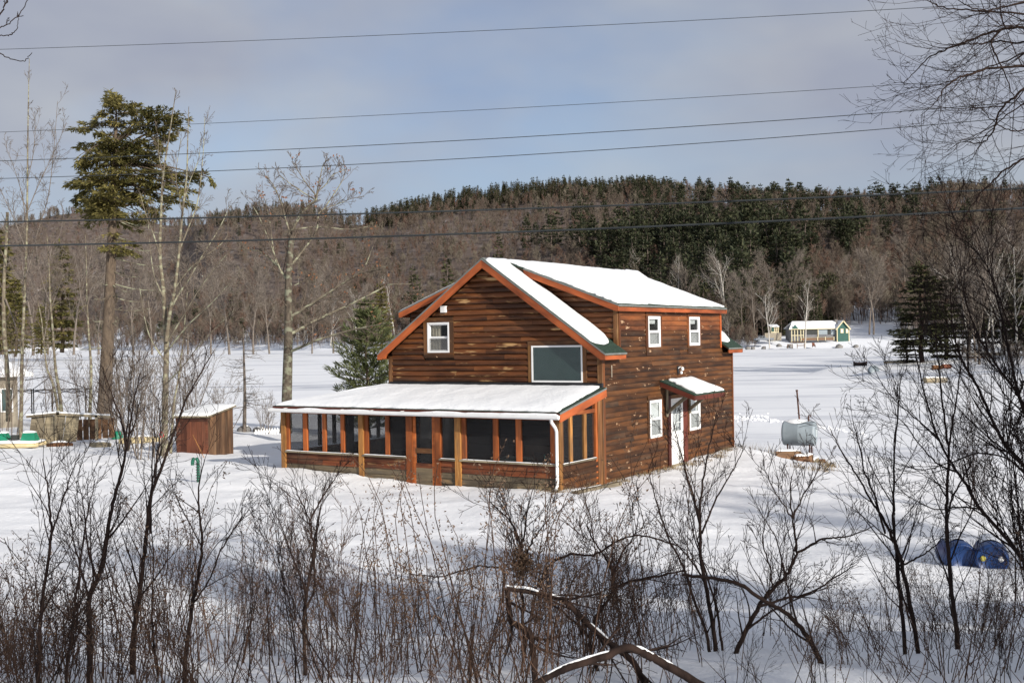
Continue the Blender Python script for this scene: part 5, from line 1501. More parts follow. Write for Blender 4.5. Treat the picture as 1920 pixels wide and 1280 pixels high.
# blue barrels lying half buried on the right
def barrel(px, py, Y, rz, label, bungs=True):
    q = W(px, py, Y); z = gz(q.x, Y)
    t = thing('blue_barrel', label, 'barrel', (q.x, Y, z), rz)
    R, L = .275, .85
    prof = [(0, -.5), (.80, -.5), (.93, -.48), (.97, -.44), (1, -.32), (1.03, -.22), (1, -.14), (1.0, .12), (1.03, .20), (1, .30), (.97, .42), (.93, .47), (.82, .49), (.80, .475), (0, .475)]
    M_ = Matrix.Translation((0, 0, .17)) @ Matrix.Rotation(math.pi / 2, 4, 'X')
    mb = MB(); mb.lathe([(a * R, b * L) for a, b in prof], 28, 0, M_); mb.build('barrel_shell', MT['blue'], t)
    for sx, mt in ((-.5, 'yellow'), (.5, 'white')) if bungs else ():
        mb = MB(); mb.lathe([(0, .0), (.045, 0), (.045, .03), (0, .03)], 10, 0, M_ @ Matrix.Translation((sx * R, .10 * R, .475 * L))); mb.build('bung', MT[mt], t)
    V_ = []; nu, nv = 12, 16
    for j in range(nv):
        for i in range(nu):
            u = i / (nu - 1) * 2 - 1; v_ = j / (nv - 1)
            a = u * .62; rr = R * 1.03 + .004 + .035 * math.cos(u * 1.5) * math.sin(math.pi * min(.97, max(.03, v_))) ** .5
            V_.append((rr * math.sin(a), -.12 + .60 * v_, .17 + rr * math.cos(a)))
    mb = MB(); mb.add(V_, [(j * nu + i, j * nu + i + 1, (j + 1) * nu + i + 1, (j + 1) * nu + i) for j in range(nv - 1) for i in range(nu - 1)], 0, True); mb.build('snow_back', MT['roof_snow'], t)
    return t
barrel(1793, 1025, 19.5, -0.12, 'blue plastic barrel lying in the snow, left of the two', False)
barrel(1857, 1030, 19.2, -0.34, 'blue plastic barrel with a yellow bung, right of the two')

# green candy-cane ornament in the snow
q = on_ground(372, 903)
cnr = thing('candy_cane', 'dark green cane shaped garden ornament standing in the snow before the shed', 'ornament', q)
sc = q.y / F
pts = [(0, 0, -.1), (0, 0, .2)] + [(0, 0, 36 * sc)]
for k in range(1, 9):
    a = math.pi * k / 8; pts.append((-5.2 * sc + 5.2 * sc * math.cos(a), 0, 36 * sc + 8 * sc * math.sin(a)))
pts.append((-10.4 * sc, 0, 31 * sc))
mb = MB(); mb.tube([(p[0] - .10 * (1 - min(1, p[2] / .5)) * 0, p[1], p[2]) for p in pts], [3.2 * sc] * len(pts), 8); mb.build('cane', MT['dark_green'], cnr)
mb = MB()
for k in range(7): mb.box(-3.4 * sc, 3.4 * sc, -.07, -.055, (2 + 5 * k) * sc, (3.4 + 5 * k) * sc)
mb.build('band', MT['dark_gap'], cnr)
stk = on_ground(377, 858)
st_ = thing('bamboo_stake', 'thin pale stake leaning in front of the shed door', 'stake', stk)
mb = MB(); mb.tube([(.15, 0, -.1), (-.28, 0, .82)], [.014, .010], 5); mb.build('stake_pole', MT['post'], st_)

# neighbour's cabin at the edge of the frame
q = W(20, 786, 58); cz0 = gz(q.x, 58)
cabz = q.z - .3
cb = thing('neighbour_cabin', 'beige cabin with a snowy roof at the far left edge', 'house', (W(34, 786, 58).x, 58, cabz), 0.12)
cb.rotation_euler = (0, 0, .43)
k_ = 58 / F
mb = MB(); mb.box(-3.2, 0, 0, 5.0, -.4, 92 * k_); wl_ = mb.build('wall', MT['beige'], cb)
for (x0, x1, z0, z1) in ((-2.6, -1.1, .9, 1.9), (-.75, -.28, .75, 1.85)):
    wd_ = empty('window', ((x0 + x1) / 2, -.01, (z0 + z1) / 2), 0, cb)
    a, b = (x1 - x0) / 2, (z1 - z0) / 2
    mb = MB(); mb.box(-a - .06, -a, -.04, 0, -b - .06, b + .06); mb.box(a, a + .06, -.04, 0, -b - .06, b + .06); mb.box(-a, a, -.04, 0, b, b + .06); mb.box(-a, a, -.04, 0, -b - .06, -b); mb.build('frame', MT['white'], wd_)
    mb = MB(); mb.box(-a, a, -.015, -.005, -b, b); mb.build('pane', MT['shade_teal'], wd_)
z1 = 92 * k_; mb = MB()
v = [(-3.6, -.5, z1 - .02), (0.75, -.5, z1 - .02), (-1.8, 2.5, z1 + 1.35), (-3.6, 2.5, z1 + 1.35)]; v += [(a, b, c + .12) for a, b, c in v]
mb.add(v, BOXF); rf_ = mb.build('roof', MT['white'], cb)
mb = MB(); v = [(-1.8, 2.5, z1 + 1.35), (0.75, -.5, z1 - .02), (0.75, 5.5, z1 - .02), (-1.8, 3.5, z1 + 1.35)]; v += [(a, b, c + .12) for a, b, c in v]; mb.add(v, BOXF); mb.build('roof_end', MT['white'], cb)
snow_blanket('snow_layer', [(-3.6, -.5, z1 + .1), (0.78, -.5, z1 + .1), (-1.8, 2.5, z1 + 1.47), (-3.6, 2.5, z1 + 1.47)], 20, 16, .14, cb, .2, .3, seed=7)

# weathered plank fence and rail beside the hemlock
def world_px(px, py, Y): return W(px, py, Y)
fn = thing('plank_fence', 'low weathered grey plank fence with a snowy top rail left of the tall hemlock', 'fence', (world_px(120, 820, 49).x, 49, gz(world_px(120, 820, 49).x, 49)))
b0 = fn.location
for k, px in enumerate(range(52, 132, 13)):
    a = W(px, 825 - k, 49); c = W(px + 12.4, 825 - k, 49); t = W(px + 7, 781 - k * .6, 49); t2 = W(px + 19.0, 780 - k * .6, 49)
    y = random.uniform(-.02, .02)
    v = [(a.x, y, a.z - .2), (c.x, y, c.z - .2), (c.x, y + .04, c.z - .2), (a.x, y + .04, a.z - .2), (t.x, y, t.z), (t2.x, y, t2.z), (t2.x, y + .04, t2.z), (t.x, y + .04, t.z)]
    mb = MB(); mb.hexa([(p[0] - b0.x, p[1], p[2] - b0.z) for p in v]); mb.build('plank', MT['grey_wood'], fn)
for k, px in enumerate(range(132, 205, 12)):
    a = W(px, 818 - k, 50.5); t = W(px, 788 - k * .7, 50.5); y = 1.5 + random.uniform(-.02, .02); w = 10 * 50.5 / F
    mb = MB(); mb.box(a.x - b0.x, a.x - b0.x + w, y, y + .04, a.z - b0.z - .2, t.z - b0.z + random.uniform(-.05, .03)); mb.build('plank', MT['shed_grey'], fn)
for nm, (x0, y0, x1, y1) in {'top_rail': (50, 781, 112, 775), 'rail': (106, 776, 206, 781)}.items():
    a = W(x0, y0, 48.9); c = W(x1, y1, 48.9)
    mb = MB(); mb.beam((a.x - b0.x, -.1, a.z - b0.z), (c.x - b0.x, -.1, c.z - b0.z), .10, .10); mb.build('rail', MT['grey_wood'], fn)
    n = 12; mb = MB(); mb.beam((a.x - b0.x, -.1, a.z - b0.z + .08), (c.x - b0.x, -.1, c.z - b0.z + .08), .09, .06); mb.build('snow_cap', MT['roof_snow'], fn)
for px in (106, 182):
    a = W(px, 832, 48.9); t = W(px, 778, 48.9); mb = MB(); mb.box(a.x - b0.x - .05, a.x - b0.x + .05, -.15, -.06, a.z - b0.z - .2, t.z - b0.z); mb.build('post', MT['grey_wood'], fn)

# pedal boat hull and seats under snow
q = on_ground(38, 838)
pb = thing('pedal_boat', 'cream pedal boat with green seats and snow lying on it at the left edge', 'boat', (q.x, q.y, q.z), 0.04)
k_ = q.y / F
mb = MB(); L = 82 * k_
for s_ in (-1, 1):
    pr = []
    for i in range(9):
        u = i / 8 * 2 - 1; w_ = .26 * (1 - abs(u) ** 3) + .02
        pr.append((u * L / 2, w_))
    v = []
    for x, w_ in pr: v += [(x, s_ * .45 - w_, .02 + .05 * (abs(x) / L * 2) ** 4), (x, s_ * .45 + w_, .02), (x, s_ * .45 + w_ * 1.05, .20), (x, s_ * .45 - w_ * 1.05, .20)]
    f = []
    for i in range(8):
        for j in range(4): f.append((4 * i + j, 4 * (i + 1) + j, 4 * (i + 1) + (j + 1) % 4, 4 * i + (j + 1) % 4))
    f += [(0, 1, 2, 3), (32, 35, 34, 33)]
    mb.add(v, f, 0, True)
mb.build('hull', MT['cream'], pb)
mb = MB(); mb.box(-L * .42, L * .42, -.3, .3, .18, .30); mb.build('deck', MT['roof_snow'], pb)
for x0, x1 in ((-L * .46, -L * .19), (L * .10, L * .44)):
    mb = MB(); mb.hexa([(x0, -.50, .26), (x1, -.50, .26), (x1, .1, .26), (x0, .1, .26), (x0 + .06, -.36, .62), (x1 - .10, -.36, .62), (x1 - .14, .02, .62), (x0 + .08, .02, .62)]); mb.build('seat', MT['green_plastic'], pb)
    snow_blanket('seat_snow', [(x0 + .04, -.38, .62), (x1 - .08, -.38, .62), (x1 - .1, .04, .62), (x0 + .05, .04, .62)], 14, 8, .09, pb, .4, .15, seed=int(abs(x0) * 20))
mb = MB(); mb.box(-.22, .06, -.44, -.2, .26, .54); mb.build('console', MT['dark_gap'], pb)
snow_blanket('deck_snow', [(-L * .5, -.66, .21), (L * .48, -.66, .21), (L * .48, .6, .21), (-L * .5, .6, .21)], 40, 14, .10, pb, .5, .2, seed=22, edgen=.04)

# upturned dinghy under snow with a green tub on it, and other clutter
def dinghy(px, py, L, label, mat, cat='boat', rz=.1, h=.30, seed=1, name='upturned_dinghy', group=None):
    q = on_ground(px, py)
    t = thing(name, label, cat, q, rz, group)
    v = []; n = 11
    for i in range(n):
        u = i / (n - 1) * 2 - 1; w_ = .52 * (1 - abs(u) ** 2.4) * (L / 2.4) + .02; hh = h * (1 - .35 * u * u)
        for a in (0, .25, .5, .75, 1.0): v.append((u * L / 2, w_ * math.cos(math.pi * a), max(-.05, hh * math.sin(math.pi * a) ** .7 - .02)))
    mb = MB(); mb.add(v, [(5 * i + j, 5 * i + j + 1, 5 * (i + 1) + j + 1, 5 * (i + 1) + j) for i in range(n - 1) for j in range(4)], 0, True); mb.build('hull', MT[mat], t)
    mb = MB(); v2 = [(a * .92, b * .62 + .04, c * 1.02 + .05 * (1 - (a / L * 2) ** 2)) for a, b, c in v]; mb.add(v2, [(5 * i + j, 5 * i + j + 1, 5 * (i + 1) + j + 1, 5 * (i + 1) + j) for i in range(n - 1) for j in range(4)], 0, True); mb.build('snow_back', MT['roof_snow'], t)
    return t
dinghy(262, 829, 1.75, 'upturned beige dinghy under snow between the hemlock and the shed', 'cream', rz=.25)
dinghy(188, 838, .95, 'small snow filled box of grey boards in front of the plank fence', 'grey_wood', 'box', rz=-.05, h=.26, name='garden_box')
dinghy(112, 836, 1.1, 'low snow covered stack of brown boards beside the pedal boat', 'trim', 'boards', rz=.1, h=.2, name='board_stack')
q = on_ground(220, 822); tub = thing('green_tub', 'small green tub upside down beside the beige dinghy', 'tub', (q.x, q.y, q.z))
mb = MB(); mb.lathe([(.26, 0), (.25, .12), (.20, .26), (.12, .34), (0, .36)], 14); mb.build('tub_shell', MT['green_plastic'], tub)

# bare gazebo frame on the shore
gq = W(95, 762, 66); gzz = gz(gq.x, 66)
gf = thing('gazebo_frame', 'black folding gazebo frame without its cover on the lake shore', 'gazebo', (gq.x, 66, gzz))
kk = 66 / F
def gp(px, py, dy=0.0): p_ = W(px, py, 66); return (p_.x - gq.x, dy, p_.z - gzz)
mb = MB()
for px in (59, 97): mb.tube([gp(px, 729), (gp(px, 729)[0], 0, -.2)], .035, 6)
for px, dy in ((30, 2.4), (160, 0), (131, 2.4)): mb.tube([gp(px, 731, dy), (gp(px, 731, dy)[0], dy, -.2)], .035, 6)
mb.build('leg', MT['black'], gf)
mb = MB()
for a, b in (((30, 733), (165, 728)),): mb.tube([gp(*a), gp(*b)], .03, 5)
for px in range(30, 160, 27):
    mb.tube([gp(px, 730), gp(px + 27, 737)], .022, 5); mb.tube([gp(px, 737), gp(px + 27, 729)], .022, 5)
mb.build('truss', MT['black'], gf)
mb = MB()
for a, b in (((30, 714), (80, 706)), ((80, 706), (165, 730)), ((80, 706), (62, 728)), ((80, 706), (97, 731))): mb.tube([gp(*a, 1.2), gp(*b, 1.2 if b == (80, 706) else .2)], .024, 5)
mb.build('rafter', MT['black'], gf)

# white picket fence by the water
pf = on_ground(512, 812) - Vector((0, 0, .34))
pk = thing('picket_fence', 'short white picket fence by the water behind the left end of the porch', 'fence', pf, 0.85)
for i in range(13):
    x = -1.0 + i * .16
    mb = MB(); mb.add([(x - .05, 0, 0), (x + .05, 0, 0), (x + .05, 0, .52), (x, 0, .60), (x - .05, 0, .52), (x - .05, .02, 0), (x + .05, .02, 0), (x + .05, .02, .52), (x, .02, .60), (x - .05, .02, .52)], [(0, 1, 2, 3, 4), (9, 8, 7, 6, 5), (0, 5, 6, 1), (1, 6, 7, 2), (2, 7, 8, 3), (3, 8, 9, 4), (4, 9, 5, 0)]); mb.build('picket', MT['white'], pk)
for z in (.14, .40):
    mb = MB(); mb.box(-1.1, 1.0, .022, .05, z, z + .06); mb.build('rail', MT['white'], pk)
for i, (px, py, s, lb) in enumerate([(458, 808, .34, 'low dark stone with snow on it at the foot of the tamarack'), (484, 808, .26, 'mossy stone left of the picket fence'), (492, 809, .22, 'smaller mossy stone next to the picket fence'), (1090, 915, 0, '')]):
    if s:
        q = on_ground(px, py); r_ = thing('shore_stone', lb, 'stone', q)
        rs_ = np.random.RandomState(i); mb = MB(); mb.lathe([(s * .95, -.1), (s, s * .25), (s * .8, s * .55), (s * .4, s * .72), (0, s * .76)], 9)
        mb.V = [v + rs_.normal(0, s * .07, v.shape) for v in mb.V]; mb.build('stone_body', MT['stone'], r_)
        snow_blanket('snow_cap', [(-s * .6, -s * .4, s * .68), (s * .6, -s * .4, s * .68), (s * .6, s * .5, s * .70), (-s * .6, s * .5, s * .70)], 8, 8, .07, r_, .4, .1, seed=i)
q = to_world((0.62, -1.55, .42)); lp = thing('loose_plank', 'weathered plank lying in the snow at the right end of the porch', 'plank', (q.x, q.y, gz(q.x, q.y)), math.pi / 2 - TH - .10)
mb = MB(); mb.box(-1.1, 1.1, -.08, .08, -.03, .07); mb.build('plank_body', MT['grey_wood'], lp)
snow_blanket('snow_cap', [(-1.1, 0.02, .07), (.3, 0.02, .07), (.3, .07, .07), (-1.1, .07, .07)], 30, 4, .02, lp, .6, .05, seed=2)

# dry grass along the foot of the side wall and beyond the corner
def grass_clump(name, label, places, h, n, spread, seed):
    nr = np.random.RandomState(seed); C = []; A = []; B = []
    for (x, y) in places:
        z = gz(x, y); m_ = n
        c = np.stack([x + nr.normal(0, spread, m_), y + nr.normal(0, spread, m_), np.full(m_, z - .03)], 1)
        b = np.stack([nr.normal(0, .35, m_), nr.normal(0, .35, m_), np.ones(m_)], 1) * (h * nr.uniform(.4, 1.2, (m_, 1)))
        a = np.stack([nr.normal(0, 1, m_), nr.normal(0, 1, m_), np.zeros(m_)], 1); a /= np.linalg.norm(a, axis=1, keepdims=True)
        C.append(c); A.append(a * .010); B.append(b)
    mb = MB(); tris_cloud(mb, np.concatenate(C), np.concatenate(A), np.concatenate(B)); o = mb.build(name, MT['dry_grass'])
    return tag(o, label, None, None, 'stuff')
pl_ = []
for i in range(70):
    y = random.uniform(.2, 9.9); q = to_world((random.uniform(.10, .30 + .3 * (4 < y < 8)), y, 0)); pl_.append((q.x, q.y))
for i in range(26):
    q = to_world((random.uniform(.0, .6), -2.4 + random.random() * 2.4, 0)) if i < 8 else to_world((random.uniform(-.6, .25), -2.62, 0))
    pl_.append((q.x, q.y))
grass_clump('dry_grass', 'short dry grass along the foot of the house side wall', pl_, .15, 17, .10, 4)
pl_ = [(W(px, 840, 43 + random.uniform(-1, 2.5)).x, 43 + random.uniform(-1, 2.5)) for px in [random.uniform(1375, 1462) for _ in range(46)]]
grass_clump('tall_dry_grass', 'tall tan dead grass standing in the snow between the house corner and the tank', pl_, .62, 9, .14, 5)
pl_ = [(q.x, q.y) for q in [on_ground(random.uniform(1480, 1560), random.uniform(868, 884)) for _ in range(16)]]
grass_clump('dry_grass', 'dry grass tufts round the timbers under the tank', pl_, .22, 20, .12, 6)

# ------------------------------------------------------------------ across the lake
# green cottage
CY = 405.0
cp = W(1482, 637, CY); k_ = CY / F
ct = thing('green_cottage', 'small green lakeside cottage with cream trim and a snowy roof on the far shore', 'cottage', (cp.x, CY, cp.z - .4), 0.0)
def cpx(px, py): p_ = W(px, py, CY); return p_.x - cp.x, p_.z - (cp.z - .4)
X0, _ = cpx(1482, 637); X1, _ = cpx(1571, 633); _, ZE = cpx(1520, 616); _, ZR = cpx(1520, 603); XG0, _ = cpx(1568, 630); XG1, _ = cpx(1590, 630); _, ZG = cpx(1581, 601)
mb = MB(); mb.box(X0, X1, 0, 7, -1.0, ZE); mb.build('wall', MT['grey_wall'], ct)
mb = MB(); xm = (XG0 + XG1) / 2
v = [(XG0, -1.2, -1.0), (XG1, -1.2, -1.0), (XG1, -1.2, ZE - .2), (xm, -1.2, ZG - .3), (XG0, -1.2, ZE - .2)]; v += [(a, 8.0, c) for a, b, c in v]
mb.add(v, [(0, 1, 2, 3, 4), (9, 8, 7, 6, 5), (0, 5, 6, 1), (1, 6, 7, 2), (4, 9, 5, 0), (2, 7, 8, 3), (3, 8, 9, 4)]); mb.build('gable_wall', MT['cottage_green'], ct)
mb = MB(); v = [(X0 - .5, -.6, ZE), (X1, -.6, ZE), (X1, 3.5, ZR), (X0 + 1.6, 3.5, ZR)]; v += [(a, b, c + .3) for a, b, c in v]; mb.add(v, BOXF); v = [(X0 - .5, 7.6, ZE), (X1, 7.6, ZE), (X1, 3.5, ZR), (X0 + 1.6, 3.5, ZR)]; v += [(a, b, c + .3) for a, b, c in v]; mb.add(v, BOXF)
rf = mb.build('roof', MT['roof_snow'], ct)
mb = MB(); mb.box(X0 - .6, X1, -.75, -.62, ZE - .25, ZE + .02); mb.build('eave_board', MT['cottage_cream'], rf)
for s_ in (-1, 1):
    xe = xm + s_ * ((XG1 - XG0) / 2 + .5)
    mb = MB(); v = [(xm, -1.7, ZG - .1), (xe, -1.7, ZE - .6), (xe, 8.2, ZE - .6), (xm, 8.2, ZG - .1)]; v += [(a, b, c + .25) for a, b, c in v]; mb.add(v, BOXF); mb.build('gable_roof', MT['roof_snow'], ct)
    mb = MB(); mb.beam((xm, -1.75, ZG - .05), (xe, -1.75, ZE - .55), .12, .40); mb.build('rake_board', MT['cottage_cream'], ct)
    mb = MB(); mb.box(xm + s_ * (XG1 - XG0) / 2 - .15, xm + s_ * (XG1 - XG0) / 2 + .15, -1.3, -1.15, -1, ZE - .2); mb.build('corner_board', MT['cottage_cream'], ct)
for px0, px1 in ((1574, 1579.5), (1584, 1588.5)):
    a, z0 = cpx(px0, 624.5); b, z1 = cpx(px1, 616)
    w_ = empty('window', ((a + b) / 2, -1.25, (z0 + z1) / 2), 0, ct); hw, hh = (b - a) / 2, (z1 - z0) / 2
    mb = MB(); mb.box(-hw, -hw + .22, -.1, 0, -hh, hh); mb.box(hw - .22, hw, -.1, 0, -hh, hh); mb.box(-hw + .22, hw - .22, -.1, 0, hh - .22, hh); mb.box(-hw + .22, hw - .22, -.1, 0, -hh, -hh + .22); mb.build('frame', MT['cottage_cream'], w_)
    mb = MB(); mb.box(-hw + .22, hw - .22, -.04, -.02, -hh + .22, hh - .22); mb.build('pane', MT['blind'], w_)
# porch bays: posts, dark screened openings
for i, (px0, px1, mt) in enumerate(((1485, 1489, 'dark_gap'), (1490, 1494.5, 'dark_gap'), (1495.5, 1500, 'dark_gap'), (1502, 1505, 'dark_gap'), (1512, 1520, 'dark_gap'), (1521, 1533, 'dark_gap'), (1534, 1551, 'tank'), (1552, 1557, 'dark_gap'), (1558, 1566, 'tank'))):
    a, z0 = cpx(px0, 627); b, z1 = cpx(px1, 617.5)
    mb = MB(); mb.box(a, b, -.12, -.03, z0, z1); o = mb.build('screen_bay', MT[mt], ct)
for px in (1484, 1489.5, 1495, 1501, 1506, 1510, 1533.5, 1568):
    a, z1 = cpx(px, 617); mb = MB(); mb.box(a - .14, a + .14, -.3, -.13, -.6, z1 + .2); mb.build('post', MT['cottage_cream'], ct)
a, z0 = cpx(1483, 629.5); b, _ = cpx(1506, 629.5); mb = MB(); mb.box(a, b, -.32, -.20, z0, z0 + .25); mb.build('sill', MT['cottage_cream'], ct)
mb = MB(); a, z0 = cpx(1496, 638); b, z1 = cpx(1560, 632.5); mb.box(a, b, -3.0, -2.8, z0, z1 - .1); dk = mb.build('deck_skirt', MT['shed_grey'], ct)
mb = MB(); mb.box(a, b, -3.1, -2.7, z1, z1 + .25); mb.build('deck_rail', MT['grey_wood'], ct)
for px in (1498, 1528.5, 1543, 1559):
    c, _ = cpx(px, 630); mb = MB(); mb.box(c - .12, c + .12, -3.15, -3.02, z0 - .2, z1 + .3); mb.build('rail_post', MT['cottage_cream'], ct)
mb = MB(); a, zc = cpx(1571.5, 598.5); mb.box(a - .35, a + .35, 2.5, 3.3, ZR - 1, zc); mb.box(a - .45, a + .45, 2.4, 3.4, zc - .35, zc - .1); mb.build('chimney', MT['stone'], ct)
mb = MB(); v = [(X0 + .3, -.62, ZE - .1), (X0 + 2.9, -.62, ZE - .1), (X0 + 1.6, -.62, ZR - .9)]; v += [(a, -.5, c) for a, b, c in v]; mb.add(v, [(0, 1, 2), (5, 4, 3), (0, 3, 4, 1), (1, 4, 5, 2), (2, 5, 3, 0)]); mb.build('porch_gable', MT['cottage_green'], ct)
# little cream outbuilding
sp_ = W(1446, 634, CY + 4); ks = (CY + 4) / F
ob = thing('garden_shed', 'tiny cream and green shed with a snowy roof left of the green cottage', 'shed', (sp_.x, CY + 4, sp_.z))
mb = MB(); mb.box(0, 14.5 * ks, 0, 2.6, -.4, 21 * ks); mb.build('wall', MT['cottage_cream'], ob)
mb = MB(); mb.box(.8 * ks, 5.5 * ks, -.08, -.01, 12.5 * ks, 20 * ks); mb.build('door', MT['cottage_green'], ob)
mb = MB(); mb.box(8 * ks, 9.8 * ks, -.08, -.01, 12 * ks, 20 * ks); mb.box(11.8 * ks, 13 * ks, -.08, -.01, 12 * ks, 20 * ks); mb.build('corner_trim', MT['grey_wood'], ob)
mb = MB(); mb.hexa([(-.4, -.5, 21 * ks), (15 * ks, -.5, 21 * ks), (15 * ks, 3, 25 * ks), (-.4, 3, 25 * ks), (-.4, -.5, 22.3 * ks), (15 * ks, -.5, 22.3 * ks), (15 * ks, 3, 26 * ks), (-.4, 3, 26 * ks)]); mb.build('roof', MT['roof_snow'], ob)
fp = W(1434, 636, CY - 2)
of = thing('board_fence', 'tan board fence below the tiny cream shed', 'fence', (fp.x, CY - 2, fp.z))
for i in range(10):
    mb = MB(); a = i * 3.1 * ks; mb.box(a, a + 2.9 * ks, 0, .1, -.4, 11.5 * ks + .05 * (i % 3)); mb.build('board', MT['beige'], of)
# grey pickup
tpk = W(1432, 640.5, 398); kt = 398 / F
tk = thing('pickup_truck', 'grey pickup truck parked on the snow left of the green cottage', 'truck', (tpk.x, 398, tpk.z))
L = 36 * kt; hx = L / 2
mb = MB()
sil = [(-hx, .55), (-hx, 1.15), (-hx + .95 * L / 5.6, 1.32), (-hx + 1.55 * L / 5.6, 1.95), (-hx + 3.05 * L / 5.6, 1.98), (-hx + 3.35 * L / 5.6, 1.32), (hx, 1.30), (hx, .55)]
v = [(x, -.95, z) for x, z in sil] + [(x, .95, z) for x, z in sil]; n = len(sil)
mb.add(v, [tuple(range(n))[::-1], tuple(range(n, 2 * n))] + [(i, (i + 1) % n, n + (i + 1) % n, n + i) for i in range(n)]); mb.build('body', MT['truck_paint'], tk)
for a, b in ((1.50, 2.2), (2.3, 2.95)):
    mb = MB(); mb.hexa([(-hx + a * L / 5.6 - .1, -.97, 1.36), (-hx + b * L / 5.6, -.97, 1.36), (-hx + b * L / 5.6, -.955, 1.36), (-hx + a * L / 5.6 - .1, -.955, 1.36), (-hx + a * L / 5.6 + .12, -.97, 1.85), (-hx + b * L / 5.6, -.97, 1.85), (-hx + b * L / 5.6, -.955, 1.85), (-hx + a * L / 5.6 + .12, -.955, 1.85)]); mb.build('window', MT['dark_gap'], tk)
for x in (-hx * .62, hx * .55):
    for y in (-.88, .70):
        wh = empty('wheel', (x, y, .42), 0, tk); RXm = Matrix.Rotation(math.pi / 2, 4, 'X')
        mb = MB(); mb.lathe([(.30, -.12), (.44, -.10), (.46, 0), (.44, .10), (.30, .12)], 16, 0, RXm); mb.build('tyre', MT['tyre'], wh)
        mb = MB(); mb.lathe([(0, .10), (.30, .08), (.30, -.08), (0, -.10)], 12, 0, RXm); mb.build('rim', MT['truck_paint'], wh)
# grey house half hidden in the trees
gh = W(1340, 640, 450); kg = 450 / F
g_ = thing('grey_house', 'grey house with a snowy roof half hidden by trees right behind the log house', 'house', (gh.x, 450, gh.z))
mb = MB(); mb.box(-6, 48 * kg, 0, 8, -2, 30 * kg); mb.build('wall', MT['grey_wall'], g_)
mb = MB(); mb.hexa([(-6.5, -.7, 30 * kg), (50 * kg, -.7, 30 * kg), (50 * kg, 4, 46 * kg), (-6.5, 4, 46 * kg), (-6.5, -.7, 31 * kg), (50 * kg, -.7, 31 * kg), (50 * kg, 4.2, 47 * kg), (-6.5, 4.2, 47 * kg)]); mb.build('roof', MT['grey_wall'], g_)
for px in (1362, 1374, 1383):
    a = (px - 1340) * kg; mb = MB(); mb.box(a, a + 5 * kg, -.08, -.02, 10 * kg, 20 * kg); mb.build('window', MT['dark_gap'], g_)
# stones and posts along the far shore
for i, (px, py, s, nm, lb, mt) in enumerate([(1526, 650, 1.1, 'wooden_chair', 'red brown slatted beach chair on the far shore', 'wood_red'), (1573, 651, 1.3, 'shore_stone', 'grey stone heap on the far shore below the cottage gable', 'stone'), (1480, 650, 1.0, 'shore_stone', 'dark stone on the far bank left of the dock', 'stone'), (1461, 648, .9, 'shore_stone', 'dark stone on the far bank below the pickup truck', 'stone'), (1432, 652, .8, 'shore_stone', 'small dark stone at the ice edge below the pickup truck', 'stone'), (1605, 650, 1.0, 'shore_stone', 'dark stone on the bank right of the stone heap', 'stone'), (1402, 653, .9, 'shore_stone', 'dark stone at the ice edge just right of the log house', 'stone'), (1412, 653, .8, 'shore_stone', 'second dark stone at the ice edge right of the log house', 'stone')]):
    q = W(px, py, 394); t = thing(nm, lb, 'chair' if 'chair' in nm else 'stone', (q.x, 394, q.z - .1))
    if 'chair' in nm:
        mb = MB(); mb.hexa([(-.5, -.4, .45), (.5, -.4, .45), (.5, .4, .3), (-.5, .4, .3), (-.5, -.4, .55), (.5, -.4, .55), (.5, .4, .4), (-.5, .4, .4)]); mb.build('seat', MT[mt], t)
        mb = MB(); mb.hexa([(-.5, .3, .3), (.5, .3, .3), (.5, .4, .3), (-.5, .4, .3), (-.45, .7, 1.5), (.45, .7, 1.5), (.45, .8, 1.5), (-.45, .8, 1.5)]); mb.build('backrest', MT[mt], t)
        for x in (-.5, .42):
            mb = MB(); mb.box(x, x + .08, -.4, .4, 0, .75); mb.build('arm', MT[mt], t)
    else:
        rs_ = np.random.RandomState(40 + i); mb = MB(); mb.lathe([(s, -.3), (s, s * .3), (s * .7, s * .7), (0, s * .85)], 8); mb.V = [v + rs_.normal(0, s * .1, v.shape) for v in mb.V]; mb.build('stone_body', MT[mt], t)
dq = W(1492, 651, 392); kd = 392 / F
dk = thing('dock_frame', 'grey timber dock frame standing at the far ice edge in front of the cottage', 'dock', (dq.x, 392, dq.z - .3))
for a in (-15, -6, 3, 16): mb = MB(); mb.box(a * kd - .1, a * kd + .1, 0, .2, 0, 1.5); mb.build('post', MT['shed_grey'], dk)
for a, b, z in ((-15, -6, 1.2), (3, 16, .8), (-10, 20, 1.9)): mb = MB(); mb.box(a * kd, b * kd, .02, .16, z, z + .22); mb.build('beam', MT['shed_grey'], dk)

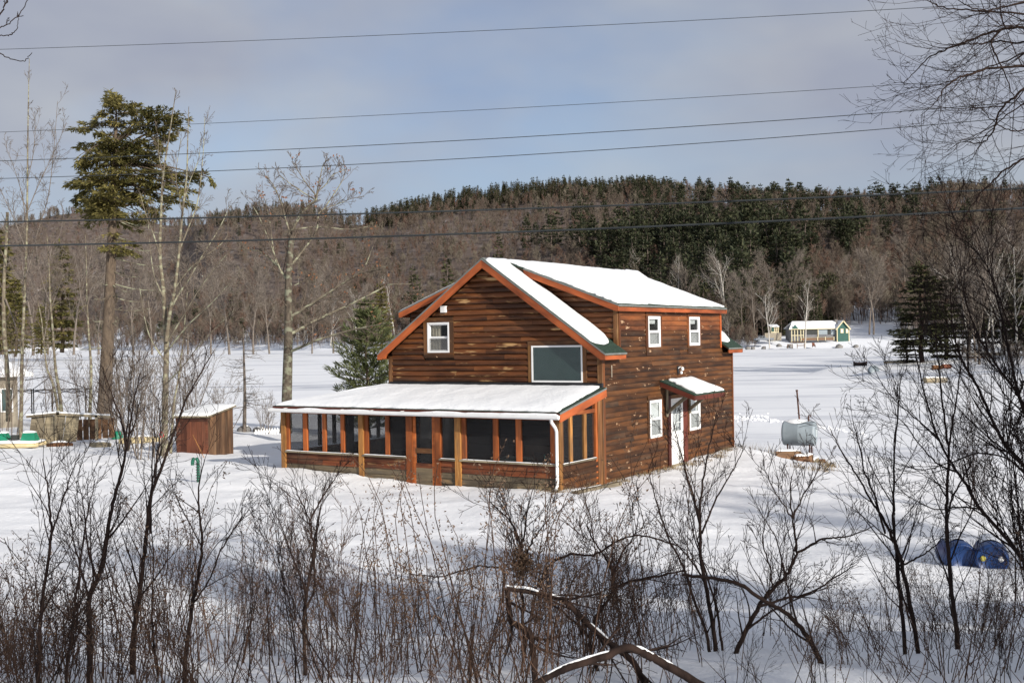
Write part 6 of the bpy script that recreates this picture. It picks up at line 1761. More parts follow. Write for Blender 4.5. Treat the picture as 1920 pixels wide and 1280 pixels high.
# things drawn up on the ice and the point to the right
def canoe(px, py, L, label, rz, mat='boat_dark', lift=0.0, up=True, h=.42, trim='wood_red'):
    q = W(px, py, 138); d = ray(px, py); Y = 5.4 / -d[2] * d[1]; q = W(px, py, Y)
    t = thing('rowing_boat', label, 'boat', (q.x, Y, max(0, q.z) + lift), rz)
    v = []; n = 13
    for i in range(n):
        u = i / (n - 1) * 2 - 1; w_ = .50 * (1 - abs(u) ** 2.2) + .02; sh = h * (1 + .35 * u * u)
        for a in (0, .2, .5, .8, 1.0): v.append((u * L / 2, w_ * math.cos(math.pi * a), sh - (sh - .02 * 1) * math.sin(math.pi * a) ** .6))
    mb = MB(); mb.add(v, [(5 * i + j, 5 * i + j + 1, 5 * (i + 1) + j + 1, 5 * (i + 1) + j) for i in range(n - 1) for j in range(4)], 0, True); mb.build('hull', MT[mat], t)
    mb = MB()
    for j in (0, 4): mb.tube([v[5 * i + j] for i in range(n)], .035, 5)
    mb.build('gunwale', MT[trim], t)
    for u in (-.35, .25): mb = MB(); mb.box(u * L / 2 - .1, u * L / 2 + .1, -.42, .42, h * .6, h * .6 + .04); mb.build('thwart', MT[trim], t)
    return t
canoe(1613, 690, 2.0, 'dark hulled rowing boat with a red rim tilted on the ice', -.25, h=.75, trim='wood_red')
canoe(1600, 699, 1.6, 'dark boat with a tan end lying lower left of the tilted boat', .05, h=.45, trim='post')
canoe(1617, 700, 1.4, 'low dark hull just right of the boat with the tan end', -.05, h=.38, trim='boat_dark')
canoe(1690, 699, 2.6, 'dark overturned looking boat under the evergreen on the point', .1, h=.55, trim='trim')
d = ray(1638, 705); Yt = 5.45 / -d[2] * d[1]; q = W(1638, 705, Yt)
t = thing('round_tub', 'round grey tub standing on edge behind the boats on the ice', 'tub', (q.x, Yt, q.z), .3)
mb = MB(); mb.lathe([(0, -.28), (.66, -.28), (.72, 0), (.68, .28), (.60, .28), (.55, -.2), (0, -.2)], 20, 0, Matrix.Translation((0, 0, .62)) @ Matrix.Rotation(1.35, 4, 'X')); mb.build('tub_shell', MT['tank'], t)
for i, (px, py) in enumerate([(1574, 695), (1579, 698)]):
    d = ray(px, py); Yt = 5.5 / -d[2] * d[1]; q = W(px, py, Yt)
    t = thing('ice_stake', ['small dark stake standing on the ice, farther from the boats', 'small dark stake with pale top on the ice, nearer the boats'][i], 'stake', (q.x, Yt, q.z), .2)
    mb = MB(); mb.box(-.10, .10, -.08, .08, 0, .36); mb.box(-.03, .03, -.03, .03, .36, .55); mb.build('stake_foot', MT['black'], t)
    mb = MB(); mb.box(-.13, .13, -.05, .05, .42, .58); mb.build('stake_head', MT['blue' if i else 'dark_gap'], t)
# split logs and a tan bench on the point
for i, (px, py, L, lb, mt) in enumerate([(1690, 684, 4.6, 'long yellowish brown log bench under the evergreen on the point', 'beige'), (1757, 690, 1.1, 'upright tan stump on the point', 'trim'), (1775, 691, 1.0, 'reddish brush pile on the point right of the stump', 'wood_red'), (1764, 708, 1.3, 'tan split log lying at the edge of the ice', 'beige'), (1745, 709, 1.4, 'small grey driftwood at the edge of the ice', 'grey_wood'), (1832, 680, 2.4, 'brown board landing on the bank behind the right hand trees', 'trim')]):
    Yt = {684: 150, 690: 134, 691: 134, 708: 119, 709: 119, 680: 150}[py]; q = W(px, py, Yt); z = float(point_z(np.array([q.x]), np.array([float(Yt)]))[0])
    t = thing('cut_log' if i != 5 else 'board_landing', lb, 'log', (q.x, Yt, max(z, 0) if abs(z - q.z) < 1.5 else q.z), .05 * i)
    rr = .16 if L > 2 else .3
    mb = MB(); mb.tube([(-L / 2, 0, rr), (-L / 6, .03, rr * 1.1), (L / 6, -.02, rr), (L / 2, 0, rr * .9)], [rr, rr * .95, rr, rr * .9], 9); mb.build('log_body', MT[mt], t)
    mb = MB(); mb.tube([(-L / 2 + .1, .02, rr * 1.9), (L / 2 - .1, 0, rr * 1.85)], rr * .5, 7); mb.build('snow_cap', MT['roof_snow'], t)
# white wharf box hut on the right bank
q = W(1846, 690, 160); t = thing('lake_hut', 'low white hut seen through the branches on the right bank', 'hut', (q.x, 160, q.z), -.3)
mb = MB(); mb.box(-2.2, 2.2, 0, 3, -.6, 2.2); mb.build('wall', MT['beige'], t)
mb = MB(); mb.hexa([(-2.5, -.3, 2.2), (2.5, -.3, 2.2), (2.5, 1.5, 3.1), (-2.5, 1.5, 3.1), (-2.5, -.3, 2.4), (2.5, -.3, 2.4), (2.5, 1.5, 3.4), (-2.5, 1.5, 3.4)]); mb.build('roof', MT['roof_snow'], t)
mb = MB(); mb.box(-1.0, .2, -.05, -.01, .4, 1.6); mb.build('window', MT['dark_gap'], t)

rs5 = np.random.RandomState(31); mb = MB()
trail = smooth_path_px = [(1374, 781), (1400, 783), (1430, 786), (1465, 789), (1500, 792), (1540, 799), (1580, 806), (1630, 815)]
for k in range(130):
    t = rs5.uniform(0, len(trail) - 1.001); i = int(t); f = t - i
    px = trail[i][0] * (1 - f) + trail[i + 1][0] * f; py = trail[i][1] * (1 - f) + trail[i + 1][1] * f + rs5.normal(0, 1.6)
    if k > 85: px, py = rs5.uniform(1375, 1440), rs5.normal(782, 3.0)
    d = ray(px, py); Y = 5.45 / -d[2] * d[1]; q = W(px, py, Y); s = rs5.uniform(.025, .10)
    a = rs5.normal(0, .25, (8, 3)) * s
    mb.hexa([tuple(np.array(v) + o_) for v, o_ in zip([(q.x - s, Y - s, -.02), (q.x + s, Y - s, -.02), (q.x + s, Y + s, -.02), (q.x - s, Y + s, -.02), (q.x - s * .6, Y - s * .6, s), (q.x + s * .6, Y - s * .6, s * .9), (q.x + s * .6, Y + s * .6, s), (q.x - s * .6, Y + s * .6, s * .8)], a)])
tag(mb.build('trampled_snow', MT['snow']), 'line of kicked up snow crossing the ice behind the oil tank', None, None, 'stuff')

# ------------------------------------------------------------------ power lines
for i, (y0, ym, y1, r_, lb) in enumerate([(93, 55.5, 3, .0030, 'topmost thin wire across the sky'), (248, 203, 143, .0027, 'second thin wire from the top'), (302, 258, 191, .0040, 'third wire from the top, crossing the crown of the hemlock'),
                                         (335, 292, 219, .0040, 'fourth wire from the top, just under the third'), (416, 392, 353, .0095, 'upper of the two thick cables in front of the hill'), (461, 435, 390, .0108, 'lowest thick cable in front of the hill')]):
    pts = []
    Ya, Yb = 15.5, 12.5
    # a smooth sag through three sighted points, carried on past both edges of the view
    c2 = np.polyfit([0, 960, 1920], [y0, ym, y1], 2)
    for px in np.linspace(-1500, 3500, 60):
        pts.append(tuple(W(px, np.polyval(c2, px), Ya + (Yb - Ya) * px / 1920)))
    mb = MB(); mb.tube(pts, r_ * 1.15, 6); tag(mb.build('power_cable', MT['wire']), lb, 'cable')

# ------------------------------------------------------------------ nearer trees
def smooth_path(P, n):
    P = np.array([tuple(p) for p in P], float)
    if len(P) == 2: return P[0] + (P[1] - P[0]) * np.linspace(0, 1, n)[:, None]
    Q = np.concatenate([[2 * P[0] - P[1]], P, [2 * P[-1] - P[-2]]])
    out = []
    for t in np.linspace(0, len(P) - 1 - 1e-9, n):
        i = int(t); f = t - i
        a, b, c, d = Q[i], Q[i + 1], Q[i + 2], Q[i + 3]
        out.append(0.5 * (2 * b + (c - a) * f + (2 * a - 5 * b + 4 * c - d) * f * f + (3 * b - 3 * c + d - a) * f ** 3))
    return np.array(out)
def limb_path(limb, Y, rng, bow=0.0, n=None):
    """photo points (px, py[, extra depth]) -> smooth path in space"""
    P = []
    m_ = len(limb)
    for k, q in enumerate(limb):
        dy = q[2] if len(q) > 2 else bow * (k / max(1, m_ - 1))
        P.append(W(q[0], q[1], Y + dy))
    return smooth_path(P, n or max(5, 3 * m_))
def sprout(chains, path, r0, r1, n, spec, rng, L, ang, st=0.15, up=0.0, taperlen=0.6, tips=None, lv=1):
    """side branches along a path"""
    m_ = len(path)
    for c in range(n):
        f = min(.99, st + (1 - st) * (c + rng.random()) / n)
        i = min(int(f * (m_ - 1)), m_ - 2); fr = f * (m_ - 1) - i
        p = path[i] * (1 - fr) + path[i + 1] * fr
        d = _norm(tuple(path[i + 1] - path[i]))
        dd = _perp(d, rng, rng.gauss(ang, ang * .2)); dd = _norm((dd[0], dd[1], dd[2] + up))
        rr = (r0 + (r1 - r0) * f)
        branch(chains, tuple(p), dd, L * (1 - taperlen * f) * rng.uniform(.5, 1.25), max(rr * rng.uniform(.35, .6), .0022), lv, rng, spec, tips)

def traced_tree(name, label, cat, base, trunks, limbs, mats, Y, seed, spec, per=7, L=1.2, ang=.75, up=.15, leaves=None, group=None, rmin=.002, trunk_twigs=6, sides=(10, 7, 4, 3, 3)):
    """trunks / limbs: (photo points, start radius, end radius, bow); base gives the thing's origin"""
    rng = random.Random(seed)
    t = thing(name, label, cat, base, 0, group)
    off = np.array(tuple(base))
    tb_, lb_ = MB(), MB(); ch = []; tips = []
    for i, (pts, r0, r1, bow) in enumerate(trunks):
        p = limb_path(pts, Y, rng, bow, 4 * len(pts)) - off
        tubes(tb_, [(p, list(np.linspace(r0, r1, len(p)) * (1 + .12 * (np.arange(len(p)) < 2))))], sides[0])
        if trunk_twigs: sprout(ch, p, r0, r1, trunk_twigs, spec, rng, L * .8, ang, .45, up, .5, tips)
    for i, (pts, r0, r1, bow) in enumerate(limbs):
        p = limb_path(pts, Y, rng, bow, 4 * len(pts)) - off
        ln = np.linalg.norm(np.diff(p, axis=0), axis=1).sum()
        ch.append((0, [tuple(q) for q in p], list(np.linspace(r0, r1, len(p)))))
        sprout(ch, p, r0, r1, max(3, int(per * (.5 + ln / 4))), spec, rng, L * min(1.2, .4 + ln / 5), ang, .12, up, .45, tips)
    tb_.build('trunk', mats[0], t)
    chains_to(lb_, [c for c in ch if c[0] == 0], (sides[1], sides[2], sides[3], 3, 3), 0, rmin)
    tw_ = MB(); chains_to(tw_, [c for c in ch if c[0] > 0], (sides[1], sides[2], sides[3], 3, 3), 0, rmin)
    if lb_.n: lb_.build('limbs', mats[1], t)
    if tw_.n: tw_.build('twigs', mats[-1], t)
    if leaves:
        n, size, mt = leaves; nr = np.random.RandomState(seed)
        TP = np.array([q for q, d in tips]); idx = nr.randint(0, len(TP), n // 4)
        if leaves and len(leaves) > 3: pass
        c = np.repeat(TP[idx], 4, 0) + nr.normal(0, size * .9, (len(idx) * 4, 3))
        b = nr.normal(0, 1, c.shape); b[:, 2] -= .4; b /= np.linalg.norm(b, axis=1, keepdims=True); a = np.cross(b, nr.normal(0, 1, c.shape)); a /= np.linalg.norm(a, axis=1, keepdims=True)
        m2 = MB(); quads_cloud(m2, c, a * size * .6, b * size); m2.build('dead_leaves', mt, t)
    return t

TW3 = [(1, 0, 0, 0, 0, 0, 0), (6, .10, .04, (3, 5), .7, .55, .2), (5, .13, .04, (2, 4), .7, .6, .2), (4, .15, .03, 0, 0, 0, 0)]
TW2 = [(1, 0, 0, 0, 0, 0, 0), (6, .08, .03, (3, 5), .65, .55, .15), (4, .12, .03, 0, 0, 0, 0)]

# tall hemlock, dead below, ragged crown above
hb_ = W(197, 803, 56); hbz = gz(hb_.x, 56); HB = Vector((hb_.x, 56, hbz - .1))
hm = thing('hemlock_tree', 'tall ragged hemlock with a thick bare lower trunk left of the shed', 'tree', HB)
hp = smooth_path([W(194, 806, 56), W(198, 720, 56), (W(203, 620, 56)), W(207, 520, 56), W(211, 420, 56), W(214, 320, 56), W(217, 250, 56), W(218, 192, 56)], 30) - np.array(tuple(HB))
hr = list(np.interp(np.linspace(0, 1, 30), [0, .12, .45, .7, 1], [.40, .33, .25, .14, .02]))
mb = MB(); tubes(mb, [(hp, hr)], 14)
rng = random.Random(8); dead = []
for (px, py) in ((183, 640), (222, 600), (228, 575), (243, 548), (280, 566), (300, 545), (178, 476), (170, 460), (300, 438), (310, 428), (282, 470), (240, 450), (286, 578), (190, 530), (312, 500), (262, 520), (176, 560)):
    f = (803 - py - rng.uniform(-5, 8)) / 611; i = min(28, int(f * 29)); a = hp[i]
    tip = np.array(tuple(W(px, py, 56 + rng.uniform(-1, 1)))) - np.array(tuple(HB)); mid = (a + tip) / 2 + np.array([0, 0, -.12])
    pth = smooth_path([a, mid, tip], 7); dead.append((1, [tuple(q) for q in pth], list(np.linspace(.035, .012, 7))))
    sprout(dead, pth, .03, .01, 5, TW2, rng, .5, .8, .3, 0, .4, None, 2)
for k in range(14):
    i = rng.randint(6, 16); a = hp[i]; an = rng.uniform(0, 6.28)
    branch(dead, tuple(a), _norm((math.cos(an), math.sin(an), -.05)), rng.uniform(.5, 1.6), .03, 1, rng, TW2)
mb.build('trunk', MT['bark_hemlock'], hm)
m2 = MB(); chains_to(m2, dead, (5, 4, 3, 3), 0, .006); m2.build('dead_branches', MT['bark_limb'], hm)
nr = np.random.RandomState(17); bo = []; C, A, B = [], [], []
def spray(p, d, L):
    """a flat drooping hemlock spray along a bough: side shoots with short leafy pieces"""
    pts = [np.array(p)]; d = np.array(d); n = 6
    for s in range(n):
        pts.append(pts[-1] + d * L / n); d = d + nr.normal(0, .12, 3) + np.array([0, 0, -.05 + .03 * s / n]); d /= np.linalg.norm(d)
    P = np.array(pts); bo.append((1, [tuple(q) for q in P], list(np.linspace(.02 + .010 * L, .006, n + 1))))
    m_ = int(95 * L + 20)
    t = nr.uniform(.12, 1.0, m_) * n; i0 = np.minimum(t.astype(int), n - 1); fr = (t - i0)[:, None]
    c = P[i0] * (1 - fr) + P[i0 + 1] * fr; dr = P[i0 + 1] - P[i0]; dr /= np.linalg.norm(dr, axis=1, keepdims=True)
    sd = np.cross(dr, [0, 0, 1.0]); sd /= np.linalg.norm(sd, axis=1, keepdims=True) + 1e-6
    sg = nr.choice([-1, 1], m_)[:, None]; w = nr.uniform(0, 1, (m_, 1)) * (.42 * L + .10) * (1.1 - t[:, None] / n)
    c = c + sd * sg * w + dr * w * .4 + np.array([0, 0, -1.0]) * w * .18 + nr.normal(0, .045, (m_, 3))
    b = sd * sg * .7 + dr * .8 + nr.normal(0, .35, (m_, 3)) + np.array([0, 0, -.12]); b /= np.linalg.norm(b, axis=1, keepdims=True)
    a = np.cross(b, np.array([0, 0, 1.0]) + nr.normal(0, .5, (m_, 3))); a /= np.linalg.norm(a, axis=1, keepdims=True) + 1e-6
    ln = nr.uniform(.14, .32, (m_, 1)); C.append(c); A.append(a * ln * .26); B.append(b * ln)
def trunk_at(py):
    f = np.clip((803 - py) / 611, 0, 1) * 29; i = min(28, int(f)); return hp[i] * (1 - (f - i)) + hp[i + 1] * (f - i)
tips_ = [(214, 182), (221, 186), (206, 196), (229, 200), (200, 186), (240, 198), (250, 212), (192, 215), (150, 240), (178, 232), (300, 206), (322, 214), (338, 228), (325, 250), (305, 240), (148, 292), (160, 275), (152, 315), (140, 342), (168, 330), (146, 365), (165, 382), (185, 395), (280, 290), (300, 305), (318, 330), (386, 330), (372, 342), (352, 356), (330, 345), (310, 372), (285, 388), (270, 410), (245, 420), (228, 405), (190, 355), (265, 262), (280, 232), (262, 215),
         (300, 272), (290, 345), (255, 372), (175, 300), (200, 260), (345, 372), (240, 300), (225, 345), (160, 350), (250, 330), (270, 360), (300, 395), (210, 410)]
for (px, py) in tips_:
    rise = rng.uniform(70, 110) if (px > 255 and py < 275) else rng.uniform(2, 34) * (1 if px > 217 else .8)
    a = trunk_at(min(430, py + rise)); tip = np.array(tuple(W(px, py, 56 + rng.uniform(-1.3, 1.3)))) - np.array(tuple(HB))
    d = tip - a; L = np.linalg.norm(d); main = smooth_path([a, a + d * .5 + np.array([0, 0, .06 * L]), tip], 6)
    bo.append((0, [tuple(q) for q in main], list(np.linspace(.02 + .012 * L, .012, 6))))
    for s in range(max(2, int(L * 1.5))):
        f = rng.uniform(.3, 1.0); p0 = a + d * f
        dd = d / L + np.array([rng.gauss(0, .55), rng.gauss(0, .6), rng.gauss(0, .25)]); dd /= np.linalg.norm(dd); spray(p0, dd, rng.uniform(.5, 1.0))
    spray(a + d * .6, d / L, L * .42)
for k in range(66):
    py = 205 + 240 * rng.random() ** .65; an = rng.choice([1, -1]) * math.pi / 2 + rng.gauss(0, .7); L = rng.uniform(.7, 1.0) * np.interp(py, [200, 250, 330, 400, 440], [.35, .8, 1.8, 2.3, 1.9])
    a = trunk_at(py); spray(a, _norm((math.cos(an), math.sin(an), .15)), L)
for k in range(16):
    an = rng.uniform(0, 6.28); spray(trunk_at(rng.uniform(415, 500)), _norm((math.cos(an), math.sin(an), -.05)), rng.uniform(.5, 1.5))
m2 = MB(); chains_to(m2, bo, (5, 4, 3), 0); m2.build('boughs', MT['bark_hemlock'], hm)
m2 = MB(); quads_cloud(m2, np.concatenate(C), np.concatenate(A), np.concatenate(B)); m2.build('crown', MT['needle_hem'], hm)

# grey oak with lichen limbs and a few dead leaves
ob_ = W(537, 800, 51)
OB = Vector((ob_.x, 51, gz(ob_.x, 51) - .1))
R_ = 51 / F
traced_tree('oak_tree', 'grey oak with lichened limbs and a few dead leaves behind the porch', 'tree', OB,
    [([(536, 812), (538, 740), (540, 660), (541, 600), (541, 530), (545, 467), (549, 430)], 10.5 * R_, 4.6 * R_, 0)],
    [([(539, 598), (572, 577), (605, 556), (641, 532), (680, 505), (699, 462)], 3.31 * R_, 0.72 * R_, -1.0), ([(673, 513), (695, 509), (716, 503), (745, 490)], 1.44 * R_, 0.48 * R_, -1.0),
     ([(542, 628), (575, 610), (605, 594), (668, 565), (709, 544), (728, 534), (771, 532)], 3.31 * R_, 0.72 * R_, 1.0), ([(541, 660), (570, 648), (596, 637), (653, 620), (687, 613), (723, 606)], 3.02 * R_, 0.80 * R_, -2.0),
     ([(543, 500), (560, 480), (592, 435), (597, 402), (607, 392), (640, 342), (648, 318)], 2.45 * R_, 0.56 * R_, 1.2), ([(549, 432), (562, 405), (580, 385), (592, 375), (595, 357)], 2.88 * R_, 1.60 * R_, -.5),
     ([(592, 375), (570, 362), (545, 345), (522, 328)], 1.30 * R_, 0.48 * R_, -.4), ([(594, 368), (575, 345), (560, 322), (548, 305)], 1.30 * R_, 0.48 * R_, .3), ([(595, 357), (600, 335), (605, 312), (612, 300)], 1.30 * R_, 0.48 * R_, .1), ([(595, 360), (612, 345), (622, 330), (645, 318)], 1.15 * R_, 0.48 * R_, .6),
     ([(542, 530), (530, 512), (517, 495), (487, 472), (455, 468), (420, 467)], 2.45 * R_, 0.56 * R_, 1.0), ([(547, 450), (536, 412), (527, 380), (515, 352), (500, 330)], 2.16 * R_, 0.56 * R_, -.8), ([(518, 497), (510, 450), (505, 410), (495, 370)], 1.30 * R_, 0.48 * R_, .8),
     ([(528, 512), (512, 470), (500, 440), (485, 405), (470, 380)], 1.30 * R_, 0.48 * R_, -1), ([(607, 392), (640, 380), (660, 372), (682, 368)], 1.01 * R_, 0.40 * R_, .6), ([(552, 535), (572, 525), (575, 520)], 1.08 * R_, 0.56 * R_, 0), ([(550, 430), (600, 425), (650, 430), (690, 425)], 1.15 * R_, 0.40 * R_, 2)],
    (MT['bark_oak'], MT['bark_limb'], MT['bark_brown']), 51, 5, TW3, 9, 1.35, .75, .12, leaves=(300, .12, MT['oak_leaf']), rmin=.008)

# clump of pale stems beside the shed
bb = W(309, 852, 41.0); BB = Vector((bb.x, 41, gz(bb.x, 41) - .05)); R_ = 41 / F
traced_tree('birch_clump', 'pale mossy birch clump leaning over the shed', 'tree', BB,
    [([(308, 858), (309, 780), (311, 700), (312, 640), (309, 590), (306, 540), (300, 480), (302, 400), (306, 330), (318, 250), (330, 170)], 6.5 * R_, .6 * R_, .6),
     ([(312, 640), (318, 590), (328, 540), (336, 470), (342, 400), (350, 330), (352, 260), (354, 200)], 3.8 * R_, .5 * R_, -.8),
     ([(320, 850), (326, 760), (336, 700), (345, 620), (352, 540)], 2.4 * R_, .6 * R_, 1.0)],
    [([(313, 600), (330, 560), (356, 520), (382, 475), (410, 430), (432, 385)], 2.2 * R_, .5 * R_, 1.5), ([(314, 640), (345, 590), (372, 545), (405, 500), (432, 470)], 1.9 * R_, .5 * R_, -1.5), ([(336, 470), (352, 430), (370, 380), (380, 300), (384, 220)], 1.8 * R_, .4 * R_, 1), ([(312, 660), (352, 610), (395, 570), (440, 520)], 1.8 * R_, .5 * R_, -2),
     ([(300, 480), (288, 440), (276, 410), (262, 360)], 1.6 * R_, .4 * R_, .6), ([(308, 560), (290, 520), (282, 470), (278, 420)], 1.6 * R_, .4 * R_, -.6), ([(312, 680), (285, 640), (272, 600), (262, 540)], 1.6 * R_, .5 * R_, -1), ([(328, 540), (360, 500), (420, 452), (428, 420)], 1.5 * R_, .4 * R_, .6), ([(345, 380), (356, 340), (372, 300), (376, 262)], 1.2 * R_, .4 * R_, 0), ([(306, 330), (298, 290), (296, 250)], 1 * R_, .4 * R_, 0), ([(342, 400), (330, 330), (340, 260)], 1 * R_, .4 * R_, 0), ([(311, 720), (340, 690), (380, 640), (440, 580)], 1.5 * R_, .4 * R_, -2.4)],
    (MT['bark_birch'], MT['bark_limb'], MT['bark_brown']), 41, 6, TW3, 7, 1.1, .55, .35, rmin=.0055)
rg = thing('red_ring', 'small red and white ring hung on the birch trunk beside the shed', 'ring', W(303, 815, 40.7), 0.2)
kr = 40.7 / F
mb = MB(); n1, n2 = 20, 8; v = []
for i in range(n1):
    a = 2 * math.pi * i / n1
    for j in range(n2):
        b_ = 2 * math.pi * j / n2; v.append(((3.2 * kr + 1.3 * kr * math.cos(b_)) * math.cos(a), 1.2 * kr * math.sin(b_), (4.6 * kr + 1.4 * kr * math.cos(b_)) * math.sin(a)))
mb.add(v, [(i * n2 + j, ((i + 1) % n1) * n2 + j, ((i + 1) % n1) * n2 + (j + 1) % n2, i * n2 + (j + 1) % n2) for i in range(n1) for j in range(n2)], 0, True); mb.build('ring_tube', MT['red'], rg)

# slender stems along the left edge
for k, (lab, Y, trunks, limbs) in enumerate([
    ('tallest thin pale tree near the left edge, standing against the neighbour cabin', 52, [([(38, 835), (40, 760), (41, 680), (44, 600), (49, 480), (51, 380), (52, 280), (53, 200), (55, 110)], 4.6, .5, .5)], [([(47, 520), (60, 480), (72, 430), (90, 370), (100, 290), (108, 190)], 1.8, .5, 1), ([(50, 420), (40, 360), (28, 320), (10, 270)], 1.3, .4, 1), ([(51, 340), (62, 290), (66, 240), (62, 210)], 1.1, .4, 0), ([(50, 400), (75, 340), (95, 300), (125, 230)], 1.3, .4, 1), ([(49, 470), (30, 420), (12, 380), (-10, 330)], 1.4, .4, 0), ([(45, 570), (80, 540), (110, 530), (140, 528)], 1.2, .4, 1)]),
    ('thin twin-curved stem second from the left edge', 50, [([(118, 800), (112, 740), (104, 690), (99, 620), (94, 560), (92, 500), (88, 440)], 4.2, .6, .5), ([(112, 790), (104, 740), (97, 712), (88, 690), (82, 640), (78, 600), (70, 560)], 3.2, .6, -.4)], [([(92, 500), (98, 460), (112, 440), (120, 400)], 1.3, .4, 0), ([(82, 640), (92, 590), (110, 540), (120, 515)], 1.3, .4, 1), ([(95, 570), (80, 530), (70, 480), (68, 450)], 1.1, .4, 1)]),
    ('straight thin stem between the plank fence and the tall hemlock', 51, [([(168, 800), (170, 730), (171, 690), (166, 620), (163, 560), (162, 500), (160, 440)], 3.8, .5, .3)], [([(164, 570), (172, 540), (190, 520)], 1.0, .4, .4), ([(165, 600), (152, 560), (148, 520), (140, 480)], 1.1, .4, .4), ([(162, 520), (170, 480), (172, 450)], .9, .4, .4)]),
    ('mossy stub trunk at the very left edge', 54, [([(16, 790), (14, 700), (8, 620), (7, 540), (11, 470), (14, 398)], 5.0, 2.6, .3)], [([(10, 560), (22, 590), (30, 615), (28, 625)], 2.2, 1.2, 0), ([(13, 430), (30, 420), (50, 432), (70, 440)], 1.2, .4, 0), ([(12, 460), (40, 452), (66, 447)], 1.1, .4, 0), ([(10, 500), (40, 476), (62, 476)], 1.1, .4, 0)])]):
    R_ = Y / F; p0 = W(*trunks[0][0][0][:2], Y)
    traced_tree('thin_tree', lab, 'tree', Vector((p0.x, Y, gz(p0.x, Y) - .1)), [(t_[0], t_[1] * R_ * .85, t_[2] * R_, t_[3]) for t_ in trunks], [(t_[0], t_[1] * R_ * .75, t_[2] * R_ * .8, t_[3]) for t_ in limbs], (MT['bark_birch'], MT['bark_grey'], MT['bark_brown']), Y, 30 + k, TW3, 7, 1.3, .55, .3, rmin=.006)

# bare tamarack with level whorls
tb0 = W(458, 812, 56); TB = Vector((tb0.x, 56, gz(tb0.x, 56) - .1)); R_ = 56 / F
tm = thing('tamarack_tree', 'slim bare tamarack with level branches behind the shed', 'tree', TB)
tpth = smooth_path([W(458, 816, 56), W(459, 740, 56), W(457, 660, 56), W(456, 615, 56)], 12) - np.array(tuple(TB))
mb = MB(); tubes(mb, [(tpth, list(np.linspace(4 * R_, .6 * R_, 12)))], 8); mb.build('trunk', MT['bark_grey'], tm)
ch = []; rng = random.Random(4)
for k in range(46):
    f = .22 + .76 * k / 46; i = min(10, int(f * 11)); p0 = tpth[i] * (1 - (f * 11 - i)) + tpth[i + 1] * (f * 11 - i); an = rng.uniform(0, 6.28)
    branch(ch, tuple(p0), (math.cos(an), math.sin(an), -.08), (1.75 * (1 - f) + .25) * rng.uniform(.7, 1.2), .02 * (1.3 - f), 1, rng, TW2)
mb = MB(); chains_to(mb, ch, (5, 4, 3), 0, .006); mb.build('branches', MT['bark_brown'], tm)

# young white pine beside the house, hemlocks on the left shore, and evergreens on the point
YP = conifer_meshes('young_pine', 71, 6.4, .08, 2.3, 24, 7, .34, (MT['bark_hemlock'], MT['needle_pine']), 'pine', .12, 70, .07, wd_=.13)
def stand_tree(name, label, meshes, px, py, Y, h, H0, zfun=None, rz=0, cat='tree', group=None):
    q = W(px, py, Y); z = zfun(q.x, Y) if zfun else q.z
    t = thing(name, label, cat, (q.x, Y, z - .1), rz, group); s = h / H0; t.scale = (s, s, s)
    for me, nm in zip(meshes, ('trunk', 'crown')):
        o = bpy.data.objects.new(nm, me); COL.objects.link(o); o.parent = t
    return t
stand_tree('white_pine', 'young white pine behind the porch roof, touching the left side of the house', YP, 690, 800, 53, (W(690, 560, 53).z - gz(W(690, 800, 53).x, 53)), 6.4, gz)
NH = [conifer_meshes('shore_hemlock', 80 + s, 14, .05, 3.4, 17, 7, .7, (MT['bark_hemlock'], MT['needle_hem']), 'hemlock', .05, 46, -.08, wd_=.26) for s in range(2)]
ND = [conifer_meshes('point_hemlock', 90 + s, 15, .06, 4.2, 18, 7, .75, (MT['bark_dark'], MT['needle_dark']), 'hemlock', .12, 46, -.06, wd_=.26) for s in range(2)]
for k, (px, py, tp, Y, m_, lb) in enumerate([(78, 664, 572, 300, 0, 'low spreading green hemlock over the ice at the left shore'), (30, 668, 520, 280, 1, 'dark hemlock behind the neighbour cabin'), (118, 660, 452, 420, 1, 'olive green evergreen behind the thin stems at left'),
                                                      (716, 660, 530, 400, 0, 'yellowish evergreen at the water behind the small white pine'), (2, 664, 425, 400, 0, 'yellowish evergreen at the left edge of the view')]):
    stand_tree('hemlock_tree', lb, NH[m_], px, py, Y, (py - tp) / F * Y, 14, None, k)
PT = lambda x, y: float(point_z(np.array([x]), np.array([float(y)]))[0])
for k, (px, Y, tp, m_, lb) in enumerate([(1728, 148, 492, 0, 'dark full evergreen on the point, left edge of the woods at right'), (1775, 152, 520, 1, 'dark evergreen just right of the leftmost one on the point'), (1700, 150, 590, 1, 'small dark evergreen hugging the leftmost evergreen of the point'), (1880, 165, 470, 0, 'dark evergreen behind the white birches at the right edge'), (1930, 150, 500, 1, 'dark evergreen cut by the right edge of the view'), (1835, 190, 540, 1, 'dark evergreen behind the hut on the right bank')]):
    x = W(px, 690, Y).x; z = PT(x, Y); top = W(px, tp, Y).z
    pe = stand_tree('point_evergreen', lb, ND[m_], px, 690, Y, top - z, 15, lambda a, b, z=z: z, k * 1.3)
    pe.scale = (pe.scale[0] * 1.4, pe.scale[1] * 1.4, pe.scale[2])
PB = [bare_meshes('point_birch', 500 + s, 15, (MT['bark_white'], MT['bark_grey']), 260, rtw=.016, trunk_r=.011) for s in range(2)]
for k, (px, Y, tp) in enumerate([(1862, 150, 455), (1880, 152, 470), (1848, 160, 480), (1905, 145, 440), (1820, 165, 470)]):
    x = W(px, 690, Y).x; z = PT(x, Y); top = W(px, tp, Y).z
    stand_tree('birch_tree', 'white trunked birch among the dark evergreens at the right edge', PB[k % 2], px, 690, Y, top - z, 15, lambda a, b, z=z: z, k * 1.1, 'tree', 'white birches on the point')
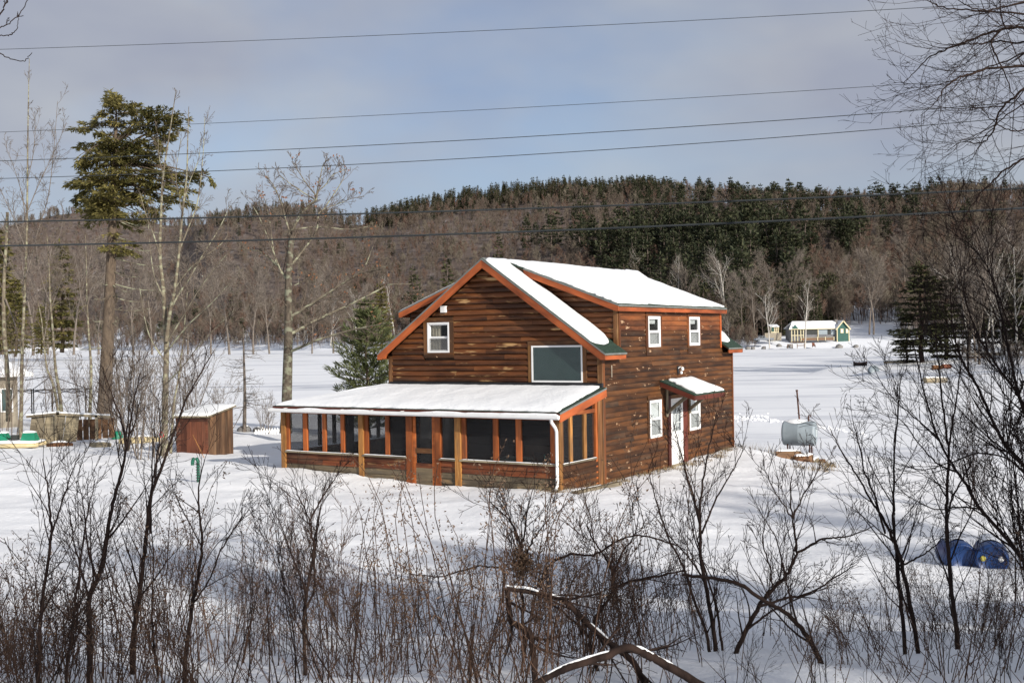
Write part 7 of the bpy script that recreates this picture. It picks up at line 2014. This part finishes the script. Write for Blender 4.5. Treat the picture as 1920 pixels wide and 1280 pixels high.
for k, (px, tp, Y, lb) in enumerate([(62, 430, 330, 'behind the thin stems at the left edge'), (90, 470, 380, 'behind the plank fence'), (138, 450, 360, 'just left of the tall hemlock'), (185, 470, 400, 'just left of the tall hemlock'), (250, 480, 380, 'between the tall hemlock and the birch clump'), (285, 450, 420, 'between the tall hemlock and the birch clump'), (352, 470, 440, 'just right of the birch clump'), (395, 490, 420, 'between the birch clump and the oak'), (430, 460, 460, 'between the birch clump and the oak'), (475, 480, 430, 'just left of the oak'), (505, 500, 470, 'just left of the oak'), (585, 520, 480, 'just right of the oak'), (625, 500, 500, 'right of the oak under its long limbs'), (660, 530, 470, 'right of the oak under its long limbs')]):
    far_tree('bare_tree', MID_BARE[k % 3], px, 658, Y, (658 - tp) / F * Y, 'grey leafless tree across the ice ' + lb, 'grey leafless trees across the ice', 15)
# more woods on the point, out of the picture to the right, whose long shadows lie over the ice
for k in range(0): pass
rs2 = np.random.RandomState(3); pp = []
for k in range(150):
    y = rs2.uniform(96, 215); x = float(point_shore(np.array(y))) + rs2.uniform(10, 70)
    px_ = 960 + F * x / y
    if px_ < 1800: continue
    pp.append((x, y, PT(x, y) - .2, rs2.uniform(.7, 1.15), rs2.uniform(0, 6.28)))
scatter('point_woods', 'bare grey woods on the point at the right edge', pp, [join_meshes('point_bare_tree', m_) for m_ in MID_BARE])
rs3 = np.random.RandomState(9); bp = []
for k in range(260):
    y = rs3.uniform(108, 190); x = float(point_shore(np.array(y))) + rs3.uniform(5, 45)
    if 960 + F * x / y < 1790: continue
    bp.append((x, y, PT(x, y) - .1, rs3.uniform(.10, .22), rs3.uniform(0, 6.28)))
scatter('shore_brush', 'dark leafless brush along the bank of the point', bp, [join_meshes('brush_shrub', m_) for m_ in MID_BARE])
bp = []
for k in range(420):
    px = rs3.uniform(-60, 760); s = float(shore_y(np.array(px))); y = s + rs3.uniform(2, 30); x = (px - 960) / F * y
    bp.append((x, y, float(far_z(np.array(x), np.array(y))) - .2, rs3.uniform(.3, .6), rs3.uniform(0, 6.28)))
for k in range(140):
    px = rs3.uniform(1370, 1420); s = float(shore_y(np.array(px))); y = s + rs3.uniform(2, 30); x = (px - 960) / F * y
    bp.append((x, y, float(far_z(np.array(x), np.array(y))) - .2, rs3.uniform(.15, .4), rs3.uniform(0, 6.28)))
scatter('far_brush', 'brown brush along the far edge of the ice', bp, [join_meshes('far_brush_shrub', m_) for m_ in FAR_BARE])

# woods along the road behind the camera: only their shade reaches the picture
rs4 = np.random.RandomState(12); rp = []; re_ = []
for k in range(80):
    x = rs4.uniform(-8, 62); y = rs4.uniform(-34, -3) - max(0, (8 - x)) * .5
    rp.append((x, y, gz(x, y) - .2, rs4.uniform(.55, .88), rs4.uniform(0, 6.28)))
for k in range(36):
    x = rs4.uniform(1, 50); y = rs4.uniform(-24, -4) - max(0, (8 - x)) * .5
    re_.append((x, y, gz(x, y) - .2, rs4.uniform(.55, .80), rs4.uniform(0, 6.28)))
scatter('roadside_woods', 'leafless woods along the road on the bank', rp, [join_meshes('roadside_tree', m_) for m_ in MID_BARE])
scatter('roadside_evergreens', 'evergreens along the road on the bank', re_, [join_meshes('roadside_evergreen', m_) for m_ in ND])

# ------------------------------------------------------------------ the thicket on the bank in front
SH_SPEC = [(9, .065, .015, (7, 11), .55, .42, .25), (6, .08, .035, (3, 5), .6, .5, .2), (4, .10, .03, (0, 2), .6, .5, .3), (3, .1, .02, 0, 0, 0, 0)]
def shrub_mesh(seed, stems, H, spread, r, seeds=0, mat='bark_dark'):
    rng = random.Random(seed); nr = np.random.RandomState(seed); ch = []; tips = []
    for s in range(stems):
        a = rng.uniform(0, 6.28); tl = abs(rng.gauss(0, spread))
        d = _norm((math.cos(a) * tl, math.sin(a) * tl, 1)); L = H * rng.uniform(.55, 1.05)
        branch(ch, (rng.gauss(0, .10), rng.gauss(0, .10), -.12), d, L, r * rng.uniform(.6, 1.2), 0, rng, SH_SPEC, tips)
    mb = MB(); chains_to(mb, ch, (6, 4, 3, 3), 0, .0016)
    stems_me = mesh_of(mb, 'shrub_stems', MT[mat])
    seed_me = None
    if seeds:
        TP = np.array([p for p, d in tips]); idx = nr.randint(0, len(TP), seeds); n = 14
        c = np.repeat(TP[idx], n, 0) + nr.normal(0, .022, (seeds * n, 3)) + np.repeat(nr.normal(0, 1, (seeds, 1)) * 0, n, 0)
        b = nr.normal(0, 1, c.shape); b /= np.linalg.norm(b, axis=1, keepdims=True); a = np.cross(b, nr.normal(0, 1, c.shape)); a /= np.linalg.norm(a, axis=1, keepdims=True)
        mb = MB(); quads_cloud(mb, c, a * .008, b * .020); seed_me = mesh_of(mb, 'seed_heads', MT['weed'])
    return stems_me, seed_me
def weed_mesh(seed, stems, H):
    """dead goldenrod: upright stalks that carry a drooping plume of dry flowers"""
    rng = random.Random(seed); nr = np.random.RandomState(seed); ch = []; C = []; A = []; B = []
    for s in range(stems):
        a = rng.uniform(0, 6.28); tl = abs(rng.gauss(0, .16)); d = (math.cos(a) * tl, math.sin(a) * tl, 1); L = H * rng.uniform(.6, 1.1); n = 8
        d = _norm(d); p = (rng.gauss(0, .12), rng.gauss(0, .12), -.08); pts = [p]
        for k in range(n):
            if k > 5: d = _norm((d[0] + math.cos(a) * .25, d[1] + math.sin(a) * .25, d[2] - .12))
            d = _norm((d[0] + rng.gauss(0, .035), d[1] + rng.gauss(0, .035), d[2]))
            p = (p[0] + d[0] * L / n, p[1] + d[1] * L / n, p[2] + d[2] * L / n); pts.append(p)
        ch.append((0, pts, list(np.linspace(.0042, .0016, n + 1))))
        P = np.array(pts); m_ = 44
        t = n * (1 - nr.uniform(0, .30, m_)); i0 = np.minimum(t.astype(int), n - 1); c = P[i0] + (P[i0 + 1] - P[i0]) * (t - i0)[:, None]
        off = nr.normal(0, 1, (m_, 3)); off[:, 2] = -abs(off[:, 2]) * .3; off = off * .034 * (1.2 - (t / n))[:, None] * 6
        c = c + off * .5
        b = nr.normal(0, 1, c.shape) + np.array([0, 0, -.3]); b /= np.linalg.norm(b, axis=1, keepdims=True); a_ = np.cross(b, nr.normal(0, 1, c.shape)); a_ /= np.linalg.norm(a_, axis=1, keepdims=True)
        C.append(c); A.append(a_ * .007); B.append(b * .020)
        m_ = 7; t = nr.uniform(.2, .7, m_) * n; i0 = t.astype(int); c = P[i0] + (P[i0 + 1] - P[i0]) * (t - i0)[:, None]
        b = nr.normal(0, 1, c.shape) + np.array([0, 0, -.8]); b /= np.linalg.norm(b, axis=1, keepdims=True); a_ = np.cross(b, nr.normal(0, 1, c.shape)); a_ /= np.linalg.norm(a_, axis=1, keepdims=True)
        C.append(c); A.append(a_ * .006); B.append(b * .045)
    mb = MB(); chains_to(mb, ch, (4,), 0); m1 = mesh_of(mb, 'weed_stalks', MT['bark_red'])
    mb = MB(); quads_cloud(mb, np.concatenate(C), np.concatenate(A), np.concatenate(B)); return m1, mesh_of(mb, 'weed_plumes', MT['weed'])
SHRUBS = [shrub_mesh(600 + s, (5, 7, 4, 6, 8)[s], (1.5, 1.25, 1.75, 1.4, 1.1)[s], (.26, .34, .20, .42, .42)[s], (.0062, .0052, .0075, .0058, .0045)[s], (0, 8, 0, 5, 10)[s], ('bark_dark', 'bark_red', 'bark_dark', 'bark_red', 'bark_red')[s]) for s in range(5)]
WEEDS = [weed_mesh(640 + s, (7, 9, 6)[s], (1.15, 1.0, 1.3)[s]) for s in range(3)]
def plant(kind, meshes, px, Y, sc, rz, label, group, cat):
    x = W(px, 1000, Y).x
    t = thing(kind, label, cat, (x, Y, gz(x, Y)), rz, group); t.scale = (sc, sc, sc)
    t.rotation_euler = (random.gauss(0, .16), random.gauss(0, .16), rz)
    for me, nm in zip(meshes, ('stems', 'seed_heads') if kind == 'bare_shrub' else ('stalks', 'plumes')):
        if me is None: continue
        o = bpy.data.objects.new(nm, me); COL.objects.link(o); o.parent = t
        if nm in ('seed_heads', 'plumes'): o['kind'] = 'stuff'
    return t
def alder_mesh(seed, stems, H, spread, r, mat):
    rng = random.Random(seed); ch = []
    sp = [(9, .04, .02, (8, 12), .5, .38, .2), (6, .08, .05, (3, 6), .55, .5, .15), (4, .10, .04, (1, 3), .6, .5, .3), (3, .1, .02, 0, 0, 0, 0)]
    for s in range(stems):
        a = rng.uniform(0, 6.28); tl = abs(rng.gauss(0, spread)); branch(ch, (rng.gauss(0, .25), rng.gauss(0, .25), -.2), _norm((math.cos(a) * tl, math.sin(a) * tl, 1)), H * rng.uniform(.5, 1.0), r * rng.uniform(.6, 1.2), 0, rng, sp)
    mb = MB(); chains_to(mb, ch, (6, 4, 3, 3), 0, .005); return mesh_of(mb, 'alder_stems', MT[mat])
ALDERS = [alder_mesh(700 + s, (7, 9, 6)[s], (5.5, 4.2, 6.2)[s], (.28, .4, .22)[s], .028, ('bark_brown', 'bark_grey', 'bark_brown')[s]) for s in range(3)] + [alder_mesh(710 + s, 8, 4.5, .3, .018, 'bark_dark') for s in range(2)]
for k, (px, Y, ki, sc, lb) in enumerate([(232, 44, 0, 1.0, 'tall many stemmed bare alder in front of the green tub'), (262, 46, 2, 1.0, 'tall bare alder between the green tub and the birch clump'), (285, 40, 1, 1.0, 'bushy bare alder touching the left of the birch clump'), (335, 47, 0, .95, 'bare alder behind the left end of the shed'), (372, 49, 2, .8, 'bare alder behind the shed roof'), (205, 53, 1, 1.1, 'bushy bare alder at the foot of the tall hemlock'), (150, 55, 0, .8, 'bare alder behind the plank fence rail'), (92, 58, 2, .7, 'bare alder beside the gazebo frame'), (415, 54, 1, .7, 'low bare alder between the shed and the tamarack'), (500, 55, 1, .55, 'low bare alder by the picket fence'), (5, 50, 2, .9, 'bare alder at the left edge before the neighbour cabin'),
                                         (1945, 13, 4, .75, 'dark tall brush cut by the right edge of the view'), (1835, 26, 4, .7, 'dark tall brush left of the brush at the right edge')]):
    x = W(px, 800, Y).x; t = thing('alder_shrub', lb, 'shrub', (x, Y, gz(x, Y)), k * 1.7); t.scale = (sc, sc, sc)
    o = bpy.data.objects.new('stems', ALDERS[ki]); COL.objects.link(o); o.parent = t
rng = random.Random(77)
KIND_WORDS = ['fine dark', 'seed tipped reddish', 'tall sparse dark', 'spreading reddish', 'low bushy reddish']
WEED_WORDS = ['slim', 'short bushy', 'tall']
zones = [(-60, 110, 'below the pedal boat', 5), (110, 230, 'below the plank fence', 3), (230, 340, 'below the birch clump', 3), (340, 450, 'below the wooden shed', 3), (450, 540, 'left of the porch', 3), (540, 690, 'below the left porch bays', 3), (690, 830, 'below the screen door', 3), (830, 960, 'below the middle porch bays', 3),
         (960, 1080, 'below the downspout', 3), (1080, 1200, 'below the house corner', 3), (1200, 1330, 'below the white side door', 3), (1330, 1470, 'below the lake end of the house', 2), (1470, 1640, 'below the oil tank', 2), (1640, 1760, 'left of the blue barrels', 3), (1760, 1880, 'below the blue barrels', 3), (1880, 1990, 'at the right end of the bank', 3)]
for a, b, lb, n in zones:
    for k in range(n):
        Y = rng.uniform(6.0, 12.8) if k % 3 else rng.uniform(5.2, 7.5)
        px = a + (b - a) * (k + rng.random()) / n
        ki = rng.randint(0, 4)
        plant('bare_shrub', SHRUBS[ki], px, Y, rng.uniform(.6, 1.2) * (.75 if 1330 <= a < 1640 else 1.0) * (.8 if a >= 1640 else 1) * np.interp(Y, [5, 9, 12], [.72, 1.0, 1.15]), rng.uniform(0, 6.28), KIND_WORDS[ki] + ' leafless shrub on the snowy bank ' + lb, 'leafless shrubs on the bank ' + lb, 'shrub')
for a, b, lb, n in [(-40, 120, 'below the pedal boat', 6), (120, 260, 'below the plank fence', 6), (260, 440, 'below the wooden shed', 6), (440, 640, 'below the left porch bays', 7), (640, 830, 'below the screen door', 7), (830, 1000, 'below the right porch bays', 6), (1000, 1180, 'below the house corner', 7), (1180, 1330, 'below the white side door', 4), (1480, 1720, 'left of the blue barrels', 6), (1720, 1960, 'below the blue barrels', 8)]:
    for k in range(n):
        Y = rng.uniform(5.8, 12.8); ki = rng.randint(0, 2)
        plant('dead_weed', WEEDS[ki], a + (b - a) * (k + rng.random()) / n, Y, rng.uniform(.65, 1.25) * (.75 if a > 1400 else 1), rng.uniform(0, 6.28), WEED_WORDS[ki] + ' clump of dead plumed weeds on the snowy bank ' + lb, 'dead weeds on the bank ' + lb, 'weed')
# low tangle of broken stalks and grass on the bank
nr = np.random.RandomState(55); m_ = 1700
px = nr.uniform(-80, 2000, m_); Y = nr.uniform(4.9, 11.5, m_); keep = nr.uniform(0, 1, m_) < np.interp(px, [-80, 400, 700, 1000, 1250, 1400, 1600, 1700, 2000], [1, .75, .8, .8, .7, .25, .35, .9, 1]); px, Y = px[keep], Y[keep]
x = (px - 960) / F * Y; z = ground(x, Y)
b = np.stack([nr.normal(0, .45, len(x)), nr.normal(0, .45, len(x)), np.ones(len(x))], 1) * nr.uniform(.08, .42, (len(x), 1)) * np.where(nr.uniform(0, 1, (len(x), 1)) < .12, 1.9, 1.0); P0 = np.stack([x, Y, z - .03], 1)
mid = P0 + b * .5 + nr.normal(0, .02, (len(x), 3)); end = P0 + b + nr.normal(0, .05, (len(x), 3)) - np.array([0, 0, .04])
mb = MB(); tubes(mb, [((P0[i], mid[i], end[i]), [.0030, .0024, .0013]) for i in range(len(x))], 3); tag(mb.build('undergrowth', MT['bark_red']), 'low tangle of broken brown stalks on the snowy bank', None, None, 'stuff')

# ---- larger stems one can follow, traced one by one
def sapling(label, Y, stems, seed, per=9, L=.55, name='sapling', mats=('bark_dark', 'bark_dark'), snow=None, cat='sapling', up=.25, ang=.6, limbs=()):
    k_ = Y / F
    p0 = W(stems[0][0][0][0], stems[0][0][0][1], Y)
    base = Vector((p0.x, Y, p0.z))
    t = thing(name, label, cat, base); rng = random.Random(seed); off = np.array(tuple(base)); tr_ = MB(); ch = []
    for s in stems:
        pts, r0, r1, bow = s[:4]
        p = limb_path(pts, Y, rng, bow, 5 * len(pts)) - off
        # a little natural waver
        nr_ = np.random.RandomState(seed); p[1:-1] += nr_.normal(0, .0035 * Y / 10, p[1:-1].shape)
        tubes(tr_, [(p, list(np.linspace(r0 * k_, r1 * k_, len(p))))], 9)
        ln = np.linalg.norm(np.diff(p, axis=0), axis=1).sum()
        n = int(per * (.4 + ln / 1.6)) if len(s) < 5 else s[4]
        sprout(ch, p, r0 * k_, r1 * k_, n, TW3S, rng, L * min(1.3, .4 + ln / 2), ang, .12, up, .4)
    tr_.build('trunk', MT[mats[0]], t)
    m2 = MB(); chains_to(m2, ch, (5, 4, 3, 3), 0, .0015); m2.build('twigs', MT[mats[1]], t)
    if snow:
        m3 = MB()
        for pts, hw, bow, lift in snow:
            p = limb_path(pts, Y, rng, bow, 8 * len(pts)) - off; nn = len(p); w = hw * k_ * (np.sin(np.linspace(.12, math.pi - .12, nn)) ** .4) * (1 + .5 * vnoise(np.arange(nn) * .35, np.arange(nn) * 0 + seed, seed))
            p[:, 2] += lift * k_
            tubes(m3, [(p, list(np.maximum(.003, w)))], 8)
        m3.build('snow_layer', MT['roof_snow'], t)
    return t
TW3S = [(1, 0, 0, 0, 0, 0, 0), (7, .09, .05, (3, 6), .65, .55, .2), (5, .11, .04, (1, 4), .65, .6, .25), (4, .12, .03, 0, 0, 0, 0)]
sapling('dark slender sapling rising left of the shed and forking above the pedal boat', 8.0, [([(168, 1300), (168, 1200), (168, 1122), (192, 1060), (206, 970), (223, 902), (237, 840), (248, 770), (262, 700)], 6.0, .9, .3), ([(237, 840), (228, 790), (212, 745), (196, 700)], 2.2, .7, .2), ([(168, 1122), (150, 1060), (138, 1010), (128, 940)], 2.2, .7, .2)], 1)
sapling('dark sapling leaning right in front of the shed', 8.6, [([(247, 1300), (250, 1200), (261, 1115), (272, 1030), (282, 936), (309, 860), (343, 764), (370, 710), (402, 656)], 5.5, .8, .5), ([(282, 1000), (283, 930), (290, 880), (300, 820), (298, 750)], 2.6, .7, .2), ([(299, 1290), (288, 1200), (285, 1135), (288, 1060), (284, 980)], 3.0, .8, 0)], 2)
sapling('upright dark stem among the thick brush at far left', 7.6, [([(72, 1300), (74, 1220), (78, 1140), (96, 1012), (92, 950), (89, 909), (80, 860)], 4.5, .8, .2), ([(120, 1300), (135, 1180), (150, 1060), (165, 960), (178, 900)], 3.0, .7, .3), ([(92, 1020), (110, 960), (130, 900), (150, 850)], 2.0, .7, 0)], 3)
sapling('forked sapling below the cane ornament', 8.0, [([(344, 1300), (350, 1210), (361, 1132), (372, 1080), (378, 1025), (374, 960), (373, 909), (384, 860)], 4.8, .8, .2), ([(361, 1132), (390, 1090), (415, 1030), (440, 990), (470, 950)], 2.0, .6, .2)], 4)
sapling('many branched sapling in front of the left end of the porch', 8.6, [([(572, 1270), (571, 1200), (570, 1149), (578, 1090), (588, 1032), (584, 1000), (581, 977), (560, 930), (546, 900)], 4.0, .7, .2), ([(570, 1150), (590, 1100), (589, 1040), (600, 960), (610, 910)], 2.6, .6, .2), ([(581, 977), (600, 940), (622, 905), (640, 880)], 1.8, .6, 0), ([(575, 1110), (555, 1060), (540, 1020), (516, 960)], 1.8, .6, .2)], 5, 11)
sapling('thick mossy limb lying low across the bank with snow along its back', 5.4, [([(1000, 1284), (1040, 1262), (1067, 1250), (1100, 1240), (1133, 1230), (1173, 1213), (1200, 1220), (1220, 1230), (1250, 1246), (1300, 1275), (1340, 1300)], 6.5, 8.5, 0, 4)], 6, name='fallen_limb', mats=('bark_dark', 'bark_dark'), cat='limb', snow=[([(1010, 1274), (1040, 1256), (1067, 1244), (1100, 1233), (1133, 1223), (1150, 1222)], 2.4, 0, 1.2), ([(1185, 1212), (1205, 1217), (1225, 1228), (1262, 1246)], 3.4, 0, 1.6)], L=.4)
sapling('broken bent trunk with snow on it arching above the fallen limb', 6.4, [([(950, 1103), (990, 1108), (1022, 1116), (1053, 1123), (1076, 1142), (1100, 1167), (1130, 1195), (1160, 1217), (1190, 1245), (1215, 1290)], 4.6, 6.5, .2, 12), ([(950, 1103), (954, 1140), (960, 1165), (985, 1180), (998, 1205), (1004, 1290)], 5.0, 6.0, -.1, 8)], 7, name='bent_trunk', mats=('bark_dark', 'bark_dark'), cat='trunk', snow=[([(948, 1098), (970, 1101), (990, 1103), (1010, 1109)], 2.6, 0, 1.2), ([(1034, 1115), (1053, 1118)], 2.2, 0, 1.2), ([(1108, 1168), (1125, 1183), (1140, 1197)], 2.2, .1, 1.0)], L=.6)
sapling('arching dark branch system rising right of the bent trunk', 7.0, [([(1128, 1290), (1112, 1230), (1106, 1195), (1116, 1160), (1140, 1125), (1150, 1100), (1150, 1077), (1132, 1040), (1112, 1010), (1100, 985)], 4.0, 1.2, .2), ([(1150, 1105), (1175, 1092), (1207, 1085), (1240, 1078), (1283, 1070)], 3.0, 1.6, .1), ([(1150, 1078), (1165, 1040), (1190, 1000), (1200, 960)], 2.0, .8, .2), ([(1106, 1195), (1060, 1150), (1020, 1120), (985, 1085)], 2.6, 1.0, .1)], 8, 8, name='arching_shrub', cat='shrub')
sapling('thin arching twig crossing low in front of the porch', 7.2, [([(943, 1130), (945, 1090), (943, 1067), (920, 1062), (900, 1060), (864, 1070), (827, 1080), (795, 1079), (767, 1075)], 2.6, .9, .1), ([(1010, 1100), (1030, 1060), (1063, 1040), (1090, 1039), (1117, 1038), (1150, 1018), (1190, 1003), (1230, 1010), (1273, 1023)], 2.6, 1.4, .2)], 9, 5, L=.35, name='arching_twig', cat='shrub')
sapling('many stemmed dark shrub with a mossy burl in front of the house corner', 7.6, [([(985, 1250), (980, 1150), (980, 1070), (976, 1030), (965, 990), (940, 960), (918, 940)], 3.4, .8, .2), ([(980, 1070), (978, 1030), (985, 990), (990, 950), (1003, 905)], 2.4, .6, .1), ([(980, 1060), (995, 1020), (1015, 990), (1040, 960)], 2.2, .6, 0), ([(980, 1050), (968, 1010), (955, 970), (930, 930)], 2.0, .6, .2)], 10, 12, name='burl_shrub', cat='shrub')
q = W(980, 1055, 7.55); bu = thing('bird_nest', 'ball of moss and twigs caught in the fork of the shrub before the house corner', 'nest', q)
nr = np.random.RandomState(2); n = 420; c = nr.normal(0, .045, (n, 3)); b = nr.normal(0, 1, (n, 3)); b /= np.linalg.norm(b, axis=1, keepdims=True); a = np.cross(b, nr.normal(0, 1, (n, 3))); a /= np.linalg.norm(a, axis=1, keepdims=True)
mb = MB(); quads_cloud(mb, c, a * .012, b * .05); tag(mb.build('moss_ball', MT['weed'], bu), kind='stuff')
# right of the house
sapling('bent mossy sapling that rises from the right and bows over to the house corner', 6.6, [([(1570, 1300), (1555, 1276), (1527, 1215), (1510, 1188), (1493, 1166), (1465, 1143), (1431, 1125), (1383, 1094), (1330, 1083), (1280, 1077)], 5.5, 2.8, 0, 8)], 11, name='bowed_sapling', mats=('bark_dark', 'bark_dark'))
sapling('wide forked sapling in front of the oil tank with a strong V of branches', 7.4, [([(1359, 1290), (1378, 1230), (1400, 1180), (1424, 1136), (1448, 1105), (1472, 1081), (1484, 1058), (1493, 1036), (1490, 1000), (1486, 971), (1482, 930), (1484, 892)], 5.2, .9, .2), ([(1493, 1036), (1515, 1025), (1541, 1010), (1570, 1008), (1600, 1002), (1640, 985)], 2.6, .9, .2), ([(1424, 1136), (1470, 1122), (1520, 1110), (1570, 1080), (1600, 1060)], 2.8, .9, .1), ([(1400, 1180), (1440, 1150), (1500, 1120), (1560, 1100)], 2.4, .8, .1), ([(1450, 1104), (1440, 1050), (1430, 1010), (1440, 960)], 1.8, .7, 0), ([(1486, 971), (1465, 940), (1445, 905), (1430, 870)], 1.6, .6, .2), ([(1486, 971), (1505, 930), (1530, 890), (1542, 860)], 1.6, .6, .2)], 12, 9)
sapling('cluster of straight dark stems rising before the side door', 7.8, [([(1349, 1290), (1340, 1200), (1326, 1110), (1314, 1046), (1313, 980), (1313, 943), (1322, 880), (1332, 830), (1345, 770)], 4.8, .7, .2), ([(1338, 1280), (1325, 1190), (1300, 1120), (1280, 1060), (1250, 1000), (1228, 930), (1215, 880)], 3.6, .7, .2), ([(1313, 980), (1300, 930), (1285, 880), (1272, 830), (1262, 790)], 2.4, .6, .1), ([(1316, 1000), (1345, 930), (1375, 880), (1398, 835)], 2.0, .6, .2), ([(1360, 1270), (1345, 1150), (1320, 1060), (1300, 1000), (1286, 920)], 2.8, .6, .4)], 13, 8)
sapling('tall straight dark stem left of the blue barrels', 8.4, [([(1799, 1300), (1795, 1200), (1785, 1115), (1779, 1040), (1775, 977), (1776, 910), (1778, 840), (1768, 760), (1760, 690), (1752, 600)], 5.0, .9, .2), ([(1776, 960), (1792, 920), (1815, 880), (1838, 830)], 2.2, .7, .2), ([(1778, 840), (1790, 770), (1800, 700), (1806, 640)], 2.0, .6, .2)], 14, 8)
sapling('group of long slanting stems below the canoe boats', 8.0, [([(1703, 1300), (1694, 1180), (1686, 1100), (1680, 1030), (1675, 977), (1676, 910), (1678, 840), (1684, 760), (1690, 700)], 4.2, .8, .2), ([(1734, 1300), (1715, 1180), (1696, 1080), (1686, 1040), (1675, 1012), (1655, 970), (1637, 943), (1605, 890), (1575, 840), (1555, 800)], 4.6, .8, .1), ([(1660, 1000), (1640, 930), (1620, 880), (1610, 830), (1600, 790)], 2.2, .7, .2), ([(1690, 1060), (1720, 1045), (1750, 1025), (1770, 1000)], 2.0, .8, .1)], 15, 8)
traced = [([(2034,1236), (2011,1163), (1960, 1090), (1920, 1053), (1880, 1000), (1837, 953), (1815, 915), (1795, 885), (1761, 826), (1740, 760), (1722, 690), (1712, 640)], 5.07, 0.90, .5), ([(2034,1236), (2011,1083), (1960, 930), (1920, 874), (1895, 845), (1878, 823), (1854, 773), (1830, 720), (1806, 680), (1796, 650), (1789, 632), (1784, 590), (1782, 540)], 4.68, 0.90, .4), ([(2034,1236), (2006,1028), (1950, 820), (1919, 771), (1905, 715), (1892, 663), (1884, 620), (1873, 577), (1860, 520), (1862, 470)], 3.90, 0.81, .5),
          ([(2034,1236), (2001,1018), (1940, 800), (1909, 742), (1880, 700), (1849, 656), (1835, 630), (1820, 594), (1805, 540), (1800, 490)], 3.28, 0.72, .2), ([(2034,1236), (2021,1098), (1980, 960), (1930, 900), (1890, 860), (1830, 850), (1780, 868), (1730, 880), (1690, 870)], 2.50, 0.72, -.3), ([(1837, 953), (1800, 950), (1760, 955), (1720, 940), (1690, 920)], 1.87, 0.63, .1), ([(1795, 885), (1760, 870), (1730, 840), (1700, 800), (1672, 770)], 1.87, 0.63, .3), ([(1806, 680), (1790, 660), (1760, 640), (1735, 600), (1720, 560)], 1.56, 0.54, .3), ([(1761, 826), (1735, 800), (1700, 770), (1660, 730), (1640, 690)], 1.72, 0.54, .3),
          ([(2034,1236), (2011,963), (1960, 690), (1920, 640), (1890, 600), (1870, 550), (1850, 500), (1820, 460), (1790, 440)], 2.73, 0.63, .3), ([(2034,1236), (2026,1208), (1990, 1180), (1940, 1100), (1900, 1040), (1860, 990), (1820, 900)], 2.65, 0.72, .6)]
sapling('big leaning shrub whose dark stems fan in from the right edge over the barrels', 9.0, traced, 16, 11, L=.85, name='leaning_shrub', cat='shrub', ang=.6, up=.15)
# overhanging crown at top right
arc = [([(2062, 1225), (2066, 1000), (2074, 700), (2070, 400), (2066, 200), (2060, 0), (2064, -250)], 17.0, 6.0, 0, 0), ([(2068,135), (2040,68), (2010, 40), (1960, 52), (1920, 52), (1877, 56), (1835, 70), (1795, 85), (1770, 95), (1742, 108), (1715, 135), (1693, 157)], 3.90, 0.63, .4), ([(2068,225), (2040,158), (2000, 130), (1920, 125), (1860, 128), (1825, 138), (1795, 148), (1775, 161), (1763, 178), (1752, 194), (1726, 217)], 3.28, 0.54, -.2), ([(2068,205), (2040,138), (2000, 110), (1920, 167), (1900, 185), (1883, 197), (1870, 222), (1860, 249), (1850, 262), (1834, 269), (1801, 267), (1775, 285)], 3.12, 0.54, .3), ([(2068,345), (2040,278), (2010, 250), (1960, 275), (1920, 298), (1895, 312), (1874, 328), (1850, 350), (1828, 377), (1805, 410), (1785, 450)], 3.12, 0.72, .2),
       ([(2068,135), (2040,68), (1990, 40), (1900, 25), (1820, 20), (1775, 16), (1745, 5), (1722, -6)], 2.65, 0.63, .2), ([(2068,155), (2040,88), (2000, 60), (1920, 80), (1880, 78), (1840, 82), (1800, 84), (1778, 82)], 2.81, 0.63, .6), ([(2068,185), (2040,118), (1995, 90), (1920, 100), (1880, 118), (1840, 130), (1805, 150), (1770, 180)], 2.34, 0.54, .7), ([(2068,100), (2040,33), (1990, 5), (1920, 5), (1880, 14), (1850, 20), (1820, 15), (1790, -4)], 2.65, 0.72, -.3), ([(2068,275), (2040,208), (1990, 180), (1930, 190), (1890, 215), (1862, 240), (1838, 270), (1822, 300)], 2.03, 0.54, .5), ([(2068,305), (2040,238), (1990, 210), (1930, 240), (1895, 245), (1868, 232), (1840, 205), (1815, 200)], 2.03, 0.54, .1), ([(1877, 56), (1860, 80), (1870, 110), (1885, 140), (1900, 180), (1920, 205)], 2.03, 0.54, .1)]
sapling('overhanging bare crown of a roadside tree filling the top right corner', 10.0, arc, 17, 8, L=.8, name='overhanging_tree', cat='tree', up=0.0, ang=.75)
sapling('few bare twigs reaching in at the top left corner', 6.0, [([(-126, 1330), (-122, 900), (-118, 500), (-120, 150), (-118, -260)], 11.0, 5.0, 0, 0), ([(-119, 120), (-60, 75), (-20, 62), (0, 52), (20, 42), (40, 20), (58, -10)], 1.4, .7, .1, 3), ([(20, 66), (32, 52), (33, 22)], .9, .5, 0, 0), ([(-119, 130), (-75, 84), (-40, 70), (0, 67), (18, 66), (22, 62)], 1.2, .8, 0, 1), ([(-119, 110), (-75, 75), (-40, 72), (0, 100), (20, 110), (42, 115), (52, 108), (60, 99)], 1.3, .6, 0, 1), ([(-119, 150), (-70, 95), (-30, 60), (0, 27), (8, 14), (14, -8)], 1.6, 1.2, 0, 1)], 18, 1, L=.12, name='overhanging_twigs', cat='branch')
